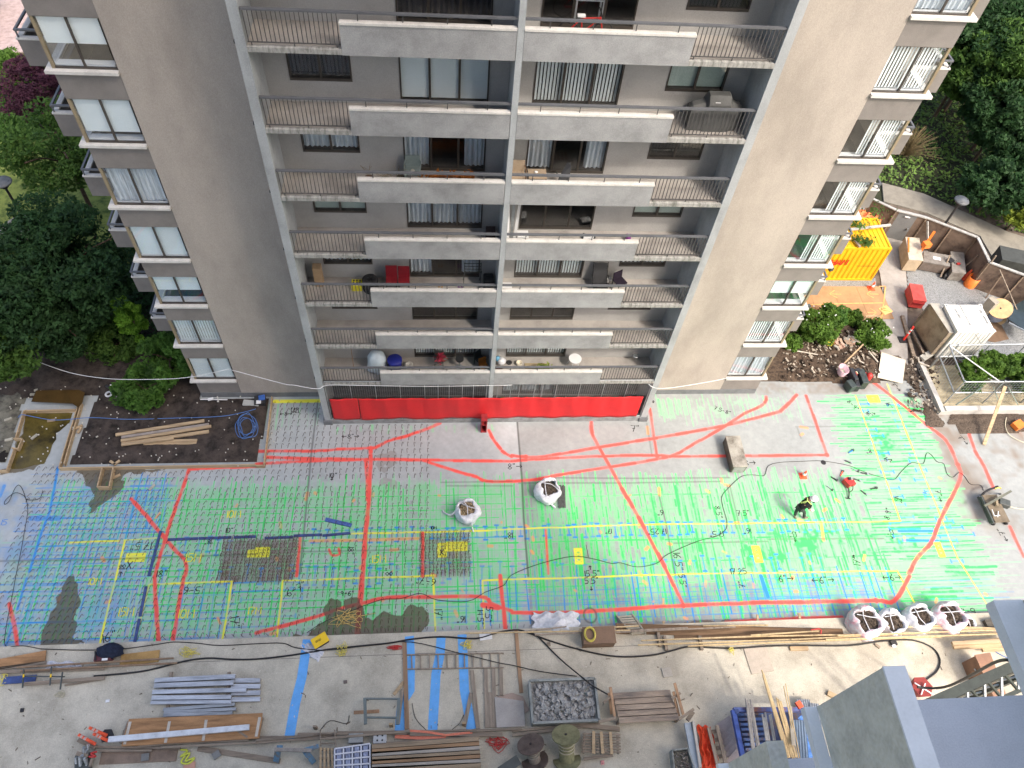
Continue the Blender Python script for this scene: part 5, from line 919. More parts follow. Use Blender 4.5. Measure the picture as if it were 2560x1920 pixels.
# yellow box and plastic
t=thing('yellow_case','bright yellow box lid lying tilted on the deck edge','box',P(1,3,550,560,z=D)); c=P(1,3,552,555,z=D+.25); MB().obox(c,(.62,.42,.04),.55).build('lid',yellow,t,bevel=.01); MB().obox(c-Vector((0,0,.14)),(.56,.36,.22),.55).build('body',blackp,t)
mb=MB(); a=.55; ux=Vector((math.cos(a),math.sin(a),0)); uy=Vector((-math.sin(a),math.cos(a),0)); glyphs(mb,'GRAD',c+Vector((0,0,.024))-ux*.17-uy*.02,ux,uy,.075,.014); mb.build('lettering',blk_ink,t)
def crumple(name,label,cat,cs,z,h,m,seed,th=None,n=22):
    g=np.random.default_rng(seed); a,b,c_,d=[Vector(q) for q in cs]; vs=[]
    ph=g.uniform(0,6,6)
    for j in range(n):
        for i in range(n):
            u=i/(n-1);v=j/(n-1); p=a*(1-u)*(1-v)+b*u*(1-v)+c_*u*v+d*(1-u)*v; hh=abs(math.sin(u*9+ph[0]+v*4))*abs(math.cos(v*7+ph[1]-u*3))*.6+.4*math.sin(u*21+ph[2])*math.sin(v*17+ph[3])**2
            vs.append((p.x+.04*math.sin(v*15+ph[4]),p.y+.04*math.sin(u*13+ph[5]),z+h*max(.02,hh)*(4*u*(1-u)*4*v*(1-v))**.3))
    m_=MB(); m_.add(vs,[(j*n+i,j*n+i+1,(j+1)*n+i+1,(j+1)*n+i) for j in range(n-1) for i in range(n-1)],True); return m_.build(name,m,label=label,cat=cat)
film=M('plastic_film',(.62,.63,.68),.3,.1,5,bump=.3,spec=.6)
crumple('plastic_sheet','crumpled clear plastic sheet beside the yellow box lid','plastic sheet',[P(1,3,360,600,z=D),P(1,3,450,580,z=D),P(1,3,600,640,z=D),P(1,3,530,750,z=D)],D,.14,film,3)
# brown box with coiled rope
t=thing('tool_chest','brown metal chest at the deck edge with coiled yellow rope on its lid','chest',P(2,3,750,560,z=D-.2)); a=P(2,3,625,585,z=D+.6); b=P(2,3,900,590,z=D+.6); d=P(2,3,625,445,z=D+.6); bc=M('brown_metal',(.21,.135,.09),.6,.15,2)
MB().box(a.x,b.x,a.y,d.y,D-.0,D+.58).build('body',bc,t,bevel=.01); MB().box(a.x-.02,b.x+.02,a.y-.02,d.y+.02,D+.583,D+.62).build('lid',bc,t,bevel=.01)
pts=[]; rr=random.Random(2); c=P(2,3,672,505,z=D+.64)
for k in range(80): q=k*.62; r_=.24*(1+.12*math.sin(k*.4)); pts.append(c+Vector((math.cos(q)*r_*.85,math.sin(q)*r_*1.15,.0012*k)))
MB().tube(pts,.013,n=5,sub=2).build('rope_coil',yelrope,label='coil of yellow rope on the lid of the brown chest',cat='rope coil')
# ladders
def ladder(label,A,B,C,Dd,nr,m,r=.03,name='ladder',group=None):
    A,B,C,Dd=[Vector(q) for q in (A,B,C,Dd)]; t=thing(name,label,'ladder',tuple(A),group); MB().bar(A,B,r*1.4,r*2.2).build('side_rail',m,t); MB().bar(C,Dd,r*1.4,r*2.2).build('side_rail',m,t)
    for k in range(nr): f=(k+.5)/nr; MB().bar(A.lerp(B,f),C.lerp(Dd,f),r*1.6,r).build('rung',m,t)
    return t
ladder('grey stepladder leaning from the slab over the deck edge beside the chest',P(2,3,905,345,z=.05),P(2,3,1040,505,z=D+.3),P(2,3,1040,335,z=.05),P(2,3,1155,500,z=D+.3),8,M('ladder_metal',(.40,.37,.30),.6,.2,4),r=.045)
ladder('long brown timber ladder lying across the blue stripes on the deck',P(1,3,1305,682,z=D+.05),P(1,3,2140,665,z=D+.05),P(1,3,1310,805,z=D+.05),P(1,3,2140,790,z=D+.05),11,oldwy)
ladder('short grey ladder frame lying between the planks near the wrapped block',P(1,3,555,1340,z=D+.3),P(1,3,560,1470,z=D+.3),P(1,3,680,1330,z=D+.3),P(1,3,690,1470,z=D+.3),3,oldw)
# planks group 1: vertical ones
pl('long brown plank left of the timber ladder',(1,3),(1283,575),(1305,1325),.17,.05,.0,redw if 0 else M('brown_plank',(.30,.20,.13),.8,.25,1.5,stretch=(5,.5,5)))
pl('long plank right of the concrete rubble bin in line with the slab joint',(2,3),(35,475),(80,1010),.14,.05,0,M('brown_plank2',(.36,.23,.14),.8,.25,1.5,stretch=(5,.5,5)))
GV='upright lying planks between the blue stripes and the plywood sheets'
for lb,a,b in (('plank leaning over the rightmost blue stripe',(1865,815),(1920,1320)),('short plank crossing the rightmost blue stripe',(1860,1010),(1800,1300)),('wide grey plank under the right end of the ladder',(1985,800),(1995,1310)),('pair board next to the wide grey plank',(2020,1005),(2030,1310)),('plank right of the pair board with its end under the ladder',(2050,800),(2065,1310)),('short plank above the plywood sheet',(2115,800),(2120,1040))): pl(lb,(1,3),a,b,.15,.05,.01,oldwy,GV)
pl('short timber leaning beside the long brown plank',(1,3),(1275,915),(1190,1025),.12,.05,0,wood); pl('narrow grey board crossing the second blue stripe',(1,3),(1265,980),(1230,1280),.11,.05,.02,oldwy)
pl('small red brown stick under the grey steel frame',(1,3),(845,1180),(1065,1168),.12,.04,0,M('brown_plank3',(.33,.2,.12),.8,.3,2))
t=thing('plywood_sheet','pale grey plywood sheet lying at the left of the rubble bin','plywood',P(2,3,0,1170,z=D)); m=MB(); m.prism([tuple(P(*q,z=D+.1))[:2] for q in ((1,3,2062,1045),(2,3,100,1080),(2,3,115,1300),(1,3,2080,1310))],D+.08,D+.1); m.build('panel',M('grey_plywood',(.40,.38,.36),.85,.15,2),t)
t=thing('plywood_sheet','pinkish plywood sheet partly under the pale grey one','plywood',P(2,3,0,1040,z=D)); m=MB(); m.prism([tuple(P(*q,z=D+.05))[:2] for q in ((1,3,2070,1045),(1,3,2212,1010),(2,3,95,1040),(2,3,150,1160),(2,3,110,1190),(2,3,100,1085))],D+.04,D+.06); m.build('panel',M('pink_plywood',(.38,.29,.24),.85,.15,2),t)
# grey steel frame
t=thing('square_scaffold','grey square steel scaffold frame standing on the deck','frame',P(1,3,1080,1170,z=D)); fm=M('frame_grey',(.16,.19,.185),.5,.15,3,metal=.2)
A_=[P(1,3,u,v,z=D+.5) for u,v in ((940,1060),(1235,1062),(1225,1225),(945,1222))]
for a,b in ((0,1),(2,3)): MB().bar(A_[a],A_[b],.06,.09).build('cross_bar',fm,t)
for a,b in ((0,3),(1,2)):
    e=(A_[b]-A_[a])*.35; MB().bar(A_[a]-e*.1,A_[b]+e,.11,.11).build('side_post',fm,t)
for q in A_: MB().bar(Vector((q.x,q.y,D)),q,.05,.05).build('leg',fm,t)
# aluminium beams
GA='aluminium formwork beams stacked on the left part of the deck'
for lb,a,b,w in (('aluminium beam at the top of the large beam stack',(1340,905),(2035,870),.16),('second aluminium beam from the top of the large stack',(1335,950),(2020,925),.16),('third aluminium beam of the large stack with printed ends',(1320,1005),(2130,985),.15),('fourth aluminium beam of the large stack',(1315,1055),(2000,1048),.15),('lowest aluminium beam of the large stack',(1305,1095),(2000,1090),.12)): pl(lb,(0,3),a,b,w,.14,.15,alu,GA,'beam','aluminium_beam')
for lb,a,b in (('aluminium beam behind the large stack reaching to the right on top',(2000,905),(2250,905)),('aluminium beam behind the large stack reaching right second',(2000,955),(2250,955)),('aluminium beam behind the large stack reaching right third',(2000,1015),(2250,1010)),('aluminium beam behind the large stack reaching right at the bottom',(1990,1070),(2250,1065))): pl(lb,(0,3),a,b,.16,.12,.02,alu,GA,'beam','aluminium_beam')
for lb,a,b in (('top beam of the small grey beam stack',(1415,1155),(2030,1110)),('second beam of the small grey beam stack',(1420,1180),(2040,1150)),('third beam of the small grey beam stack',(1415,1205),(2010,1185)),('lowest longest left beam of the small grey beam stack',(1335,1245),(1955,1215))): pl(lb,(0,3),a,b,.11,.12,.08,M('dull_aluminium',(.36,.38,.40),.5,.3,3,metal=.5,stretch=(.4,4,4)),GA,'beam','aluminium_beam')
MB().bar(P(0,3,1480,830,z=D+.03),P(0,3,1440,1230,z=D+.03),.12,.06).build('bearer',oldwy,label='timber bearer under the left ends of the aluminium stacks',cat='bearer',group='timber bearers'); MB().bar(P(0,3,1980,830,z=D+.03),P(0,3,1950,1230,z=D+.03),.12,.06).build('bearer',oldwy,label='timber bearer under the right ends of the aluminium stacks',cat='bearer',group='timber bearers')
# timber mat with aluminium beam on it
t=thing('timber_mat','large orange brown timber mat under the long white aluminium beam','timber mat',P(0,3,1650,1330,z=D))
S_=lambda u,v,z=D:S(180+u*.2622,1760+v*.2622,z)
for k in range(5):
    f0=k/5; a=S_(540-k*14,182+k*46,D+.25+.005*(k%2)); b=S_(1812-k*6,125+k*42,D+.25+.005*(k%2)); MB().bar(a,b,.262,.12).build('board',redw,t)
for a,b in (((560,170),(480,380)),((1800,130),(1760,300))): MB().bar(S_(*a,D+.1),S_(*b,D+.1),.2,.16).build('bearer',oldwy,t)
for a,b in (((555,168),(500,385)),((930,165),(890,370)),((1280,150),(1250,350)),((1790,125),(1755,310))): MB().bar(S_(*a,D+.325),S_(*b,D+.325),.10,.006).build('pale_band',M('pale_band',(.55,.50,.43),.8,.2,3),t)
o=MB().bar(S_(350,340,D+.42),S_(1692,222,D+.42),.19,.12).build('aluminium_beam',M('bright_aluminium',(.66,.68,.70),.45,.2,3,metal=.35),label='long bright aluminium beam lying on the timber mat',cat='beam')
# delineators
def delineator(label,a,b,zA,zB,base=True,group='orange road posts on the deck corner'):
    a=Vector(a);b=Vector(b); t=thing('road_post',label,'road post',tuple(a),group); MB().cyl(a,b,.06,.05,n=12).build('tube',hot,t); d=b-a
    for f0,f1 in ((.55,.68),(.75,.88)): MB().cyl(a+d*f0,a+d*f1,.063,.06,n=12,caps=False).build('reflective_band',M('dull_band',(.62,.42,.38),.6,.1,4),t)
    if base: MB().prism([(a.x+.24*math.cos(k*1.047),a.y+.24*math.sin(k*1.047)) for k in range(6)],a.z-.06,a.z).build('base',black,t)
delineator('upper tilted orange post with dark base beside the timber mat',S_(330,300,D+.2),S_(165,225,D+.8),0,0); delineator('lower tilted orange post touching the long aluminium beam end',S_(345,350,D+.3),S_(205,285,D+.85),0,0,False); delineator('faded orange post lying left of the two bright orange posts',S_(225,385,D+.3),S_(60,290,D+.6),0,0,False)
plank('timber_block','short grey timber block under the faded orange post','timber',(0,3),(680,1415),(830,1480),.16,.14,D+.1,oldw)
# jumble of pipes at left bottom
t=thing('pipe_crate','timber crate of short grey pipes and a red clamp at the lower left','crate',S_(120,520,D)); rr=random.Random(6)
for k in range(8): a=S_(60+rr.uniform(-30,110),430+rr.uniform(0,170),D+.25+rr.uniform(0,.2)); b=a+Vector((rr.uniform(-.1,.1),rr.uniform(.15,.3),rr.uniform(.1,.3))); MB().cyl(a,b,.055,n=10).build('pipe',steel,t)
MB().bar(S_(45,470,D+.5),S_(150,500,D+.5),.14,.07).build('rail',oldw,t); MB().bar(S_(215,450,D+.4),S_(170,600,D+.4),.08,.08).build('rail',oldw,t)
MB().tube([S_(240,455,D+.5),S_(180,470,D+.55),S_(225,500,D+.5),S_(160,500,D+.5)],.035,n=6).build('clamp',red,t); MB().obox(S_(110,560,D+.2),(.5,.55,.25),.2).build('box',darkm,t)
# long thin battens
GT2='long thin weathered battens running along the lower deck'
for k,(a,b) in enumerate((((740,1475),(1560,1490)),((850,1510),(1310,1508)),((1200,1470),(2212,1395)),((1090,1458),(2150,1420)),((1400,1480),(2212,1440)),((2050,1335),(2140,1395)))): plank('batten','long thin weathered batten on the deck left of the blue trestle','batten',(0,3),a,b,.07,.05,D+.12+.03*k,oldw,GT2)
for k,(a,b) in enumerate((((0,1395),(700,1385)),((0,1440),(560,1400)),((360,1365),(1300,1362)),((0,1420),(500,1375)),((600,1405),(1330,1340)))): plank('batten','long thin weathered batten right of the blue trestle','batten',(1,3),a,b,.08,.05,D+.14+.03*k,oldw,'battens behind the wrapped block')
for k,(a,b,w) in enumerate((((700,1352),(2212,1328),.06),((1330,1365),(2130,1370),.15),((1000,1455),(1930,1395),.1),((1850,1345),(2300,1320),.06))): plank('timber_rail','long timber rail laid above the big timber stack','timber',(1,3),a,b,w,.08,D+.1+.02*k,oldw,'rails above the big timber stack')
for k,(a,b,w) in enumerate((((0,1340),(760,1275),.08),((0,1375),(700,1290),.1),((190,1238),(930,1325),.16),((620,1580),(870,1548),.1))): plank('timber_rail',['thin rail below the rubble bin','second thin rail below the rubble bin','wide brown plank lying aslant below the rubble bin','short plank at the foot of the small pallet'][k],'timber',(2,3),a,b,w,.07,D+.1+.02*k,oldw,'rails below the rubble bin')
plank('timber_board','wide brown board under the grey square stone','board',(0,3),(870,1570),(1530,1540),.45,.05,D,M('brown_board',(.25,.185,.14),.85,.3,2)); plank('timber_board','long plank passing under the blue trestle','board',(0,3),(1710,1490),(2420,1600),.18,.06,D,oldw)
for lb,u,v in (('grey square paver on the wide brown board',1255,1565),('tilted grey square paver beside the long plank',1870,1545)): MB().obox(P(0,3,u,v,z=D+.1),(.26,.24,.05),.1 if u<1500 else .6).build('paver',M('paver_grey',(.22,.22,.21),.9,.2,3),label=lb,cat='paver')
cable('strap_heap','yellow green webbing strap crumpled on the deck','strap',[(0,3,1560,1500,D+.05),(0,3,1620,1510,D+.05),(0,3,1560,1560,D+.05),(0,3,1640,1530,D+.1),(0,3,1600,1600,D+.05),(0,3,1680,1570,D+.08),(0,3,1630,1620,D+.05),(0,3,1565,1610,D+.05),(0,3,1600,1550,D+.12)],.035,M('lime_strap',(.62,.66,.10),.8,.1,4))
MB().obox(P(0,3,1635,1650,z=D+.03),(.4,.3,.04),.1).build('brick_board',M('salmon_board',(.55,.3,.22),.8,.15,4),label='salmon coloured board at the bottom picture edge below the straps',cat='board')
# blue trestle
t=thing('trestle','worn blue steel trestle standing on the lower deck','trestle',P(1,3,330,1540,z=D)); tb=M('worn_blue',(.10,.20,.30),.6,.5,6,col2=(.2,.16,.12))
MB().bar(P(1,3,160,1500,z=D+.55),P(1,3,480,1508,z=D+.55),.12,.1).build('top_beam',M('worn_top',(.30,.27,.24),.7,.3,5),t); MB().bar(P(1,3,180,1480,z=D+.5),P(1,3,230,1480,z=D+.5),.12,.1).build('bracket',tb,t); MB().bar(P(1,3,400,1510,z=D+.55),P(1,3,540,1470,z=D+.4),.14,.06).build('bracket',tb,t)
MB().bar(P(1,3,190,1505,z=D+.5),P(1,3,175,1600,z=D+.1),.2,.1).build('leg',tb,t); MB().bar(P(1,3,430,1520,z=D+.5),P(1,3,500,1610,z=D+.1),.2,.1).build('leg',tb,t)
# pallets
def pallet(label,cs,z,h,nt,m1,m2,name='pallet',group=None):
    a,b,c,d=[Vector(q) for q in cs]; t=thing(name,label,'pallet',tuple(a),group)
    for f in (.06,.5,.94): MB().bar(a.lerp(b,f)-Vector((0,0,h*.5)),d.lerp(c,f)-Vector((0,0,h*.5)),.08,h).build('bearer',m2,t)
    for k in range(nt): f=(k+.5)/nt; MB().bar(a.lerp(d,f)+Vector((0,0,.015)),b.lerp(c,f)+Vector((0,0,.015)),(d-a).length/nt*.55,.025).build('deck_board',m1,t)
    return t
pallet('narrow pallet standing left of the plastic wrapped block',[P(1,3,545,1480,z=D+.3),P(1,3,540,1665,z=D+.3),P(1,3,680,1670,z=D+.3),P(1,3,670,1490,z=D+.3)],D,.14,4,wood,oldw)
pallet('grey pallet with three pale boards right of the cable reels',[P(2,3,610,1350,z=D+.3),P(2,3,935,1360,z=D+.3),P(2,3,940,1535,z=D+.3),P(2,3,600,1530,z=D+.3)],D,.12,7,oldw,oldwy)
for a,b in (((705,1340),(705,1535)),((770,1345),(785,1535)),((850,1348),(862,1540))): plank('loose_slat','pale cross slat lying on the grey pallet beside the reels','slat',(2,3),a,b,.11,.03,D+.36,wood,'pale slats on the grey pallet')
# wrapped block
t=thing('wrapped_block','plastic wrapped stack of pale blue grey blocks','wrapped stack',P(1,3,840,1560,z=D)); A_=P(1,3,680,1495,z=D+.45); B_=P(1,3,985,1450,z=D+.45); C_=P(1,3,985,1680,z=D+.45); Dd=P(1,3,680,1690,z=D+.45)
m=MB(); m.prism([tuple(q)[:2] for q in (A_,B_,C_,Dd)],D,D+.4); m.build('blocks',M('block_grey',(.14,.16,.24),.7,.4,6),t)
for r_ in range(4):
    for c_ in range(4):
        f=(c_+.5)/4; g_=(r_+.5)/4; p=A_.lerp(B_,f).lerp(Dd.lerp(C_,f),g_); MB().obox((p.x,p.y,D+.43),(.17,.15,.05),.08).build('block',M('block_tint',(.30,.34,.48),.6,.4,7),t,bevel=.01)
for q in range(5): f=q/4; MB().bar(A_.lerp(B_,f)+Vector((0,0,.03)),Dd.lerp(C_,f)+Vector((0,0,.03)),.05,.01).build('wrap_band',film,t)
for q in range(5): f=q/4; MB().bar(A_.lerp(Dd,f)+Vector((0,0,.045)),B_.lerp(C_,f)+Vector((0,0,.045)),.05,.01).build('wrap_band',film,t)
# big timber stack
GS3='planks of the big timber stack at the bottom edge'
tone=[M('stack_wood_a',(.33,.25,.17),.8,.3,1.5,stretch=(.4,5,5)),M('stack_wood_b',(.40,.36,.31),.8,.3,1.5,stretch=(.4,5,5)),M('stack_wood_c',(.34,.21,.12),.8,.3,1.5,stretch=(.4,5,5))]
for k in range(7):
    a=P(1,3,1003,1478+k*33+(6 if k%2 else 0),z=D+.5+.0*k); b=P(1,3,1925+k*3,1412+k*37,z=D+.5)
    MB().bar(a,b,.17,.12).build('stack_plank',tone[(k*2)%3],label=['grey topmost plank of the big timber stack','light plank second from the top of the big timber stack','dull brown third plank of the big timber stack','whitish fourth plank of the big timber stack','brown fifth plank of the big timber stack','pale sixth plank of the big timber stack','lowest plank of the big timber stack at the picture edge'][k],cat='plank',group=GS3)
for u in (1035,1900): MB().bar(P(1,3,u,1480-(60 if u>1500 else 0),z=D+.2),P(1,3,u+5,1690,z=D+.2),.1,.4).build('stack_bearer',oldwy,label='timber bearer under the big timber stack',cat='bearer',group='bearers under the big timber stack')
# concrete blocks
t=thing('concrete_block','grey concrete block lying left of the four holed block','block',P(1,3,865,1410,z=D)); MB().obox(P(1,3,865,1405,z=D+.15),(.52,.32,.25),0).build('body',M('block_conc',(.33,.34,.33),.9,.2,4),t,bevel=.01)
t=thing('concrete_block','pale concrete block with four round holes','block',P(1,3,1072,1405,z=D)); c=P(1,3,1072,1405,z=D+.15); MB().obox(c,(.48,.36,.25),0).build('body',M('block_conc2',(.48,.49,.49),.9,.15,4),t,bevel=.01)
for dx in (-.09,.09):
    for dy in (-.08,.08): MB().cyl(c+Vector((dx,dy,.126)),c+Vector((dx,dy,.129)),.035,n=12).build('hole',black,t)
for lb,pts,i in (('orange mesh strip wrapped along the timber rail above the stack',[(1320,1335),(1500,1350),(1640,1375),(1870,1350)],0),('salmon orange strap lying under the timber rails',[(1200,1385),(1400,1395),(1640,1395)],1),):
    MB().strip([P(1,3,u,v,z=D+.22-.06*i) for u,v in pts],.08+.06*i).build('orange_strip',M('salmon_plastic',(.72,.22,.14),.6,.15,5),label=lb,cat='strip')
rr=random.Random(12); 
def tangle(label,ij,cu,cv,ru,rv,n,r,m,sd,z=D+.05,name='rope_tangle'):
    rr=random.Random(sd); pts=[]
    for k in range(n): a=k*2.3+rr.uniform(-.7,.7); s_=rr.uniform(.15,1); pts.append(P(*ij,cu+ru*s_*math.cos(a),cv+rv*s_*math.sin(a),z=z+.05*rr.random()))
    return MB().tube(pts,r,n=5,sub=3).build(name,m,label=label,cat='rope')
tangle('tangled red ropes between the big timber stack and the cable reels',(1,3),2090,1450,120,90,22,.014,red,1)
tangle('red cord tangle beside the long black cable on the deck',(1,3),1190,615,80,26,16,.016,red,2)
tangle('yellow rope tangle right of the timber box at the upper left deck',(0,3),1630,660,110,60,20,.01,yelrope,3)
tangle('yellow rope loops hanging over the deck edge beside the yellow box lid',(1,3),740,640,70,110,16,.012,yelrope,4)
tangle('yellow rope heap on the rightmost blue stripe near the slab',(1,3),1820,590,70,50,18,.012,yelrope,5)
tangle('thin yellow wire tangle at the left picture edge',(0,3),40,900,60,70,14,.014,yelrope,6)
tangle('pale wire tangle under the black rack at the left deck',(0,3),540,1020,90,50,12,.008,M('pale_wire',(.5,.46,.32),.7,.1,5),7)
tangle('yellow cord with orange wires over the wet stain on the slab',(1,3),800,360,260,110,20,.012,M('orange_yellow_cord',(.72,.52,.18),.7,.1,5),8,z=.02)
tangle('yellow rope tangle hanging from the pole bundle at the deck edge',(2,3),1900,640,60,50,14,.013,yelrope,9,z=D+.15)
# left clutter at slab edge
t=thing('tool_bag','dark blue jacket heaped over a black and maroon tool case','bag',P(0,3,940,710,z=D)); MB().obox(P(0,3,900,700,z=D+.2),(.62,.35,.35),.05).build('case',M('maroon_case',(.10,.03,.04),.5,.2,4),t,bevel=.03); MB().bar(P(0,3,822,650,z=D+.4),P(0,3,826,730,z=D+.4),.04,.05).build('handle',black,t); MB().obox(P(0,3,905,720,z=D+.42),(.2,.08,.03),.05).build('label_patch',white,t)
c=P(0,3,955,650,z=D+.25); m=MB(); m.lathe(c,[(.5,0),(.48,.12),(.35,.26),(.15,.3),(0,.31)],n=18,sx=1,sy=.6,wob=.13,seed=3); o=m.build('jacket',M('navy_cloth',(.015,.022,.045),.9,.4,8,bump=.5),t)
for k,(lb,a,b,w,h,z,mm) in enumerate((('brown plywood strip leaning at the upper left deck edge',(-60,775),(395,690),.42,.03,.05,redw),('second plank beneath the brown plywood strip',(0,800),(400,745),.12,.05,.03,oldw),('orange brown board lying behind the maroon case',(1040,730),(1375,690),.45,.03,.02,M('ochre_board',(.42,.26,.10),.8,.3,2)),('upper long pipe across the left clutter',(145,790),(1500,710),.06,.06,.22,M('brown_pipe',(.25,.17,.11),.7,.3,4)),('lower long pipe across the left clutter',(180,820),(1530,752),.06,.06,.15,M('brown_pipe',(.25,.17,.11),.7,.3,4)),('dull plank between the two long pipes and the rack',(0,830),(900,800),.12,.05,.05,oldw),('blue steel sheet edge at the far left deck',(30,905),(310,885),.26,.05,.05,navy),('narrow board over the black rack foot',(210,935),(905,880),.13,.05,.12,oldw),('thin board under the narrow board',(560,945),(900,890),.06,.04,.06,oldw))): plank('board',lb,'board',(0,3),a,b,w,h,D+z,mm)
crumple('plastic_sheet','crumpled translucent plastic sheet between the boards at the left deck','plastic sheet',[P(0,3,400,740,z=D),P(0,3,700,740,z=D),P(0,3,720,800,z=D),P(0,3,400,800,z=D)],D,.15,film,9)
t=thing('steel_rack','black steel rack with yellow marked posts on the left deck','rack',P(0,3,430,880,z=D))
for u0,v0,u1,v1 in ((205,810,195,965),(445,785,432,945),(540,830,520,980)): MB().bar(P(0,3,u0,v0,z=D+.35),P(0,3,u1,v1,z=D+.35),.045,.045).build('post',darkm,t)
MB().bar(P(0,3,200,865,z=D+.3),P(0,3,560,870,z=D+.3),.04,.04).build('rail',darkm,t); MB().bar(P(0,3,205,850,z=D+.38),P(0,3,203,875,z=D+.38),.05,.03).build('yellow_band',yellow,t); MB().bar(P(0,3,440,848,z=D+.38),P(0,3,438,875,z=D+.38),.05,.03).build('yellow_band',yellow,t)
# thick black cables on deck
cable('power_cable','thick black cable sweeping along the whole deck edge','cable',[(0,3,810,865,D+.03),(0,3,1100,840,D+.03),(0,3,1300,810,D+.03),(0,3,1600,735,D+.03),(0,3,1800,710,D+.03),(0,3,2000,720,D+.03),(1,3,0,718,D+.03),(1,3,300,685,D+.03),(1,3,620,635,D+.03),(1,3,900,605,D+.03),(1,3,1150,580,D+.03),(1,3,1350,545,D+.03),(1,3,1600,525,D+.03),(1,3,1900,540,D+.03),(1,3,2080,490,D+.03),(1,3,2212,468,D+.03),(2,3,100,475,D+.05),(2,3,300,550,D+.05),(2,3,600,640,D+.05),(2,3,900,695,D+.05),(2,3,1200,685,D+.05),(2,3,1400,640,D+.05),(2,3,1540,612,D+.05),(2,3,1900,625,D+.05),(2,3,2212,605,D+.05),(3,3,300,600,D+.05),(3,3,700,600,D+.05),(3,3,1000,560,D+.05),(3,3,1250,555,D+.05),(3,3,1420,620,D+.05),(3,3,1485,720,D+.05),(3,3,1460,820,D+.05),(3,3,1360,900,D+.05)],.035,black)
cable('power_cable','second black cable close beside the thick one on the deck','cable',[(0,3,350,630,D+.03),(0,3,700,640,D+.03),(0,3,1050,630,D+.03),(0,3,1360,590,D+.03),(0,3,1500,570,D+.03),(0,3,1700,580,D+.03),(0,3,1900,600,D+.03),(1,3,0,585,D+.03),(1,3,230,580,D+.03),(1,3,350,620,D+.03),(1,3,620,640,D+.1),(1,3,1000,595,D+.08),(1,3,1340,570,D+.08),(1,3,1750,665,D+.1),(1,3,2100,750,D+.1),(2,3,0,770,D+.08),(2,3,250,825,D+.08),(2,3,560,865,D+.08)],.018,black)
cable('power_cable','black cable pair crossing from the deck edge over the rubble bin','cable',[(2,3,140,475,D+.06),(2,3,230,530,D+.06),(2,3,420,720,D+.1),(2,3,600,870,D+.6),(2,3,700,950,D+.6),(2,3,840,1030,D+.5)],.03,black)
cable('thin_wire','thin bent wire lying between the planks on the lower deck','wire',[(1,3,550,1340,D+.02),(1,3,640,1250,D+.02),(1,3,780,1275,D+.02),(1,3,805,1205,D+.02)],.012,black); cable('thin_wire','thin wire arc right of the long brown plank','wire',[(1,3,1350,1100,D+.02),(1,3,1380,1230,D+.02),(1,3,1480,1340,D+.02)],.01,black); cable('thin_wire','thin wire arc left of the crossing planks','wire',[(1,3,1690,1330,D+.02),(1,3,1760,1270,D+.02),(1,3,1795,1200,D+.02)],.01,black)
# rubble bin
t=thing('rubble_skip','grey steel skip full of broken concrete on the deck','skip',P(2,3,450,1080,z=D)); sk=M('skip_grey',(.27,.29,.28),.7,.35,4,bump=.2)
Z=D+.55; A_,B_,C_,Dd=[P(2,3,u,v,z=Z) for u,v in ((150,905),(715,885),(755,1245),(180,1270))]
for a,b in ((A_,B_),(B_,C_),(C_,Dd),(Dd,A_)): MB().bar(a,b,.09,.07).build('rim',sk,t); MB().bar(a-Vector((0,0,.3)),b-Vector((0,0,.3)),.04,.52).build('side',sk,t)
for u,v in ((210,905),(680,880)): c=P(2,3,u,v,z=Z+.06); MB().tube([c+Vector((.08*math.cos(q),0,.08*math.sin(q))) for q in np.linspace(0,6.283,9)],.015,n=5,sub=1).build('lifting_ring',sk,t)
m=MB(); rr=random.Random(5)
for k in range(420):
    f=rr.uniform(.04,.96); g_=rr.uniform(.05,.95); p=A_.lerp(B_,f).lerp(Dd.lerp(C_,f),g_); s_=rr.choice((.04,.06,.08,.1,.14,.2)); m.obox((p.x,p.y,Z-.2+.14*math.sin(f*3.1)*math.sin(g_*3.1)+rr.uniform(-.03,.05)),(s_,s_*rr.uniform(.5,1),s_*.6),rot=Euler((rr.uniform(-.5,.5),rr.uniform(-.5,.5),rr.uniform(0,3))))
m.prism([tuple(q)[:2] for q in (A_,B_,C_,Dd)],Z-.5,Z-.19); m.build('broken_concrete',M('concrete_rubble',(.36,.36,.35),.95,.5,7,col2=(.17,.16,.15),bump=.6),t,kind='stuff')
# timber platform
t=thing('timber_platform','raised platform of grey orange planks with timber guard posts','platform',P(2,3,1150,1130,z=D)); 
for k in range(5):
    a=P(2,3,875+k*12,1040+k*51,z=D+.5); b=P(2,3,1370+k*17,1012+k*51,z=D+.5); MB().bar(a,b,.24,.06).build('deck_plank',M('platform_wood',(.34,.27,.21),.85,.4,1.6,col2=(.18,.15,.13),stretch=(.5,3,3)),t)
for a,b,z0,z1 in (((890,1230),(850,960),D+.5,D+1.),((860,1190),(840,1010),D+.2,D+.9),((1480,1200),(1405,925),D+.5,D+1.1),((1440,1210),(1395,1000),D+.3,D+.9)): MB().bar(P(2,3,*a,z=z0),P(2,3,*b,z=z1),.1,.05).build('guard_post',M('orange_grey_wood',(.42,.27,.17),.85,.35,2),t)
for a,b in (((1380,1060),(1455,1010)),((790,1100),(850,1040)),((1440,1240),(1570,1150)),((750,1260),(900,1225))): MB().bar(P(2,3,*a,z=D+.8),P(2,3,*b,z=D+.8),.1,.06).build('brace',oldw,t)
MB().obox(P(2,3,1540,1210,z=D+.5),(.4,.15,.1),.8).build('brace',oldw,t)
for u,v in ((890,1050),(1370,1040),(930,1250),(1440,1230)): p=P(2,3,u,v,z=D+.5); MB().bar(Vector((p.x,p.y,D)),p,.09,.09).build('leg',oldw,t)
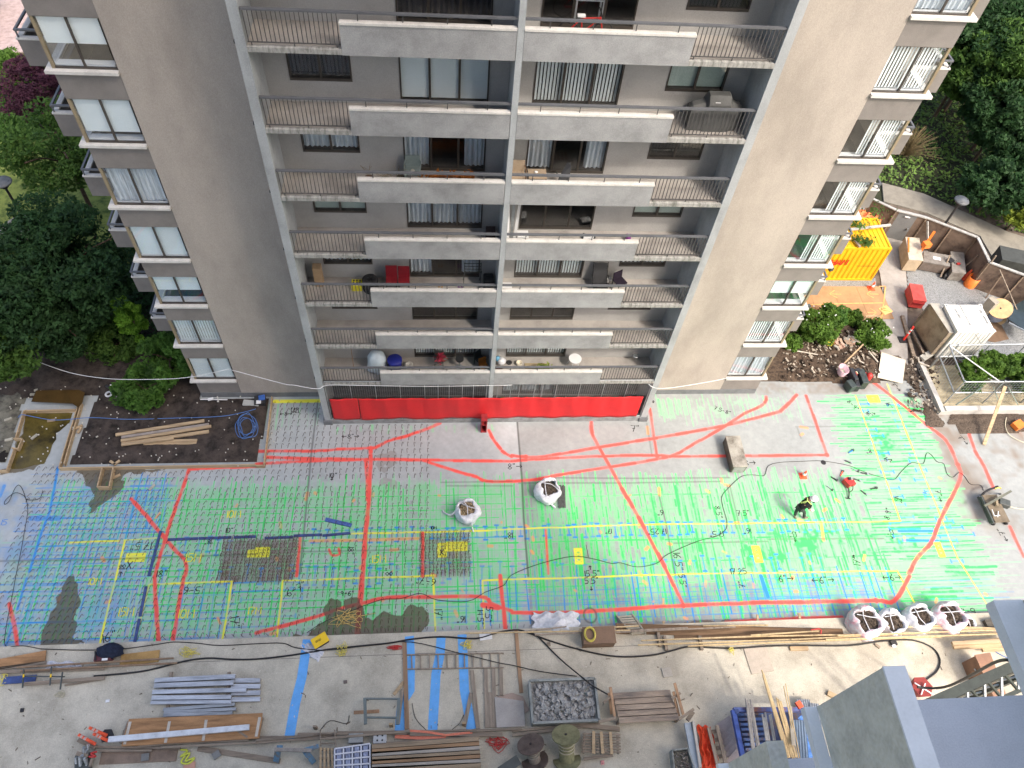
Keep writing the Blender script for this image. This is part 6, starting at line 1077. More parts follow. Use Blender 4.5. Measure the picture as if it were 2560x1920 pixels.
# cable reels
def reel(label,a,b,R_,r_,m1,m2,wrap=None,group=None,name='cable_reel'):
    a=Vector(a);b=Vector(b);d=(b-a).normalized(); t=thing(name,label,'cable reel',tuple(a-Vector((0,0,0))),group)
    for e,s_ in ((a,1),(b,-1)): MB().cyl(e,e+d*.05*s_,R_,n=28,smooth=False).build('flange',m1,t); MB().cyl(e-d*.012*s_,e-d*.001*s_,.05,n=10).build('hub_hole',black,t)
    MB().cyl(a+d*.05,b-d*.05,r_,n=22).build('drum',m2,t)
    if wrap:
        m=MB()
        for k in range(wrap[0]): f=wrap[2]+(wrap[3]-wrap[2])*k/max(1,wrap[0]-1); c=a.lerp(b,f); o=d.orthogonal().normalized(); q=d.cross(o); rr=r_+.02; m.tube([c+(o*math.cos(x)+q*math.sin(x))*rr for x in np.linspace(0,6.283,21)],wrap[4],n=5,sub=1)
        m.build('cable_turns',wrap[1],t)
    return t
gw=M('mossy_timber',(.22,.215,.12),.9,.4,3,bump=.2); gb=M('olive_staves',(.28,.27,.15),.85,.3,2.5,stretch=(8,8,.3))
reel('large upright wooden cable reel with mossy green flanges',P(2,3,475,1590,z=D+.02),P(2,3,465,1368,z=D+.95),.52,.28,gw,gb,(3,M('tan_strap',(.5,.45,.33),.8,.1,3),.45,.7,.02))
reel('smaller tilted brown cable reel left of the mossy one',P(2,3,200,1600,z=D+.1),P(2,3,160,1450,z=D+.75),.5,.22,M('dark_timber',(.13,.10,.085),.9,.3,3),M('grey_staves',(.28,.24,.2),.85,.3,2.5,stretch=(8,8,.3)),(3,M('grey_strap',(.35,.33,.27),.8,.1,3),.4,.65,.018))
MB().obox(P(1,3,2190,1640,z=D+.5),(.8,.35,.1),.5).build('dark_canopy',darkm,label='dark metal edge at the bottom picture border by the red ropes',cat='metal sheet')
# bin of fittings, orange tarp, blue rack
t=thing('fittings_bin','open grey bin of scaffold fittings at the bottom edge','bin',P(2,3,1470,1600,z=D)); Z=D+.5; A_,B_,C_,Dd=[P(2,3,u,v,z=Z) for u,v in ((1385,1505),(1520,1490),(1590,1700),(1410,1720))]
for a,b in ((A_,B_),(B_,C_),(C_,Dd),(Dd,A_)): MB().bar(a-Vector((0,0,.2)),b-Vector((0,0,.2)),.05,.44).build('side',sk,t)
m=MB(); rr=random.Random(15)
for k in range(90):
    f=rr.uniform(.1,.9); g_=rr.uniform(.1,.9); p=A_.lerp(B_,f).lerp(Dd.lerp(C_,f),g_); q=p+Vector((rr.uniform(-.12,.12),rr.uniform(-.12,.12),0)); m.cyl((p.x,p.y,Z-.12+rr.uniform(-.1,.08)),(q.x,q.y,Z-.12+rr.uniform(-.1,.08)),.02,n=5)
m.build('scaffold_fittings',M('fitting_metal',(.25,.23,.21),.5,.5,12,metal=.4),t,kind='stuff')
T3=lambda u,v,z:S(1500+u*.27125,1640+v*.27125,z)
plank('fence_panel','grey blue panel edge standing left of the orange tarp','panel',(2,3),(1515,1270),(1590,1659),.25,.1,D+.4,M('blue_grey_panel',(.36,.42,.48),.6,.15,3)); plank('fence_panel','pale panel edge tight against the orange tarp','panel',(2,3),(1560,1260),(1620,1659),.1,.3,D+.3,M('pale_panel',(.48,.45,.41),.7,.2,3))
cs=[T3(880,650,D),T3(1010,660,D),T3(1080,1032,D),T3(920,1032,D)]; cs[2]+= (cs[2]-cs[1])*.15; cs[3]+=(cs[3]-cs[0])*.15
crumple('orange_tarp','bright red orange tarp bundle lying in folds at the bottom','tarp',cs,D+.25,.3,M('orange_red_tarp',(.68,.07,.025),.6,.25,4,bump=.4),21,n=40)
t=thing('timber_crate','weathered timber crate frame around the orange tarp','crate',T3(1050,800,D))
MB().bar(T3(1075,640,D+.5),T3(1170,1032,D+.5),.13,.08).build('rail',oldwy,t); MB().bar(T3(1000,660,D+.45),T3(1090,1032,D+.45),.12,.06).build('rail',oldwy,t)
for k in range(5): MB().bar(T3(1030+k*22,700+k*75,D+.35),T3(1100+k*20,690+k*75,D+.35),.13,.05).build('slat',oldw,t)
# blue flat rack container end with stripes
t=thing('blue_flat_rack','blue steel flat rack with open bays carrying pipes and poles','flat rack',T3(1550,700,D)); bl=M('rack_blue',(.05,.10,.36),.55,.35,4,bump=.1)
Z=D+.9
MB().bar(T3(1225,500,Z),T3(1310,920,Z),.16,.2).build('side_beam',bl,t)
MB().bar(T3(1230,498,Z),T3(1860,495,Z),.16,.2).build('end_beam',M('rack_blue_rusty',(.09,.13,.32),.6,.6,3,col2=(.22,.10,.07)),t)
m=MB(); 
for k in range(9): a=T3(1270+k*10,540+k*46,Z-.25); b=T3(1500+k*10,535+k*46,Z-.25); m.bar(a,b,.09,.1)
m.build('bay_bars',M('rack_light_blue',(.12,.22,.50),.6,.4,4,col2=(.2,.15,.13)),t)
m=MB(); m.prism([tuple(T3(u,v,D+.4))[:2] for u,v in ((1250,520),(1880,520),(1960,1032),(1350,1032))],D+.3,D+.4); m.build('floor',M('rack_floor',(.05,.07,.15),.8,.5,3,col2=(.09,.06,.05)),t)
for k in range(7): MB().bar(T3(1215+k*13,600+k*48-20,D+.6),T3(1100+k*16,672+k*55-10,D+.25),.3,.03).build('sloping_panel',M('pinkish_panel',(.42,.37,.37),.8,.15,2),t)
for u,v in ((1262,510),(1855,497)): MB().obox(T3(u,v,Z+.1),(.14,.16,.03),.1).build('corner_casting',navy,t)
# corrugated sheets
t=thing('corrugated_sheets','stack of grey corrugated metal sheets at the right of the blue rack','metal sheets',T3(1950,650,D)); 
def corr(pts,z,m,n=9):
    a,b,c,d=[Vector(q) for q in pts]; vs=[]; N=n*4
    for k in range(N+1): f=k/N; h=.03*math.sin(k/4*6.283); vs+=[a.lerp(b,f)+Vector((0,0,h)),d.lerp(c,f)+Vector((0,0,h))]
    mb=MB(); mb.add(vs,[(2*i,2*i+1,2*i+3,2*i+2) for i in range(N)],True); return mb.build('sheet',m,t)
cm=M('grey_corrugated',(.30,.33,.37),.5,.2,3,metal=.4)
corr([T3(1810,400,D+.3),T3(1930,400,D+.3),T3(2060,930,D+.3),T3(1900,940,D+.3)],0,cm,6); corr([T3(1930,430,D+.35),T3(2015,440,D+.35),T3(2080,900,D+.35),T3(2010,930,D+.35)],0,cm,4); corr([T3(1780,590,D+1.0),T3(1895,590,D+1.0),T3(1925,960,D+1.0),T3(1790,960,D+1.0)],0,M('blue_corrugated',(.20,.27,.36),.5,.2,3,metal=.3),5)
MB().strip([T3(1840,560,D+.85),T3(1890,620,D+.85),T3(1910,780,D+.85),T3(1950,960,D+.85)],.2).build('blue_edge',M('ragged_blue',(.10,.25,.62),.6,.4,5),t)
# bundles on the rack
def bundle(label,a,b,n,w,r,m,name='pole_bundle',z0=D+1.1,z1=D+1.1,fan=0.,sd=1,cat='pole bundle'):
    rr=random.Random(sd); A_=T3(*a,z0);B_=T3(*b,z1); d=(B_-A_).normalized(); s_=Vector((-d.y,d.x,0)).normalized(); t=thing(name,label,cat,tuple(A_))
    for k in range(n): o=(k/(max(1,n-1))-.5)*w; MB().cyl(A_+s_*o*(1-fan)+d*rr.uniform(-.15,.15)+Vector((0,0,rr.uniform(0,.05))),B_+s_*o*(1+fan)+Vector((0,0,rr.uniform(0,.05))),r,n=7).build('pole',m,t)
gp=M('grey_pole',(.36,.34,.32),.7,.2,4)
bundle('left bundle of grey square poles on the blue rack',(1355,425),(1410,860),3,.1,.035,gp); bundle('second bundle of grey square poles on the blue rack',(1388,435),(1455,830),3,.09,.03,gp,sd=2)
bundle('short pale poles in the middle of the blue rack',(1510,560),(1545,780),3,.12,.035,M('pale_pole',(.5,.49,.47),.6,.2,4),sd=3); bundle('short pale poles right of the middle of the blue rack',(1570,565),(1605,780),2,.06,.03,M('pale_pole',(.5,.49,.47),.6,.2,4),sd=4)
tmb=M('bamboo_timber',(.55,.42,.24),.75,.25,2,stretch=(4,.4,4))
bundle('long pale timber poles rising highest from the blue rack',(1500,165),(1740,940),5,.12,.03,tmb,z0=D+2.0,z1=D+1.2,fan=.5,sd=5); bundle('timber pole bundle just right of the longest poles',(1640,400),(1790,940),5,.16,.03,tmb,z0=D+1.7,z1=D+1.2,sd=6); bundle('single thin timber poles at the right of the pole bundles',(1705,290),(1830,940),2,.08,.02,tmb,z0=D+1.9,z1=D+1.2,sd=7)
MB().bar(T3(1750,460,D+1.5),T3(1785,825,D+1.5),.14,.04).build('slotted_board',M('greyed_board',(.42,.38,.31),.8,.2,3),label='greyed slotted board lying on the timber poles',cat='board')
MB().obox(T3(1835,450,D+1.3),(.2,.25,.12),.4).build('orange_rag',hot,label='small red orange rag at the corner of the blue rack',cat='rag')
# pipes along the deck edge on the right
GP='long poles and boards bundled along the deck edge'
rr=random.Random(31)
for k,(a,b,w,h,z,mm) in enumerate((((2,3,900,455),(3,3,650,500),.42,.06,.01,M('rusty_boards',(.19,.12,.07),.85,.5,2,stretch=(.4,6,6))),((2,3,1400,515),(3,3,600,530),.3,.05,.01,M('rusty_boards',(.19,.12,.07),.85,.5,2,stretch=(.4,6,6))),
  ((2,3,1115,558),(2,3,2212,518),.05,.05,.3,tmb),((2,3,1090,597),(2,3,2000,565),.055,.05,.3,tmb),((2,3,1210,590),(3,3,300,545),.05,.05,.25,tmb),((2,3,1520,605),(3,3,600,555),.05,.05,.22,tmb),((2,3,1650,430),(3,3,0,425),.05,.05,.1,tmb),((3,3,0,520),(3,3,1100,500),.05,.05,.3,tmb),((3,3,200,550),(3,3,1400,490),.05,.05,.32,tmb),((3,3,600,515),(3,3,2040,465),.05,.05,.42,tmb),((3,3,500,550),(3,3,2050,500),.05,.05,.4,tmb),((3,3,0,575),(3,3,1500,525),.045,.05,.36,tmb),((3,3,1400,520),(3,3,2050,490),.05,.05,.3,tmb))):
    p=P(*a,z=D+z);q=P(*b,z=D+z); MB().bar(p,q,w,h).build('edge_pole',mm,label='rusty wide board lying in the gutter behind the edge poles' if w>.2 else 'long pale timber pole bundled along the right deck edge',cat='pole',group='rusty boards in the gutter' if w>.2 else GP)
for u,v in ((1270,560),(1325,590),(1630,590)): plank('bearer_block','short timber bearer carrying the edge poles','bearer',(2,3),(u-10,v-70),(u+10,v+50),.12,.16,D,oldwy,'bearers carrying the edge poles')
for ij,a,b in (((2,3),(1310,390),(1312,430)),((2,3),(2120,335),(2130,450)),((2,3),(1640,430),(1640,470)),((3,3),(268,320),(285,430))): plank('edge_stake','short timber stake standing at the gutter edge','stake',ij,a,b,.1,.05,.25,wood,'stakes at the gutter edge')
sheet('gutter_plate',[tuple(P(*q))[:2] for q in ((2,3,160,350),(2,3,160,460),(2,3,2212,455),(2,3,2212,345))],.004,M('gutter_grey',(.30,.29,.275),.9,.2,2)) if 0 else None
t=thing('clamp_bar','red adjustable clamp lying among the edge poles','clamp',P(3,3,400,470,z=D)); MB().tube([P(3,3,370,465,z=D+.4),P(3,3,440,455,z=D+.45),P(3,3,460,470,z=D+.45),P(3,3,455,500,z=D+.4)],.03,n=5,sub=1).build('bar',red,t)
for lb,a,b,z in (('upper timber of the short stack at the right deck',(1590,585),(2080,560),.45),('middle timber of the short stack at the right deck',(1600,615),(2090,600),.3),('lower timber of the short stack at the right deck',(1850,640),(2120,625),.2),('first timber above the lower one at the right deck',(1690,575),(2080,545),.35)): pl(lb,(3,3),a,b,.15,.12,z,wood,'short timber stack at the right deck')
plank('dark_timbers','dark grey timber bundle beside the smallest bulk bag','timber',(3,3),(1880,425),(2060,395),.4,.2,D,M('dark_grey_wood',(.10,.09,.075),.85,.4,3,stretch=(.4,8,8)))
plank('timber_block','small timber block lying on the sunlit deck','timber',(3,3),(190,628),(345,625),.16,.1,D,wood); plank('timber_block','small dark block below the black cable','timber',(3,3),(925,590),(965,620),.1,.08,D,oldw); plank('timber_block','timber block partly hidden by the grey fin','timber',(3,3),(515,1010),(600,1055),.2,.12,D,wood)
t=thing('black_tool_case','small black case with white label under the bulk bags','case',P(3,3,1085,590,z=D)); MB().obox(P(3,3,1085,580,z=D+.08),(.24,.22,.12),.2).build('case',blackp,t); MB().obox(P(3,3,1090,605,z=D+.15),(.16,.12,.01),.3).build('paper',white,t)
# brown box right, red box, truss mast
t=thing('brown_locker','long brown steel locker standing on the right deck','locker',P(3,3,1870,850,z=D)); Z=D+1.0; A_,B_,C_,Dd=[P(3,3,u,v,z=Z) for u,v in ((1790,690),(1910,670),(2060,1050),(1950,1060))]
bm=M('locker_brown',(.24,.13,.075),.55,.25,2,bump=.05,spec=.5); m=MB(); m.prism([tuple(q)[:2] for q in (A_,B_,C_,Dd)],D,Z); m.build('body',bm,t); m=MB(); m.prism([tuple(q)[:2] for q in (A_+Vector((-.03,.03,0)),B_+Vector((.03,.03,0)),C_,Dd)],Z+.003,Z+.05); m.build('lid',M('locker_lid',(.30,.165,.10),.5,.2,1.5,spec=.5),t)
for f in (.3,.6): p=A_.lerp(Dd,f)-Vector((.03,0,.3)); MB().obox(p,(.04,.16,.05),.3).build('latch',steel,t)
t=thing('red_hopper','dark red hexagonal hopper below the truss','hopper',P(3,3,1340,960,z=D)); c=P(3,3,1330,960,z=D+.6); MB().lathe((c.x,c.y,D+.1),[(.3,0),(.42,.5),(.42,.55)],n=6).build('body',M('dark_red_paint',(.25,.04,.035),.55,.25,4),t); MB().bar(c+Vector((-.3,.15,.1)),c+Vector((.45,-.45,.1)),.04,.04).build('white_bar',white,t); MB().bar(c+Vector((-.2,-.3,.1)),c+Vector((.1,.1,.15)),.04,.04).build('white_bar',white,t)
t=thing('placing_boom','dark green steel truss boom with black hose at the right edge','boom',P(3,3,1900,900,z=D)); dg=M('dark_green_steel',(.045,.055,.045),.5,.3,4,spec=.5); Zb=9.0
a=P(3,3,1480,1062,z=Zb); b=P(3,3,2150,765,z=Zb); dd=(b-a); a2=a-dd*.3; b2=b+dd*.02
MB().bar(a2,b2,.28,.2).build('chord',dg,t); off=Vector((.35,-.55,-.5)); MB().bar(a2+off,b2+off,.12,.12).build('chord',dg,t); 
for k in range(7): f=k/6; p=a2.lerp(b2,f); q=a2.lerp(b2,min(1,f+.08))+off; MB().bar(p,q,.07,.07).build('lattice_bar',dg,t); MB().bar(q,a2.lerp(b2,min(1,f+.16)),.06,.06).build('lattice_bar',steel,t)
MB().bar(b2+Vector((0,-.1,-.1)),Vector((b2.x,b2.y-.1,D)),.16,.16).build('mast_post',dg,t); MB().bar(b2+Vector((.7,-.1,-.1)),Vector((b2.x+.7,b2.y-.1,D)),.16,.16).build('mast_post',dg,t)
for k in range(9): z0=D+k*.95; MB().bar(Vector((b2.x,b2.y-.1,z0)),Vector((b2.x+.7,b2.y-.1,z0+.95)),.05,.05).build('lattice_bar',steel,t)
MB().tube([P(3,3,1290,960,z=1.4),P(3,3,1420,970,z=1.6),P(3,3,1560,950,z=2.6),P(3,3,1750,860,z=5),P(3,3,1950,750,z=8),P(3,3,2060,725,z=9.2),P(3,3,2120,740,z=9.3)],.05,n=7).build('hose',black,t)
cable('blue_hose','thin blue hose lying at the right deck near the short timber stack','hose',[(3,3,1960,650,D+.03),(3,3,2030,690,D+.03),(3,3,2100,715,D+.03),(3,3,2212,720,D+.03)],.02,bluehose)
for lb,u,v,s_,mm in (('small square board lying alone on the deck',(2,3,1340,832),0,(.38,.36),M('dusty_board',(.42,.39,.34),.85,.15,3)),('thin pinkish square sheet on the sunlit deck',(2,3,2130,720),0,(.95,1.05),M('dusty_pink_sheet',(.47,.41,.34),.85,.12,3)),('pinkish brown scrap on the middle of the deck',(1,3,772,915),0,(.14,.12),M('brown_scrap',(.15,.12,.11),.8,.2,3)),('small white paper scrap on the left deck',(0,3,930,1080),0,(.14,.1),white),('small dark opening in the left deck',(0,3,190,1160),0,(.12,.14),black),('crushed red drink can on the lower deck',(2,3,782,1612),0,(.13,.14),M('red_white_can',(.6,.25,.25),.5,.5,20)),('white paper with red stains at the deck edge',(1,3,1985,520),0,(.5,.3),M('white_paper',(.72,.72,.72),.7,.1,4)),('small timber offcut near the black cable pair',(2,3,318,588),0,(.13,.15),oldw)):
    c=P(*u,z=D+.03); MB().obox(c,(s_[0],s_[1],.03),.1).build('flat_scrap',mm,label=lb,cat='scrap')
for n,(u,v) in enumerate(((210,1235),(1170,1300),(1795,1290))): c=P(1,3,520 if n==0 else u if n else u,1320 if n==0 else v,z=D); MB().bar(c,c+Vector((0,0,.45)),.13,.07).build('timber_stake',wood if n else oldw,label=['dark upright stake left of the small grey ladder frame','pale topped upright stake below the grey steel frame','pale topped upright stake at the foot of the crossing planks'][n],cat='stake')
# scattered small debris on the deck: far too many bits to count
rr=random.Random(77); m=MB()
for k in range(240):
    u=rr.uniform(0,2560); v=1600+320*rr.random()**1.0; c=S(u,v,D+.012)
    if c.x>10.5 and c.y<-14: continue
    s_=rr.choice((.015,.02,.03,.05)); m.obox(c,(s_*rr.uniform(1,4),s_*.6,.012),rr.uniform(0,3.1))
m.build('deck_litter',M('dark_litter',(.16,.13,.10),.9,.6,3,col2=(.06,.05,.045)),kind='stuff')
m=MB()
for k in range(500):
    c=S(rr.uniform(0,2560),rr.uniform(1600,1920),D+.012); s_=rr.choice((.015,.02,.03)); m.obox(c,(s_*2,s_,.012),rr.uniform(0,3.1))
for k in range(160):
    c=S(rr.uniform(0,700),rr.uniform(965,1165),.2); m.obox(c,(.05,.04,.04),rr.uniform(0,3.1))
m.build('pale_litter',M('pale_litter',(.6,.57,.5),.9,.3,3),kind='stuff')
rr=random.Random(78)
for k in range(9):
    u0=rr.uniform(900,2400); a=S(u0,1570+rr.uniform(-5,30)-(u0-1500)*.01,D+.35); b=S(u0+rr.uniform(120,420),1560+rr.uniform(0,30)-(u0-1500)*.01,D+.38)
    MB().bar(a,b,.05,.04).build('edge_pole',oldwy if k%2 else tmb,label='loose weathered batten lying over the deck edge bundle',cat='pole',group='loose battens on the edge bundle')
# ================= RIGHT YARD =================
# yellow container
t=thing('shipping_container','yellow corrugated shipping container with red lettering beside the right flank','container',(21.8,10.6,0)); cx0,cx1,cy0,cy1,ch=18.8,24.86,9.40,11.84,2.6
m=MB(); vs=[];n=60
def corrugate(m,p0,p1,h0,h1,nrm,n,amp=.035):
    p0=Vector(p0);p1=Vector(p1);nrm=Vector(nrm); st=[]
    for k in range(n):
        f0=k/n;f=1/n
        for a,b in ((0,0),(.35,0),(.5,1),(.85,1)): st.append((f0+a*f,b))
    st.append((1,0)); vs=[]
    for f,b in st: q=p0.lerp(p1,f)-nrm*amp*b; vs+=[(q.x,q.y,h0),(q.x,q.y,h1)]
    m.add(vs,[(2*i,2*i+2,2*i+3,2*i+1) for i in range(len(st)-1)])
corrugate(m,(cx0+.1,cy0+.02,0),(cx1-.1,cy0+.02,0),.15,ch-.12,(0,-1,0),20,.04); corrugate(m,(cx1-.02,cy0+.1,0),(cx1-.02,cy1-.1,0),.15,ch-.12,(1,0,0),8,.04); m.box(cx0,cx0+.05,cy0,cy1,.1,ch-.1).box(cx0,cx1,cy1-.05,cy1,.1,ch-.1)
m.build('side_walls',contY,t)
m=MB(); n=22; vs=[]
for k in range(n):
    for a,b in ((0,0),(.4,0),(.5,1),(.9,1)): x=cx0+.1+(cx1-cx0-.2)*(k+a)/n; z=ch-.03-.03*b; vs+=[(x,cy0+.08,z),(x,cy1-.08,z)]
vs+=[(cx1-.1,cy0+.08,ch-.03),(cx1-.1,cy1-.08,ch-.03)]; m.add(vs,[(2*i,2*i+2,2*i+3,2*i+1) for i in range(len(vs)//2-1)]); m.build('roof',contY,t)
m=MB(); 
for y in (cy0,cy1-.1): m.box(cx0,cx1,y,y+.1,ch-.12,ch).box(cx0,cx1,y,y+.1,.02,.15)
for x in (cx0,cx1-.1): m.box(x,x+.1,cy0+.1,cy1-.1,ch-.12,ch-.002).box(x,x+.1,cy0+.1,cy1-.1,.02,.148).box(x,x+.1,cy0+.002,cy0+.1,.15,ch-.12).box(x,x+.1,cy1-.1,cy1-.002,.15,ch-.12)
m.build('frame',contY,t)
m=MB(); glyphs(m,'GRAHAM',Vector((20.78,cy0-.03,1.30)),Vector((1,0,0)),Vector((.12,0,1)).normalized(),.42,.10); m.build('lettering',M('red_lettering',(.72,.03,.02),.6,.05,3,bump=0),t)
m=MB().box(23.4,24.5,cy0-.008,cy0-.004,1.2,1.23); m.build('scuff',M('dark_scuff',(.2,.11,.02),.8,.2,5),t)
for lb,a,b,w,mm in (('grey beam resting across the container roof',(700,325),(1060,285),.14,M('roof_beam',(.40,.41,.38),.7,.2,3)),('short brown timber on the container roof',(735,395),(795,475),.14,oldw)):
    MB().bar(P(3,1,*a,z=2.72),P(3,1,*b,z=2.72),w,.08).build('roof_timber',mm,label=lb,cat='timber')
for n_,(u,v,r) in enumerate(((790,265,.35),(800,400,.3),(870,430,.15),(930,150,.4))): 
    c=P(3,1,u,v,z=2.85); leafmesh('leafy_twig',leafcloud(np.array(c)+np.random.default_rng(n_).normal(size=(130,3))*np.array([r,r*.8,.1]),.10,n_),LG,label='leafy green twig hanging over the yellow container roof',cat='twig',group='twigs over the yellow container')
crumple('orange_netting','crumpled bright orange netting behind the yellow container','netting',[P(3,1,790,130,z=1.2),P(3,1,1040,170,z=1.2),P(3,1,960,270,z=1.2),P(3,1,790,220,z=1.2)],1.0,.4,M('orange_net',(.85,.25,.10),.8,.4,8,bump=.5),33,n=40)
MB().lathe(P(3,1,1005,310,z=.2),[(.3,0),(.36,.5),(.3,.62),(0,.66)],n=16).build('green_bucket',M('teal_plastic',(.05,.35,.22),.5,.1,3),label='teal green barrel behind the corner of the yellow container',cat='barrel')
# plywood walkway with arrows
t=thing('plywood_walkway','orange brown plywood walkway with pale orange arrows and edge lines','walkway',(22.5,7.8,0)); m=MB(); 
for k in range(4): 
    x0=19.4+k*1.45; m.prism([(x0,6.45),(x0+1.44,6.45+.06),(x0+1.44,8.92),(x0,8.90)],.03,.055)
m.build('panel',plyo,t)
def aw(pts,w): return [P(3,1,u,v,z=.062) for u,v in pts],w
m=MB()
for pts,w in (aw([(370,975),(700,962),(1000,958)],.07),aw([(960,815),(1015,815)],.07),aw([(1015,815),(1000,960),(985,1060)],.07),aw([(635,883),(530,880)],.05),aw([(575,850),(530,880),(600,915)],.05),aw([(955,883),(850,880)],.05),aw([(895,850),(850,880),(915,915)],.05),aw([(355,1060),(460,1060)],.05),aw([(400,1025),(462,1060),(430,1090)],.05),aw([(650,1045),(730,1040)],.05),aw([(680,1010),(732,1040),(690,1070)],.05),aw([(860,1040),(940,1040)],.05),aw([(885,1005),(942,1042),(910,1060)],.05)): m.strip(pts,w)
m.build('painted_arrows',orangep,t)
# orange frame barrier and cone
t=thing('timber_barrier','pale timber barrier with orange painted board at the walkway end','barrier',P(3,1,960,1070)); 
for a,b,z0,z1,mm in (((845,1075),(975,1070),1.0,1.0,wood),((765,1170),(850,1080),.1,1.,wood),((870,1175),(965,1080),.1,1.,wood),((940,1145),(1015,1000),.1,1.5,orangep),((985,1010),(1055,1025),1.4,1.4,orangep)): MB().bar(P(3,1,*a,z=z0),P(3,1,*b,z=z1),.12 if mm is orangep else .08,.05).build('bar',mm,t)
MB().bar(P(3,1,980,1035,z=1.35),P(3,1,1050,1005,z=1.35),.5,.03).build('board',orangep,t)
c=P(3,1,885,840); cone('orange cone at the corner of the yellow container and the walkway',c.x,c.y,.06,1.1)
c=P(3,1,1700,750); t=thing('tilted_cone','red orange cone tipped against the grey gang boxes','cone',(c.x,c.y,0)); MB().lathe((c.x,c.y,.03),[(.18,0),(.05,.7),(.04,.72)],n=14).build('body',hot,t); MB().box(c.x-.2,c.x+.2,c.y-.2,c.y+.2,0,.03).build('base',hot,t)
# door fence
GFN='dark plywood hoarding around the yard'
pts=[P(3,1,u,v,z=2.0) for u,v in ((1020,300),(1110,160),(1370,225),(1810,395),(1915,610),(2212,720),(2600,880))]
hd=M('hoarding_wood',(.17,.125,.095),.85,.4,1.6,col2=(.08,.055,.045),bump=.2); t=thing('hoarding','dark brown plywood hoarding with a grey door and pale top rail','fence',(30,12,0))
pts[0]=pts[1]+Vector((-1.2,1.0,0))
for k in range(len(pts)-1):
    a=Vector((pts[k].x,pts[k].y,0));b=Vector((pts[k+1].x,pts[k+1].y,0))
    if k==1:
        d=(b-a); A=a.lerp(b,.12); Bq=a.lerp(b,.72)
        MB().bar(a.lerp(b,.0)+Vector((0,0,1)),A+Vector((0,0,1)),.05,2.0).build('panel',hd,t); MB().bar(Bq+Vector((0,0,1)),b+Vector((0,0,1)),.05,2.0).build('panel',hd,t)
        dr=MB().bar(A+Vector((0,0,.97)),Bq+Vector((0,0,.97)),.06,1.94).build('door',M('door_grey',(.19,.20,.205),.5,.12,2,spec=.5),t)
        nrm=Vector((d.y,-d.x,0)).normalized(); MB().obox(A.lerp(Bq,.5)+nrm*.08+Vector((0,0,1.8)),(.3,.06,.06),math.atan2(d.y,d.x)).build('door_closer',white,dr); MB().obox(A.lerp(Bq,.88)+nrm*.08+Vector((0,0,.95)),(.06,.08,.16),math.atan2(d.y,d.x)).build('handle',steel,dr)
    else: MB().bar(a+Vector((0,0,1)),b+Vector((0,0,1)),.04,2.0).build('panel',hd,t)
    MB().bar(a+Vector((0,0,2.03)),b+Vector((0,0,2.03)),.16 if k!=1 else .2,.06).build('top_rail',M('rail_pale',(.40,.40,.38),.7,.3,3) ,t)
    L=(b-a).length; nn=max(1,int(L/1.2)); d=(b-a).normalized(); nrm=Vector((d.y,-d.x,0))
    for q in range(nn+1):
        if k==1 and .05<q/nn<.8: continue
        p=a.lerp(b,q/nn)+nrm*.06; MB().bar(p,p+Vector((0,0,1.95)),.09,.05).build('stud',M('stud_wood',(.22,.165,.12),.85,.3,3),t)
    if k in (3,4): 
        for q in range(nn): p=a.lerp(b,(q+.5)/nn)+nrm*.5; MB().bar(p,a.lerp(b,(q+.5)/nn)+nrm*.05+Vector((0,0,1.6)),.06,.05).build('brace',M('stud_wood',(.22,.165,.12),.85,.3,3),t)
# street lamps
def lamp(label,base,h,r,head=.5,group=None):
    t=thing('street_lamp',label,'street lamp',(base[0],base[1],0)); MB().cyl((base[0],base[1],0),(base[0],base[1],h),.09,.06,n=10).build('pole',M('lamp_black',(.03,.03,.032),.5,.2,3,spec=.5),t)
    MB().lathe((base[0],base[1],h-.25),[(.12,0),(.2,.1),(.08,.3)],n=12).build('neck',M('lamp_black',(.03,.03,.032)),t)
    MB().lathe((base[0],base[1],h+.05),[(head*.9,0),(head,.06),(head*.9,.12),(0,.2)],n=20).build('lamp_head',M('lamp_head_grey',(.10,.11,.12),.5,.3,4,spec=.5),t)
    for a in (0,2.1,4.2): MB().cyl((base[0]+head*.55*math.cos(a),base[1]+head*.55*math.sin(a),h+.13),(base[0]+head*.55*math.cos(a),base[1]+head*.55*math.sin(a),h+.19),head*.22,n=10).build('vent',M('lamp_black',(.03,.03,.032)),t)
lamp('tall black street lamp rising from behind the gang boxes on the right',P(3,1,1385,480)[:2],3.6,.06,.42)
lamp('street lamp with round grey head over the left lawn',P(0,0,420,2250)[:2],5.2,.06,.45)
# gang boxes
def gbox(name,label,A,B,C_,z,mm,lid=None,cat='gang box'):
    a,b,c=[P(3,1,*q,z=z) for q in (A,B,C_)]; d=a+(c-b); t=thing(name,label,cat,(a.x,a.y,0)); m=MB(); m.prism([tuple(q)[:2] for q in (a,b,c,d)],.08,z-.05); m.build('body',mm,t)
    ce=(a+b+c+d)/4; m=MB(); m.prism([tuple(ce+(q-ce)*1.03)[:2] for q in (a,b,c,d)],z-.047,z); m.build('lid',lid or mm,t); return t,(a,b,c,d)
wsteel=M('weathered_steel',(.26,.245,.22),.6,.35,2,col2=(.15,.13,.11),metal=.2)
t,_=gbox('gang_box','tall pale topped box with orange edges left of the lamp post',(1190,390),(1220,580),(1340,590),1.0,M('orange_edged',(.45,.36,.25),.7,.2,3),M('peeling_top',(.50,.45,.36),.7,.3,2)); MB().bar(P(3,1,1215,395,z=1.02),P(3,1,1215,520,z=1.02),.08,.05).build('orange_edge',orange,t); MB().bar(P(3,1,1215,520,z=1.0),P(3,1,1185,580,z=.2),.06,.05).build('orange_edge',orange,t)
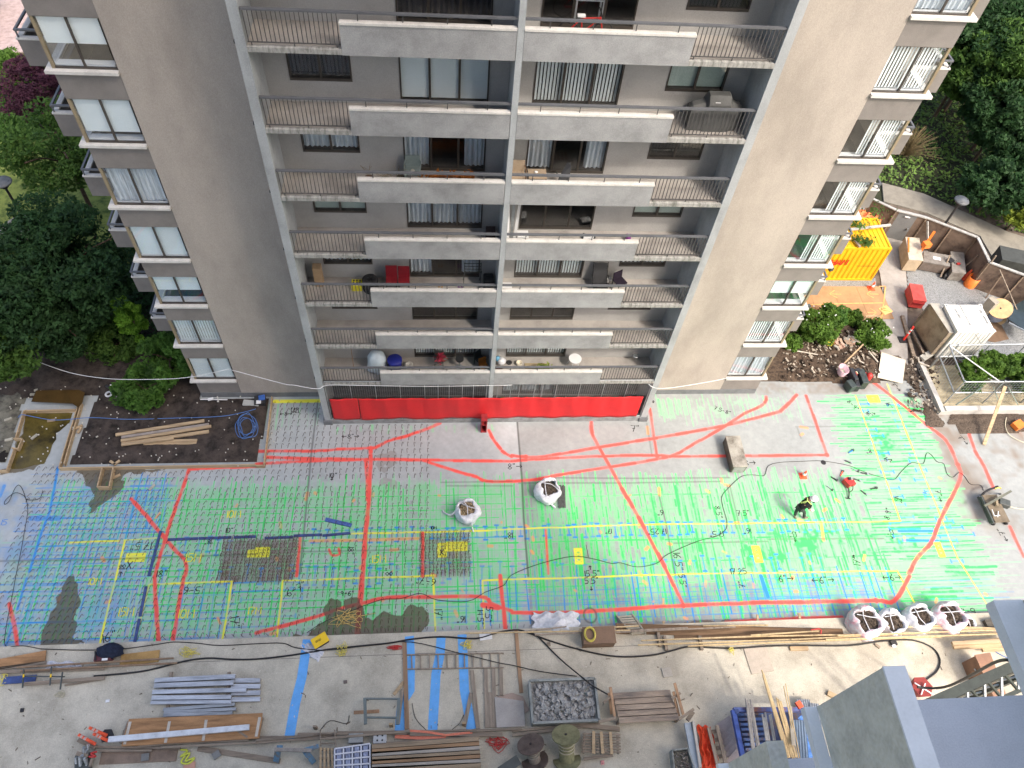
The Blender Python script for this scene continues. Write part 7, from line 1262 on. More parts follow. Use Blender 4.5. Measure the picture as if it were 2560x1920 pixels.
t=thing('orange_plank','orange painted plank leaning on the boxes with an orange block','plank',P(3,1,1260,600)); MB().bar(P(3,1,1260,600,z=.1),P(3,1,1440,340,z=1.9),.14,.05).build('plank',orange,t); MB().obox(P(3,1,1370,455,z=1.4),(.42,.35,.3),.2).build('block',orange,t)
t,c4=gbox('gang_box','wide weathered grey box with white label in the yard',(1350,510),(1345,600),(1570,640),.75,M('box_brown_side',(.16,.13,.11),.7,.3,3),wsteel); ce=(c4[0]+c4[2])/2; MB().obox(ce+Vector((.0,.0,.01)),(.42,.25,.01),-.3).build('label_plate',white,t)
gbox('gang_box','square weathered grey box at the hoarding bend',(1580,515),(1595,690),(1710,700),.75,wsteel,M('weathered_steel_top',(.30,.28,.25),.6,.35,2,metal=.2))
t=thing('concrete_saw','dark machine with long handle lying against the grey boxes','machine',P(3,1,1520,700)); MB().bar(P(3,1,1490,735,z=.1),P(3,1,1575,545,z=1.1),.08,.06).build('handle',oldw,t); MB().obox(P(3,1,1570,600,z=.7),(.35,.3,.3),.4).build('engine',blackp,t,bevel=.02); MB().obox(P(3,1,1545,645,z=.5),(.3,.3,.2),.4).build('guard',M('dark_maroon',(.16,.06,.05),.5,.2,3),t,bevel=.02); MB().bar(P(3,1,1530,735,z=.1),P(3,1,1630,590,z=.9),.05,.05).build('handle',darkm,t); MB().cyl(P(3,1,1520,720,z=.2),P(3,1,1535,725,z=.2),.2,n=16).build('wheel',black,t)
MB().obox(P(3,1,1645,620,z=.8),(.2,.12,.08),.1).build('red_bottle',red,label='small red bottle lying on the square grey box',cat='bottle'); MB().obox(P(3,1,1610,730,z=.05),(.16,.12,.08),.1).build('red_scrap',red,label='small red and white object on the gravel below the boxes',cat='scrap')
# orange pipe
t=thing('orange_pipe','open orange plastic drum standing on the gravel by the hoarding','drum',P(3,1,1740,810)); c=P(3,1,1735,805); MB().lathe((c.x,c.y,0),[(.33,0),(.33,.7),(.30,.7),(.30,.08),(0,.08)],n=24).build('drum_wall',orange,t)
for lb,a,b,z0,z1,w in (('long brown pole leaning over the hoarding behind the drum',(1790,790),(1970,550),.1,2.6,.07),('pale grey post leaning near the door',(1380,400),(1378,255),1.0,1.9,.09),('thin brown pole leaning at the corner of the yard',(2220,1180),(2000,670),.3,2.1,.05)): MB().bar(P(3,1,*a,z=z0),P(3,1,*b,z=z1),w,w).build('leaning_pole',oldw if 'grey' not in lb else M('rail_pale',(.4,.4,.38)),label=lb,cat='pole')
# red box
t=thing('red_toolbox','red steel job box on casters standing on the gravel edge','toolbox',(26.75,7.85,0)); rz=-.17; rm=M('worn_red_steel',(.46,.05,.045),.5,.3,2.5,col2=(.33,.05,.05),spec=.5)
MB().obox((26.75,7.85,.41),(.72,1.22,.58),rz).build('body',rm,t); MB().obox((26.75,7.86,.72),(.75,1.25,.04),rz).build('lid',M('worn_red_lid',(.56,.075,.06),.5,.35,2,spec=.5),t); MB().obox((26.66,7.2,.52),(.6,.06,.08),rz).build('handle_rail',M('dark_red_steel',(.25,.02,.02),.5,.2,3),t)
for dx in (-.28,.28):
    for dy in (-.5,.5): MB().cyl((26.75+dx-.02+dy*.17,7.85+dy,.07),(26.75+dx+.02+dy*.17,7.85+dy,.07),.07,n=10).build('caster',black,t)
# white container with plywood crate
t=thing('white_container','small white shipping container with corner castings and number marks','container',(27.5,4.6,0)); x0,x1,y0,y1,h=26.47,28.52,3.68,5.5,2.38
m=MB(); corrugate(m,(x0+.08,y0+.02,0),(x1-.08,y0+.02,0),.12,h-.1,(0,-1,0),8,.035); corrugate(m,(x0+.02,y1-.08,0),(x0+.02,y0+.08,0),.12,h-.1,(-1,0,0),7,.02); m.box(x0,x1,y1-.04,y1,.1,h-.1).box(x1-.04,x1,y0,y1,.1,h-.1); m.build('side_walls',contW,t)
m=MB(); vs=[]; n=10
for k in range(n):
    for a,b in ((0,0),(.5,0),(.6,1),(.9,1)): x=x0+.15+(x1-x0-.3)*(k+a)/n; z=h-.02-.02*b; vs+=[(x,y0+.1,z),(x,y1-.1,z)]
vs+=[(x1-.15,y0+.1,h-.02),(x1-.15,y1-.1,h-.02)]; m.add(vs,[(2*i,2*i+2,2*i+3,2*i+1) for i in range(len(vs)//2-1)]); m.build('roof',contW,t)
m=MB()
for y in (y0,y1-.1): m.box(x0,x1,y,y+.1,h-.1,h)
for x in (x0,x1-.15): m.box(x,x+.15,y0+.1,y1-.1,h-.1,h-.004).box(x,x+.1,y0+.004,y0+.1,.1,h-.1)
m.build('frame',contW,t)
for x in (x0-.02,x1-.16):
    for y in (y0-.02,y1-.16): c_=MB().box(x,x+.18,y,y+.18,h-.004,h+.03).build('corner_casting',contW,t); MB().box(x+.06,x+.12,y+.05,y+.13,h+.031,h+.034).build('casting_hole',black,c_)
m=MB(); glyphs(m,'1774 001771 8',Vector((x0+.40,y1-.3,h+.012)),Vector((.12,-1,0)).normalized(),Vector((1,.12,0)).normalized(),.11,.022); m.build('number_marks',M('faded_ink',(.06,.06,.06),.8,.1,3),t)
m=MB(); glyphs(m,'CICU 1771 0',Vector((x1-.3,y1-.35,h+.012)),Vector((.05,-1,0)).normalized(),Vector((1,.05,0)).normalized(),.13,.025); m.build('number_marks',M('faded_ink',(.25,.25,.24)),t)
MB().tube([P(3,1,1655,970,z=h+.05),P(3,1,1740,1130,z=h+.05),P(3,1,1835,1300,z=h-.5)],.02,n=5,sub=2).build('slack_strap',M('grey_strap2',(.3,.29,.28),.8,.2,4),label='dark strap slung across the white container roof',cat='strap')
t=thing('plywood_crate','large weathered plywood crate against the white container','crate',(25.9,4.6,0)); pc_=M('crate_ply',(.36,.30,.22),.85,.25,1.5,col2=(.22,.17,.12)); 
a,b,c,d=P(3,1,1400,968,z=2.1),P(3,1,1530,968,z=2.1),P(3,1,1640,1215,z=2.1),P(3,1,1567,1218,z=2.1); m=MB(); m.prism([tuple(q)[:2] for q in (a,(26.44,a.y,0),(26.44,d.y,0),d)],.3,2.1); m.build('body',pc_,t); m=MB(); m.prism([(a.x-.02,a.y+.02),(26.44,a.y+.02),(26.44,d.y-.02),(d.x-.02,d.y-.02)],2.103,2.14); m.build('lid',M('crate_lid',(.40,.38,.33),.85,.2,2),t)
for f in (0,1): p=a.lerp(d,f); MB().bar(Vector((p.x-.03,p.y,.3)),Vector((p.x-.03,p.y,2.1)),.06,.06).build('corner_batten',oldw,t)
# cable reel on right
reel('wooden cable reel wound with grey blue cable in the yard',P(3,1,1960,1070,z=.1),P(3,1,2010,1005,z=1.0),.62,.40,M('reel_ply',(.55,.38,.20),.75,.25,2),M('cable_grey',(.25,.28,.33),.6,.2,4),(14,M('cable_blue_grey',(.30,.33,.42),.5,.2,4),.08,.92,.035))
MB().obox(P(3,1,1905,990,z=.9),(.35,.5,1.1),.4).build('stand_block',M('grey_weathered_block',(.35,.32,.26),.85,.2,3),label='upright weathered timber block left of the yard reel',cat='timber block')
sheet('brown_mats',[tuple(P(3,1,u,v))[:2] for u,v in ((1900,1135),(2000,1130),(2080,1275),(1960,1300),(1900,1290))],.04,brown,kind='thing',th=.05,label='dark brown mat boards on the ground beside the white container',cat='mat')
MB().obox(P(3,1,2140,630,z=1.),(2.4,1.2,1.3),-.3).build('dark_bin',M('dark_bin_metal',(.06,.065,.06),.6,.2,3),label='dark grey bin box standing outside the hoarding',cat='bin')
t=thing('glass_canopy','dark glass canopy corner at the right edge of the yard','canopy',P(3,1,2200,1000,z=0)); m=MB(); m.prism([tuple(P(3,1,u,v,z=.9))[:2] for u,v in ((2080,1100),(2130,980),(2300,880),(2300,1250))],.85,.9); m.build('glass_panel',M('dark_glass',(.03,.045,.05),.15,.2,3,bump=0,spec=.6),t); MB().bar(P(3,1,2080,1130,z=.9),P(3,1,2300,1240,z=.9),.06,.08).build('frame',steel,t); MB().bar(P(3,1,2075,1130,z=.5),P(3,1,2135,975,z=.9),.05,.05).build('frame',darkm,t)
# delineator
a=P(3,1,1172,1275,z=.05); t=thing('road_post','bright red road post on a square black base by the walkway','road post',tuple(a)); MB().cyl(a,a+Vector((0,0,1.1)),.06,.05,n=12).build('tube',M('road_post_red',(.85,.05,.035),.5,.05,3),t); MB().box(a.x-.26,a.x+.2,a.y-.2,a.y+.22,.0,.05).build('base',black,t)
for z in (.55,.8): MB().cyl(a+Vector((0,0,z)),a+Vector((0,0,z+.12)),.062,.06,n=12,caps=False).build('reflective_band',white,t)
plank('edge_timber','long old timber edging the walkway below the red road post','timber',(3,1),(1160,1070),(1265,1440),.18,.12,.02,oldw)
# crate of planks, debris
for k,(a,b,w) in enumerate((((1245,1200),(1350,1410),.12),((1290,1195),(1400,1380),.12),((1330,1440),(1460,1360),.35))): plank('yard_plank',['left plank of the debris frame under the crate','right plank of the debris frame under the crate','white stone slab tilted below the crate'][k],'plank' if k<2 else 'slab',(3,1),a,b,w,.1,.15,oldw if k<2 else M('white_stone',(.48,.47,.42),.9,.2,3))
# planting, bricks, buoy
G7='leafy green shrubs on the dirt bank'
for lb,(x,y),r,h,n,sd in (('broad shrub with white flowers left of the yellow float',(20.1,5.55),1.15,1.5,7000,61),('upper shrub behind the yellow float',(21.3,6.1),.75,1.2,3500,62),('small shrub next to the timber barrier legs',(22.6,6.35),.5,.7,1800,63),('shrub at the right of the brick heap',(23.2,4.9),.95,1.2,5000,64),('low weeds at the foot of the right flank',(18.6,4.6),.6,.7,2000,65)):
    t=tree('bank_shrub',lb,'shrub',(x,y),r,h,LB if sd!=62 else LR,int(n*1.7),.085,sd,G7,limb=3,blobs=46)
    if sd in (61,64):
        g=np.random.default_rng(sd); pp=crownpts((x,y,h*.8),r*.9,r*.9,.4,12,sd,blobs=12); m=MB(); 
        for p in pp: m.obox(p,(.045,.045,.03))
        m.build('flowers',white,t,kind='stuff')
t=thing('yellow_float','yellow ball shaped float with pale spout among the shrubs','float',P(3,1,520,1300)); c=P(3,1,520,1290,z=.25); MB().lathe(c-Vector((0,0,.25)),[(.0,0),(.26,.08),(.32,.24),(.24,.40),(0,.46)],n=20).build('ball',yellow,t); MB().cyl(c+Vector((.05,.15,.1)),c+Vector((.12,.45,.15)),.06).build('spout',M('pale_yellow',(.65,.55,.25),.7,.1,3),t); MB().cyl(c+Vector((-.02,-.24,.12)),c+Vector((-.02,-.29,.11)),.035).build('hole',black,t)
rr=random.Random(51); brk=[M('brick_tan',(.36,.26,.19),.9,.2,5),M('brick_pink',(.42,.27,.21),.9,.2,5),M('brick_grey',(.33,.32,.28),.9,.2,5)]
for k in range(26):
    u=590+rr.uniform(0,150); v=1230+rr.uniform(0,110); c=P(3,1,u,v,z=.3+.1*rr.random()); MB().obox(c,(.26,.18,.08),rot=Euler((rr.uniform(-.4,.4),rr.uniform(-.4,.4),rr.uniform(0,3)))).build('paving_brick',brk[k%3],label='broken paving brick in the heap between the two shrubs',cat='brick',group='brick heap on the dirt bank')
for k,(a,b,w) in enumerate((((660,1480),(825,1315),.07),((170,1360),(430,1405),.05),((690,1245),(800,1300),.12),((870,1375),(950,1470),.07),((180,1250),(260,1330),.05),((1300,1430),(1305,1475),.06),((1305,1475),(1395,1505),.06),((790,1460),(830,1480),.05),((840,1330),(890,1355),.05),((1560,1340),(1700,1630),.03))): plank('bank_stick',['pale timber pole leaning over the dirt bank to the pink tub','long thin white stick on the left of the dirt bank','pale debris strip right of the brick heap','white curved pipe piece beside the plywood square','thin stick at the foot of the flank','short white pipe upright below the crate','short white pipe elbow below the crate','small white twig by the pink tub','small white scrap above the dirt','thin white bar inside the trellis'][k],'stick','31' and (3,1),a,b,w,.04,.35 if k!=9 else 1.0,wood if k in (0,) else M('bleached_stick',(.55,.50,.42),.85,.2,3),z2=1.0 if k==0 else None)
# plywood square
t=thing('plywood_square','large pale plywood square lying by the corner of the painted slab','plywood',P(3,1,1070,1510)); m=MB(); m.prism([tuple(P(3,1,u,v,z=.25))[:2] for u,v in ((983,1382),(1192,1450),(1165,1650),(948,1600))],.2,.23); m.build('panel',M('fresh_ply',(.62,.56,.46),.8,.08,1.5),t); 
# concrete block frame
MB().obox(P(3,1,845,1150,z=.3),(.5,.25,.18),.1).build('hollow_block',M('block_pale',(.45,.43,.38),.9,.2,4),label='pale hollow concrete block under the timber barrier',cat='block')
# pink tub trolley and dark machine
t=thing('pink_tub','pink lined tub on a dark wheeled stand holding debris','tub',P(3,1,650,1590)); c=P(3,1,655,1530,z=.8); pk=M('pink_plastic',(.62,.42,.48),.6,.1,3)
m=MB(); m.lathe((c.x,c.y,.45),[(.2,0),(.26,.4),(.24,.42),(.18,.1),(0,.1)],n=16,sy=1.3); m.build('tub',pk,t); MB().lathe((c.x,c.y,.56),[(.19,0),(.1,.1),(0,.12)],n=9,wob=.3,seed=3,sy=1.2).build('debris',M('grey_debris',(.35,.35,.28),.9,.5,12),t); MB().cyl((c.x,c.y,.1),(c.x,c.y,.45),.04).build('stem',blackp,t)
for k in range(5): a=k*1.256; e=Vector((c.x+.33*math.cos(a),c.y+.33*math.sin(a),.08)); l_=MB().bar(Vector((c.x,c.y,.12)),e,.04,.04).build('leg',blackp,t); MB().cyl(e-Vector((.02,0,.03)),e+Vector((.02,0,-.03)),.045,n=8).build('caster',black,l_)
t=thing('battery_pack_case','cluster of black green tool cases with a red canister','tool case',P(2,2,2900,20)); V_=lambda u,v,z:S(2080+u*.0723,900+v*.0723,z); dgm=M('case_green_black',(.045,.06,.058),.5,.35,4,spec=.4)
for k,(u,v,z,sx,sy,sz,r) in enumerate(((700,560,.45,.22,.75,.5,.1),(620,900,.3,.35,.5,.5,.3),(820,850,.3,.25,.6,.45,-.1),(1030,700,.4,.35,.75,.6,.0),(870,420,.4,.35,.3,.3,.2),(1030,430,.3,.2,.3,.3,.2))): MB().obox(V_(u,v,z),(sx,sy,sz),r).build('case',dgm if k%2 else blackp,t,bevel=.03)
MB().lathe(V_(1220,640,.1),[(.16,0),(.17,.3),(.1,.4),(0,.42)],n=14).build('canister',red,t); MB().obox(V_(810,480,.6),(.1,.2,.08),.2).build('red_part',red,t); MB().obox(V_(1140,460,.3),(.12,.08,.1)).build('red_part',red,t); MB().obox(V_(860,440,.6),(.06,.14,.05),.3).build('tag',M('cream_tag',(.6,.55,.35),.7,.1,3),t)
# trellis bed
t=thing('trellis_bed','raised bed enclosed by galvanised pipe frame with wire panels','trellis',(29,2,0)); sb_=M('pale_kerb_stone',(.50,.49,.46),.9,.15,2,bump=.2)
MB().box(25.55,36,.15,.42,0,.4).build('kerb',sb_,t); MB().box(25.3,25.55,.15,3.3,0,.32).build('kerb',sb_,t); 
MB().box(25.55,36,.43,3.2,0,.12).build('bed_slats',M('bed_timber',(.42,.37,.26),.9,.35,1.5,stretch=(.4,4,4)),t)
C_=[(25.93,3.05),(25.8,.75),(34,.75),(34,3.2)]
for z in (1.1,2.05):
    for a,b in ((0,1),(1,2),(0,3)): MB().cyl((*C_[a],z),(*C_[b],z),.035,n=8).build('pipe_rail',steel,t)
for x,y in (C_[0],(26.4,3.05),C_[1],(27.9,.75),(30,.75),(32,.75),(28.2,3.1),(30.2,3.1),(32.2,3.15)): MB().cyl((x,y,0),(x,y,2.15),.035,n=8).build('pipe_post',steel,t)
MB().cyl((25.95,3.0,2.05),(27.7,.8,2.0),.03,n=6).build('diagonal_pipe',white,t)
m=MB(); x=25.8
while x<34: m.box(x-.004,x+.004,.77,.776,.15,2.); x+=.16
z=.2
while z<2.05: m.box(25.8,34,.779,.785,z-.004,z+.004); z+=.16
y=.8
while y<3.05: m.box(25.84,25.846,y-.004,y+.004,.15,2.); y+=.16
m.build('wire_panel',steel,t)
for a,b in (((27,.74),(26.2,.5)),((27.6,.74),(28.6,.5)),((28.4,.74),(29.6,.5)),((29.4,.74),(30.4,.5))): MB().bar((*a,1.6),(*b,.35),.06,.04).build('brace',M('sage_metal',(.22,.27,.24),.6,.2,3),t)
for k,(x,y,r,n) in enumerate(((27.6,2.3,.9,3500),(28.9,2.5,1.05,5500),(30.3,2.3,1.1,5500),(31.7,2.4,.9,3000),(30.0,1.3,.7,1800),(27.0,1.2,.5,700))):
    pts_=crownpts((x,y,1.0),r,r*.7,.75,int(n*1.8),90+k,blobs=60); o=leafmesh('climbing_vine',leafcloud(pts_,.10,90+k),LB,label=['vine thicket beside the white container in the trellis','dense vine clump left of the middle of the trellis','dense vine clump with white flowers in the trellis middle','vine clump at the right picture edge in the trellis','sparse vine trailing at the front of the trellis','thin vine at the left front corner of the trellis'][k],cat='vine',group='vines in the trellis bed')
# machinery behind the trellis
t=thing('scaffold_tubes','bundle of white and grey scaffold tubes lying behind the trellis','tubes',P(3,1,2050,1600)); 
for k in range(6): MB().cyl(P(3,1,1860+k*20,1600+k*9,z=.6),P(3,1,2212,1590+k*12,z=.6),.035,n=7).build('tube',steel if k%2 else darkm,t)
MB().obox(P(3,1,2190,1440,z=.8),(.5,.4,.5),.4).build('white_sack',white,label='white sack at the right picture edge above the trellis pipes',cat='sack')
# AC units beside right flank
for k,(u,v) in enumerate(((545,665),(345,990))): 
    c=P(3,1,u,v,z=3.6-1.2*k); t=thing('floodlight','small floodlight fixed at the right flank corner '+('beside the container' if k==0 else 'beside the walkway'),'floodlight',tuple(c)); MB().obox(c,(.22,.16,.2),.3).build('lamp_body',darkm,t); MB().obox(c+Vector((-.12,.1,-.05)),(.2,.04,.04),.3).build('bracket',white,t)
# red lattice at the far top left
t=thing('red_climbing_frame','tall red lattice frame at the top left corner','frame',(-30.5,32,0)); 
for a,b in (((-32,31,0),(-29.3,33,6)),((-30.5,30,0),(-32,34,6)),((-29.6,30.5,0),(-31,33,6)),((-33,32,2),(-29,31.5,2.5)),((-33,33,4.5),(-29,32.5,4)),((-31.5,30,0),(-29,34,5)),((-30.6,30.8,0),(-33,33,4))): MB().cyl(a,b,.09,n=6).build('bar',M('bright_red_frame',(.62,.10,.10),.5,.1,3),t)
tree('orange_bush','orange red leaved bush behind the red frame','shrub',(-31.5,34),1.1,2.2,leafm('orange_leaves',(.35,.09,.03),(.15,.03,.015)),2500,.15,71)
# ================= BALCONY THINGS =================
def B(k,i,j,u,v,dz=0.): p=P(i,j,u,v,z=F(k)+dz); return p
def chair(name,label,c,w,d,sh,bh,mm,rz=0,group=None,arms=False,slim=.035,cat='chair',seatm=None):
    t=thing(name,label,cat,tuple(c),group); sh0=c.z; q=lambda x,y,z:Vector((c.x+x*math.cos(rz)-y*math.sin(rz),c.y+x*math.sin(rz)+y*math.cos(rz),c.z+z))
    for x in (-w/2+slim/2,w/2-slim/2):
        for y in (-d/2+slim/2,d/2-slim/2): MB().bar(q(x,y,0),q(x*.92,y*.92,sh),slim,slim).build('leg',mm,t)
    MB().obox(q(0,0,sh+.02),(w,d,.05),rz).build('seat',seatm or mm,t,bevel=.01); MB().obox(q(0,d/2-.02,sh+.02+(bh-sh)/2),(w,.045,bh-sh),rot=Euler((-.12,0,rz))).build('backrest',seatm or mm,t,bevel=.012)
    if arms:
        for x in (-w/2,w/2): MB().tube([q(x,d/2-.04,sh+.28),q(x*1.08,0,sh+.26),q(x*1.05,-d/2,sh+.18),q(x,-d/2,0)],.02,n=5).build('armrest',mm,t)
    return t
def box(name,label,c,s,mm,rz=0,cat=None,lid=None):
    t=thing(name,label,cat or name.replace('_',' '),tuple(c)); MB().obox(c+Vector((0,0,s[2]/2)),s,rz).build('body',mm,t,bevel=.008)
    if lid: MB().obox(c+Vector((0,0,s[2]+.012)),(s[0]*1.04,s[1]*1.04,.02),rz).build('lid',lid,t)
    return t
def at(x,y,k): return Vector((x,y,F(k)))
def by(k,i,j,u,v,y): # point on the balcony floor: x from the picture at depth y
    p=P(i,j,u,v,y=y); return Vector((p.x,y,F(k)))
# level 7 bicycle and desk
t=thing('bicycle','red and black bicycle standing on the top right balcony','bicycle',tuple(by(7,2,0,650,150,.8))); c=by(7,2,0,650,150,.8)
for dx in (-.5,.5):
    w_=MB(); w_.tube([c+Vector((dx+.3*math.cos(a),0,.32+.3*math.sin(a))) for a in np.linspace(0,6.283,21)],.02,n=5,sub=1); ww=w_.build('tyre',black,t); MB().cyl(c+Vector((dx,-.03,.32)),c+Vector((dx,.03,.32)),.03,n=8).build('hub',steel,t)
m=MB(); 
for a,b in (((-.5,.32),(-.15,.72)),((-.15,.72),(.38,.75)),((-.1,.3),(.38,.72)),((-.15,.72),(-.1,.3)),((.38,.78),(.5,.32)),((-.5,.32),(-.1,.3))): m.cyl(c+Vector((a[0],0,a[1])),c+Vector((b[0],0,b[1])),.022,n=6)
m.build('frame',red,t); MB().tube([c+Vector((.36,-.24,.92)),c+Vector((.38,0,.9)),c+Vector((.36,.24,.92))],.018,n=5).build('handlebar',black,t); MB().obox(c+Vector((-.17,0,.8)),(.22,.12,.05)).build('saddle',white,t)
t=thing('desk','white desk standing behind the open door of the top right balcony','desk',(4.35,1.9,F(7))); MB().box(3.95,4.85,1.75,2.3,F(7)+.70,F(7)+.74).build('desktop',white,t)
for x in (3.98,4.78):
    for y in (1.78,2.22): MB().box(x,x+.05,y,y+.05,F(7),F(7)+.7).build('leg',white,t)
# level 6 barbecue
c=by(6,2,0,1690,1000,.75); c=Vector((8.7,.72,F(6))); t=thing('covered_barbecue','barbecue under a dark grey cover on the right balcony','barbecue',tuple(c)); cv=M('cover_grey',(.085,.088,.088),.7,.25,3,bump=.3)
m=MB(); sec=[(-.85,.28,.02,.75),(-.80,.28,.02,.82),(-.42,.3,.02,.92),(-.36,.32,.0,1.18),(.32,.32,0,1.18),(.42,.3,.0,.95),(.72,.26,.05,.85)]; vs=[]
for x,hy,z0,z1 in sec: vs+=[(c.x+x,c.y-hy,c.z+z0),(c.x+x,c.y-hy*.95,c.z+z1*.8),(c.x+x,c.y-hy*.4,c.z+z1),(c.x+x,c.y+hy*.4,c.z+z1),(c.x+x,c.y+hy*.95,c.z+z1*.8),(c.x+x,c.y+hy,c.z+z0)]
m.add(vs,[(i*6+k,i*6+k+1,(i+1)*6+k+1,(i+1)*6+k) for i in range(len(sec)-1) for k in range(5)]+[(0,1,2,3,4,5),tuple(range(36,42))[::-1]]); o=m.build('cover',cv,t,bevel=.02); MB().obox(c+Vector((-.1,-.25,1.0)),(.16,.01,.07),rot=Euler((.5,0,0))).build('label_patch',white,t)
# level 5 left: chair, planters
c=Vector((-.9,.95,F(5))); chair('plastic_chair','grey green plastic armchair among the planters on the left balcony',c,.5,.48,.42,.85,green_pl,0,arms=True)
MB().lathe(c+Vector((0,-.05,.46)),[(.07,0),(.06,.03),(0,.04)],n=12).build('seat_stones',M('pale_stone',(.55,.53,.48),.8,.2,5),label='pale stones lying on the grey green armchair seat',cat='stone')
terr=M('terracotta',(.16,.09,.07),.8,.25,4); dry=leafm('dry_orange_leaves',(.35,.13,.03),(.14,.05,.02))
for lb,x,w_,col in (('dark flower pot with dry stalks left of the planter box',-2.35,.22,terr),('long dark planter box on the left balcony',-1.8,.75,M('dark_planter',(.06,.05,.045),.8,.3,4)),('dark flower pot with thin twigs left of the armchair',-1.3,.24,M('dark_planter',(.06,.05,.045)))):
    c=Vector((x,.72,F(5))); t=thing('planter',lb,'planter',tuple(c)); (MB().lathe(c,[(w_*.55,0),(w_*.75,.28),(w_*.62,.28),(w_*.6,.2),(0,.2)],n=16) if w_<.5 else MB().obox(c+Vector((0,0,.12)),(w_,.24,.24))).build('pot',col,t); m=MB(); rr=random.Random(int(x*10))
    for q in range(7): m.tube([c+Vector((rr.uniform(-w_/3,w_/3),0,.2)),c+Vector((rr.uniform(-w_/2,w_/2),rr.uniform(-.1,.1),.45)),c+Vector((rr.uniform(-.3,.3),rr.uniform(-.15,.15),.75 if w_<.5 else .32))],.006,n=3,sub=2)
    m.build('dry_stalks',M('dry_twig',(.22,.17,.09)),t)
c=Vector((.25,.62,F(5))); t=thing('planter','long planter full of dry orange leaves on the left balcony','planter',tuple(c)); MB().obox(c+Vector((0,0,.13)),(1.15,.26,.26)).build('pot',terr,t); leafmesh('dry_leaves',leafcloud(np.array(c+Vector((0,0,.38)))+np.random.default_rng(4).normal(size=(900,3))*np.array([.33,.1,.08]),.09,5),dry,t)
c=Vector((.98,.72,F(5))); t=thing('planter','white pot with dry orange leaves at the end of the long planter','planter',tuple(c)); MB().lathe(c,[(.11,0),(.15,.2),(.12,.2),(0,.15)],n=14).build('pot',white,t); leafmesh('dry_leaves',leafcloud(np.array(c+Vector((0,0,.3)))+np.random.default_rng(6).normal(size=(300,3))*np.array([.1,.09,.1]),.08,7),dry,t)
# level 5 right: wicker chair, table, black sling chair
wk_=M('wicker',(.22,.14,.09),.8,.3,8); c=Vector((2.62,.8,F(5))); chair('wicker_chair','brown chair with tan cushion beside the small table on the right balcony',c,.5,.5,.42,.85,wk_,0,arms=True,seatm=tan)
t=thing('side_table','brown square table with a white bowl on the right balcony','table',(3.3,.75,F(5))); MB().box(2.98,3.6,.5,1.0,F(5)+.52,F(5)+.56).build('table_top',tan,t); 
for x in (3.0,3.53):
    for y in (.52,.93): MB().box(x,x+.05,y,y+.05,F(5),F(5)+.52).build('leg',wk_,t)
MB().lathe((3.25,.8,F(5)+.56),[(.03,0),(.06,.04),(.05,.05),(0,.03)],n=12).build('bowl',white,label='small white bowl standing on the brown balcony table',cat='bowl')
t=thing('folding_chair','black folding sling chair with slatted footrest on the right balcony','chair',(4.2,.7,F(5))); MB().add([(3.95,.55,F(5)+.4),(4.35,.45,F(5)+.4),(4.42,.85,F(5)+.85),(4.3,.98,F(5)+.9)],[(0,1,2,3)]).build('sling',blackp,t); MB().bar((3.9,.5,F(5)),(4.4,.95,F(5)+.9),.03,.03).build('leg',darkm,t); MB().bar((4.4,.5,F(5)),(3.95,.95,F(5)+.5),.03,.03).build('leg',darkm,t)
for q in range(6): MB().box(3.75+q*.14,3.84+q*.14,.35,.75,F(5)+.02,F(5)+.05).build('floor_slat',wk_,t)
# level 4
box('bike_box','dark crate with pale rods in the right corner of the left balcony',Vector((1.85,.95,F(4))),(.35,.35,.45),M('dark_crate',(.05,.035,.035),.7,.3,5))
GL4='white boards leaning beside the middle fin'
for k,x in enumerate((2.5,2.62,2.74)): MB().bar((x,.85,F(4)),(x-.05+.1*k,1.35,F(4)+1.7),.10,.03).build('leaning_board',white if k!=1 else steel,label='tall narrow white board leaning beside the middle fin',cat='board',group=GL4)
box('paper_box','white box with papers by the white boards on the right balcony',Vector((3.05,.95,F(4))),(.42,.38,.25),white)
t=thing('serving_tray','white and black tray lying on the right balcony floor','tray',(5.55,.98,F(4))); MB().obox((5.55,.98,F(4)+.04),(.5,.36,.06),-.3).build('rim',blackp,t); MB().obox((5.55,.98,F(4)+.08),(.36,.28,.03),-.3).build('panel',white,t)
t=thing('purple_canister','small purple canister with silver lid on the right balcony','canister',(7.05,.95,F(4))); MB().cyl((7.05,.95,F(4)),(7.05,.95,F(4)+.24),.11).build('body',purple,t); MB().cyl((7.05,.95,F(4)+.241),(7.05,.95,F(4)+.29),.09,.05).build('lid',steel,t)
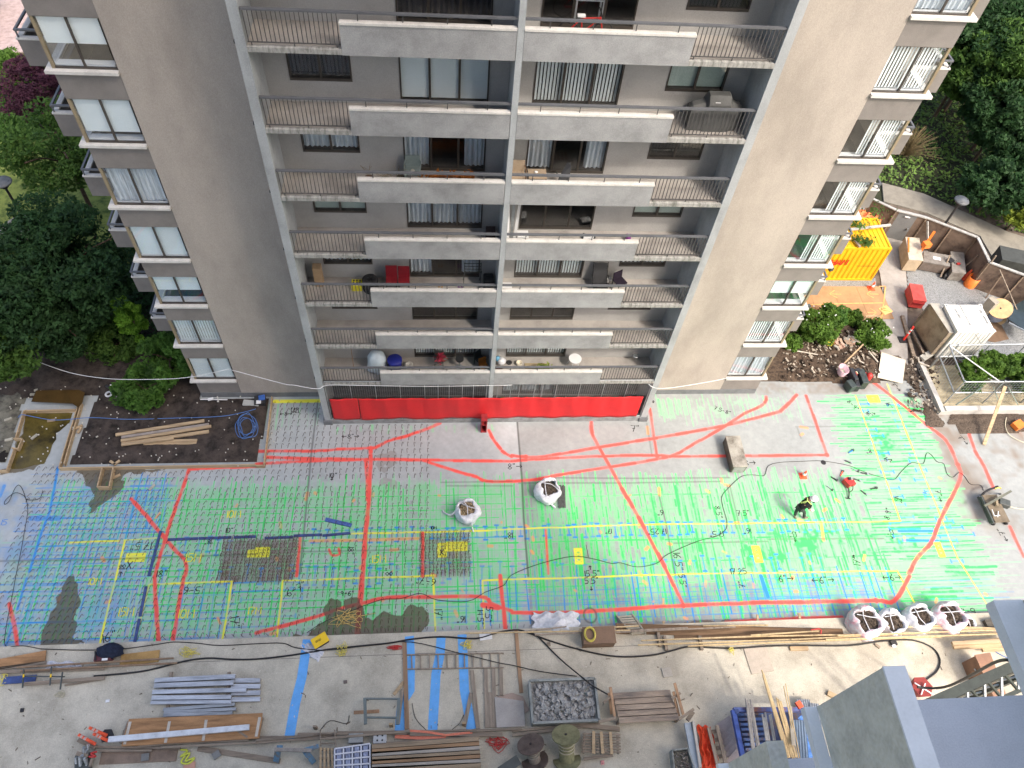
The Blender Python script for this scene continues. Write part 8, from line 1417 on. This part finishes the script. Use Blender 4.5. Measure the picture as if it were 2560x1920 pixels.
# level 3
box('cardboard_box','tall open cardboard box in the left corner of the left balcony',Vector((-4.72,1.05,F(3))),(.32,.3,1.0),card,cat='box'); 
t=box('yellow_crate','yellow plastic crate with dark bottles on the left balcony',Vector((-3.25,.85,F(3))),(.42,.36,.3),M('crate_yellow',(.75,.66,.03),.5,.1,3),cat='crate'); m=MB()
for q in range(9): m.cyl((-3.37+(q%3)*.12,.75+(q//3)*.1,F(3)+.29),(-3.37+(q%3)*.12,.75+(q//3)*.1,F(3)+.33),.035,n=8)
m.build('bottle_tops',blackp,t,kind='stuff')
for q,lb in enumerate(('lowest tyre of the stack on the left balcony','middle tyre of the stack on the left balcony','top tyre with wheel rim on the left balcony')):
    t=thing('car_tyre',lb,'tyre',(-2.72,.78,F(3)+q*.2),'tyre stack on the left balcony'); MB().lathe((-2.72,.78,F(3)+q*.2),[(.2,0),(.28,.0),(.31,.05),(.31,.15),(.28,.195),(.2,.195)],n=24).build('tyre',black,t)
    if q==2:
        MB().cyl((-2.72,.78,F(3)+.5),(-2.72,.78,F(3)+.57),.19,n=20).build('rim',darkm,t)
        for a in range(5): MB().bar((-2.72,.78,F(3)+.585),(-2.72+.17*math.cos(a*1.256),.78+.17*math.sin(a*1.256),F(3)+.585),.04,.02).build('spoke',M('rim_grey',(.14,.15,.16),.5,.2,4,metal=.5),t)
rdc=M('dark_red_leather',(.22,.012,.02),.5,.15,3,spec=.5)
chair('dining_chair','left one of the two dark red dining chairs on the balcony',Vector((-1.9,.85,F(3))),.44,.46,.45,1.0,blackp,0,'dark red dining chairs',seatm=rdc); chair('dining_chair','right one of the two dark red dining chairs on the balcony',Vector((-1.42,.82,F(3))),.44,.46,.45,1.0,blackp,0,'dark red dining chairs',seatm=rdc)
for lb,x,mm in (('pair of tan sandals on the left balcony floor',.0,M('tan_sandal',(.5,.3,.12),.7,.1,3)),('pair of purple sandals on the left balcony floor',.78,purple)):
    t=thing('sandals',lb,'sandals',(x,.85,F(3)))
    for q in (-.06,.06): MB().lathe((x+q,.85,F(3)),[(.045,0),(.045,.03),(0,.035)],n=12,sy=2.3).build('sandal',mm,t)
t=thing('drying_rack','dark folding drying rack before the left balcony door','rack',(1.2,1.1,F(3))); 
for x in (.9,1.55): MB().bar((x,.8,F(3)),(x+.05,1.3,F(3)+1.0),.025,.025).build('leg',darkm,t); MB().bar((x,1.3,F(3)),(x+.05,.85,F(3)+1.0),.025,.025).build('leg',darkm,t)
for q in range(4): MB().bar((.92,.85+q*.15,F(3)+.95),(1.6,.85+q*.15,F(3)+.95),.02,.02).build('bar',darkm,t)
t=thing('suitcase','black suitcase heap in the dark corner by the middle fin','suitcase',(1.9,.9,F(3))); MB().obox((1.88,.9,F(3)+.3),(.4,.5,.6)).build('body',blackp,t,bevel=.05); MB().bar((1.75,.9,F(3)+.66),(2.0,.9,F(3)+.66),.03,.04).build('handle',blackp,t)
box('paper_stack','white paper box beside the middle fin on the third balcony',Vector((2.6,.8,F(3))),(.45,.4,.2),white)
t=thing('lounge_chair','black reclining mesh lounge chair on the right balcony','chair',(6.35,.8,F(3))); c=Vector((6.35,.75,F(3))); MB().add([c+Vector(q) for q in ((-.27,-.3,.38),(.27,-.3,.38),(.27,.15,.33),(-.27,.15,.33),(.27,.55,1.05),(-.27,.55,1.05))],[(0,1,2,3),(3,2,4,5)]).build('mesh_sling',blackp,t)
for x in (-.29,.29): MB().tube([c+Vector((x,-.35,0)),c+Vector((x,-.3,.38)),c+Vector((x,.15,.33)),c+Vector((x,.57,1.08))],.02,n=5).build('frame',black,t); MB().tube([c+Vector((x,.3,0)),c+Vector((x,.1,.35)),c+Vector((x*1.1,-.1,.58)),c+Vector((x*1.1,.3,.62))],.018,n=5).build('armrest',black,t)
c=Vector((7.15,.85,F(3))); chair('cushioned_chair','black metal chair with round back and dark purple cushion',c,.44,.44,.45,.82,blackp,.5,seatm=M('dark_purple_cushion',(.018,.012,.024),.9,.2,8),slim=.025); MB().obox((6.78,1.12,F(3)+.3),(.2,.15,.12),.4).build('white_bag',white,label='small white bag between the two black balcony chairs',cat='bag')
# level 1
t=thing('broom','wooden broom leaning on the wall of the lowest left balcony','broom',(-3.9,.8,F(1))); MB().bar((-3.9,.8,F(1)+.04),(-3.98,1.36,F(1)+1.25),.025,.025).build('handle',M('broom_wood',(.30,.18,.10),.8,.1,4),t); MB().box(-4.08,-3.72,.76,.84,F(1),F(1)+.07).build('brush_head',M('brush_brown',(.12,.08,.05),.9,.2,6),t)
t=thing('wrapped_bundle','large white plastic wrapped bundle on the lowest left balcony','bundle',(-2.85,.8,F(1))); m=MB(); m.lathe((-2.85,.8,F(1)),[(.38,0),(.46,.2),(.42,.5),(.40,.8),(.33,1.05),(.2,1.2),(0,1.22)],n=20,wob=.14,seed=4,sy=.8); o=m.build('wrap',M('white_blue_film',(.55,.64,.70),.45,.12,4,bump=.5,spec=.5),t)
t=thing('blue_barrel','dark blue plastic barrel beside the white bundle','barrel',(-2.05,.72,F(1))); dbl=M('dark_blue_plastic',(.012,.02,.22),.5,.1,3,spec=.4); MB().lathe((-2.05,.72,F(1)),[(.25,0),(.29,.3),(.30,.72)],n=24).build('body',dbl,t); MB().lathe((-2.05,.72,F(1)+.722),[(.33,0),(.33,.06),(.28,.1),(0,.12)],n=24).build('lid',dbl,t); MB().obox((-1.9,.45,F(1)+.55),(.09,.02,.03)).build('mark',white,t)
t=thing('white_pot','round white plant pot right of the blue barrel','pot',(-1.45,.85,F(1))); MB().lathe((-1.45,.85,F(1)),[(.12,0),(.2,.1),(.2,.22),(.14,.28),(.12,.26),(0,.2)],n=20).build('pot',M('offwhite_pot',(.55,.54,.5),.6,.1,3),t)
c=Vector((-.1,.95,F(1))); chair('garden_chair','dark metal chair holding pink flowers on the lowest left balcony',c,.42,.42,.45,.85,darkm,0); leafmesh('flower_bunch',leafcloud(np.array((-.02,.92,F(1)+.68))+np.random.default_rng(8).normal(size=(350,3))*.09,.07,9),leafm('pink_flowers',(.55,.06,.12),(.2,.15,.04)),label='bunch of pink flowers on the dark metal chair',cat='flowers')
t=thing('bar_stool','round black stool with chrome foot on the lowest left balcony','stool',(.82,.85,F(1))); MB().cyl((.82,.85,F(1)+.62),(.82,.85,F(1)+.72),.19,n=20).build('seat',blackp,t); MB().cyl((.82,.85,F(1)+.02),(.82,.85,F(1)+.62),.03).build('stem',steel,t); MB().cyl((.82,.85,F(1)),(.82,.85,F(1)+.02),.18,n=20).build('foot',steel,t)
t=thing('blue_mat','blue mat with faint white lettering on the lowest left balcony','mat',(1.0,.5,F(1))); MB().box(.25,2.0,.38,.62,F(1)+.002,F(1)+.02).build('mat',M('mat_blue',(.05,.27,.60),.8,.1,3),t); m=MB(); glyphs(m,'CLWER',Vector((.4,.44,F(1)+.023)),Vector((1,0,0)),Vector((0,1,0)),.14,.018); m.build('lettering',M('faint_white',(.4,.6,.75),.8,.1,3),t)
MB().lathe((1.22,.55,F(1)+.02),[(.17,0),(.2,.1),(.17,.2),(0,.25)],n=18,wob=.04).build('green_pouf',M('moss_green',(.10,.16,.03),.95,.4,20,bump=.6),label='round moss green pouf on the blue mat',cat='pouf')
chair('folding_chair','dark folding chair near the orange chair on the lowest balcony',Vector((2.2-.45,1.0,F(1))),.4,.42,.42,.8,M('dark_teal_metal',(.03,.04,.04),.6,.2,4),.7); chair('orange_chair','brown orange seated chair in the corner by the middle fin',Vector((2.0-.1,.62,F(1))),.36,.38,.42,.8,M('brown_wood_dark',(.12,.05,.02),.6,.3,4),.4,seatm=M('orange_cushion',(.36,.13,.02),.8,.2,4))
t=thing('white_stool','round white three legged stool on the lowest right balcony','stool',(6.05,.8,F(1))); MB().cyl((6.05,.85,F(1)+.62),(6.05,.85,F(1)+.66),.29,n=28).build('seat',white,t)
for a in (.6,2.5,4.2,5.3): MB().bar((6.05+.2*math.cos(a),.85+.2*math.sin(a),F(1)+.62),(6.05+.34*math.cos(a),.85+.34*math.sin(a),F(1)),.03,.03).build('leg',white,t)
t=thing('bag_heap','white and blue bags over a dark red pot beside the middle fin','bags',(2.6,.75,F(1))); MB().lathe((2.62,.6,F(1)),[(.1,0),(.16,.15),(.13,.25),(0,.2)],n=14).build('pot',M('dark_red_pot',(.12,.02,.02),.6,.2,3),t); MB().lathe((2.72,.95,F(1)+.2),[(.15,0),(.2,.15),(.12,.3),(0,.33)],n=14,wob=.15,seed=2).build('bag',bag,t); MB().lathe((2.55,1.05,F(1)+.35),[(.12,0),(.1,.15),(0,.2)],n=10,wob=.2,seed=5).build('blue_bag',M('light_blue_bag',(.15,.4,.6),.5,.2,5),t)
t=thing('bucket','cream bucket of sand on the lowest right balcony','bucket',(3.55,.98,F(1))); MB().lathe((3.55,.98,F(1)),[(.11,0),(.14,.2),(.12,.2),(.11,.12),(0,.12)],n=20).build('bucket_wall',M('cream_plastic',(.68,.62,.5),.6,.1,3),t)
MB().box(3.8,4.95,.75,1.05,F(1)+.01,F(1)+.05).build('wood_board',M('tan_board',(.40,.32,.20),.8,.15,2),label='tan wooden board lying on the lowest right balcony',cat='board')
t=thing('potted_plant','potted yellow green succulent at the railing of the lowest right balcony','plant',(4.55,.45,F(1))); MB().lathe((4.55,.45,F(1)),[(.14,0),(.18,.25),(0,.22)],n=16).build('pot',M('dark_planter',(.06,.05,.045)),t); leafmesh('leaves',leafcloud(np.array((4.6,.45,F(1)+.38))+np.random.default_rng(18).normal(size=(420,3))*np.array([.13,.12,.09]),.08,19),LY,t)
for lb,x,mm,z in (('grey coiled hose on the wall of the lowest right balcony',8.9,steel,.5),('dark shoes beside the cream bucket',3.1,blackp,0)): MB().lathe((x,1.1,F(1)+z),[(.12,0),(.14,.04),(.09,.05),(0,.02)],n=14).build('small_item',mm,label=lb,cat='hose' if 'hose' in lb else 'shoes')
# ground patio clutter behind the mesh fence
rr=random.Random(44); cl=[('green and yellow garden bag behind the mesh fence',2.95,M('green_yellow',(.25,.30,.05),.7,.6,10,col2=(.6,.4,.05))),('white bundle behind the mesh fence near the middle fin',3.45,bag),('red cloth bundle behind the mesh fence',4.1,red),('red white box behind the mesh fence',3.8,M('red_white',(.6,.2,.2),.6,.6,12)),('lilac bag heap behind the mesh fence',6.0,M('lilac_bag',(.5,.5,.58),.6,.2,6)),('bright green hose heap behind the mesh fence',6.6,M('bright_green_hose',(.05,.5,.2),.5,.2,8)),('dark bicycle heap behind the mesh fence',7.4,rust),('pale cushion behind the mesh fence next to the lilac bags',5.5,white)]
for lb,x,mm in cl: MB().lathe((x,.75,.25),[(.2,0),(.26,.2),(.2,.45),(0,.6)],n=14,wob=.25,seed=int(x*10),sx=rr.uniform(.8,1.2)).build('patio_item',mm,label=lb,cat='bundle')
# ================= THE WORKER =================
W_=lambda u,v,z:S(1940+u*.0723,1200+v*.0723,z)
hip=W_(850,960,.88); chest=W_(1010,800,1.27); neck=W_(1190,690,1.40); headc=W_(1300,655,1.50); shL=W_(1060,650,1.36); shR=W_(1190,880,1.30); elR=W_(1120,985,1.03); haR=W_(1215,1060,.95); elL=W_(1200,600,1.12); haL=W_(1270,720,.95)
hipL=hip+Vector((-.04,.10,0)); hipR=hip+Vector((.04,-.10,0)); knL=W_(700,1090,.5); anL=W_(640,1230,.09); toL=W_(710,1350,.03); knR=W_(990,1110,.48); anR=W_(960,1310,.09); toR=W_(1120,1290,.03)
def skinned(name,joints,edges,radii,m,parent,root=0,sub=2):
    me=bpy.data.meshes.new(name); off=WO[parent.name]; me.from_pydata([tuple(Vector(j)-off) for j in joints],edges,[]); me.materials.append(m); o=bpy.data.objects.new(name,me); COL.objects.link(o); o.parent=parent; WO[o.name]=off
    sk=o.modifiers.new('skin','SKIN'); sk.use_smooth_shade=True; lay=me.skin_vertices[0] if me.skin_vertices else None
    if lay is None: bpy.context.view_layer.objects.active=o; lay=me.skin_vertices[0]
    for k,r in enumerate(radii): lay.data[k].radius=(r,r) if not isinstance(r,tuple) else r
    lay.data[root].use_root=True; s_=o.modifiers.new('sub','SUBSURF'); s_.levels=sub; s_.render_levels=sub; return o
wk=thing('person','worker in black jacket with yellow green crossed straps and white helmet walking on the slab','person',(hip.x,hip.y,0))
J=[hip,chest,neck,headc+Vector((0,0,-.05)),headc+Vector((.03,0,.07)),shL,elL,haL,shR,elR,haR,hipL,knL,anL,hipR,knR,anR]
E_=[(0,1),(1,2),(2,3),(3,4),(1,5),(5,6),(6,7),(1,8),(8,9),(9,10),(0,11),(11,12),(12,13),(0,14),(14,15),(15,16)]
skinned('body',J,E_,[.13,.15,.06,.095,.085,.07,.045,.03,.07,.045,.03,.09,.06,.045,.09,.06,.045],skin,wk)
skinned('jacket',[hip+Vector((0,0,.02)),hip.lerp(chest,.5),chest,chest.lerp(neck,.5),shL,elL,elL.lerp(haL,.7),shR,elR],[(0,1),(1,2),(2,3),(2,4),(4,5),(5,6),(2,7),(7,8)],[.165,.175,.185,.14,.095,.07,.055,.095,.07],jacket,wk,root=2)
skinned('trousers',[hip,hipL,knL,anL+Vector((0,0,.03)),hipR,knR,anR+Vector((0,0,.03))],[(0,1),(1,2),(2,3),(0,4),(4,5),(5,6)],[.15,.105,.08,.07,.105,.08,.07],M('camo_trousers',(.05,.058,.058),.85,.7,9,col2=(.015,.018,.018),bump=.3),wk)
for a,b in ((anL,toL),(anR,toR)): skinned('boot',[a,a.lerp(b,.5)+Vector((0,0,-.02)),b+Vector((0,0,.02))],[(0,1),(1,2)],[.06,.055,.045],M('work_boot',(.20,.17,.13),.8,.3,5),wk,sub=2)
def finger_hand(c,d):
    d=Vector(d).normalized(); s_=d.cross(Vector((0,0,1))).normalized(); js=[c]; es=[]; rs=[.03]
    for k,(o_,l_) in enumerate(((-.03,.07),(-.01,.085),(.01,.08),(.03,.065))):
        b=len(js); js+= [c+d*.05+s_*o_,c+d*(.05+l_*.6)+s_*o_*1.2+Vector((0,0,-.012)),c+d*(.05+l_)+s_*o_*1.2+Vector((0,0,-.035))]; es+=[(0,b),(b,b+1),(b+1,b+2)]; rs+=[.011,.009,.008]
    b=len(js); js+=[c+s_*.04+d*.01,c+s_*.06+d*.05]; es+=[(0,b),(b,b+1)]; rs+=[.012,.009]; return js,es,rs
for c,d in ((haR,(1,-.2,-.1)),(haL,(.9,-.5,-.2))): js,es,rs=finger_hand(c,d); skinned('hand',js,es,rs,skin,wk,sub=1)
hm=MB(); hc=headc+Vector((.01,0,.03)); hm.lathe(hc,[(.135,0),(.138,.04),(.12,.1),(.075,.14),(0,.155)],n=20,sx=1.12); hm.build('helmet',M('helmet_white',(.78,.77,.78),.4,.03,2,bump=0,spec=.5),wk); MB().lathe(hc,[(.165,-.005),(.168,.004),(.135,.01)],n=20,sx=1.15).build('helmet_brim',white,wk); MB().obox(headc+Vector((.12,-.07,-.05)),(.06,.09,.06),-.4).build('ear_muff',blackp,wk); MB().obox(headc+Vector((-.02,-.14,-.03)),(.09,.05,.1),0).build('ear_muff',blackp,wk)
MB().obox(headc+Vector((.11,.0,-.06)),(.06,.13,.06)).build('face_mask',blackp,wk)
up=lambda p,z:p+Vector((0,0,z))
for pts in ([up(shL,.10),up(chest.lerp(shL,.3),.20),up(chest,.205),up(chest.lerp(hip,.45),.17),up(hipR.lerp(hip,.3),.12)+Vector((0,0,.05))],[up(shR,.10),up(chest.lerp(shR,.3),.20),up(chest,.21),up(chest.lerp(hip,.45)+Vector((-.10,.06,0)),.16),up(hipL,.11)],[up(chest.lerp(hip,.35)+Vector((-.16,.10,0)),.09),up(chest.lerp(hip,.4),.185),up(chest.lerp(hip,.45)+Vector((.12,-.14,0)),.10)]): MB().tube(pts,.025,n=6,sub=4).build('hi_vis_strap',hiviz,wk)
MB().obox(haR+Vector((.06,-.0,.03)),(.14,.09,.015),.5).build('white_glove_cuff',white,wk)

# loose stones, sticks and clods over the dirt bank: uncountable
rr=random.Random(99); 
for nm,mm,n_ in (('bank_debris',M('debris_pale',(.36,.32,.26),.9,.5,6,col2=(.2,.17,.14)),420),('bank_clods',M('debris_dark',(.05,.035,.025),.95,.5,6),500)):
    m=MB()
    for k in range(n_):
        u=rr.uniform(130,960); v=rr.uniform(1200,1600); c=P(3,1,u,v,z=.22+.08*rr.random()) if k%4 else P(3,1,rr.uniform(1200,1480),rr.uniform(1420,1900),z=.15)
        s_=rr.choice((.03,.04,.06,.1)); m.obox(c,(s_*rr.uniform(1,3),s_,s_*.6),rot=Euler((rr.uniform(-.4,.4),rr.uniform(-.4,.4),rr.uniform(0,3))))
    m.build(nm,mm,kind='stuff')
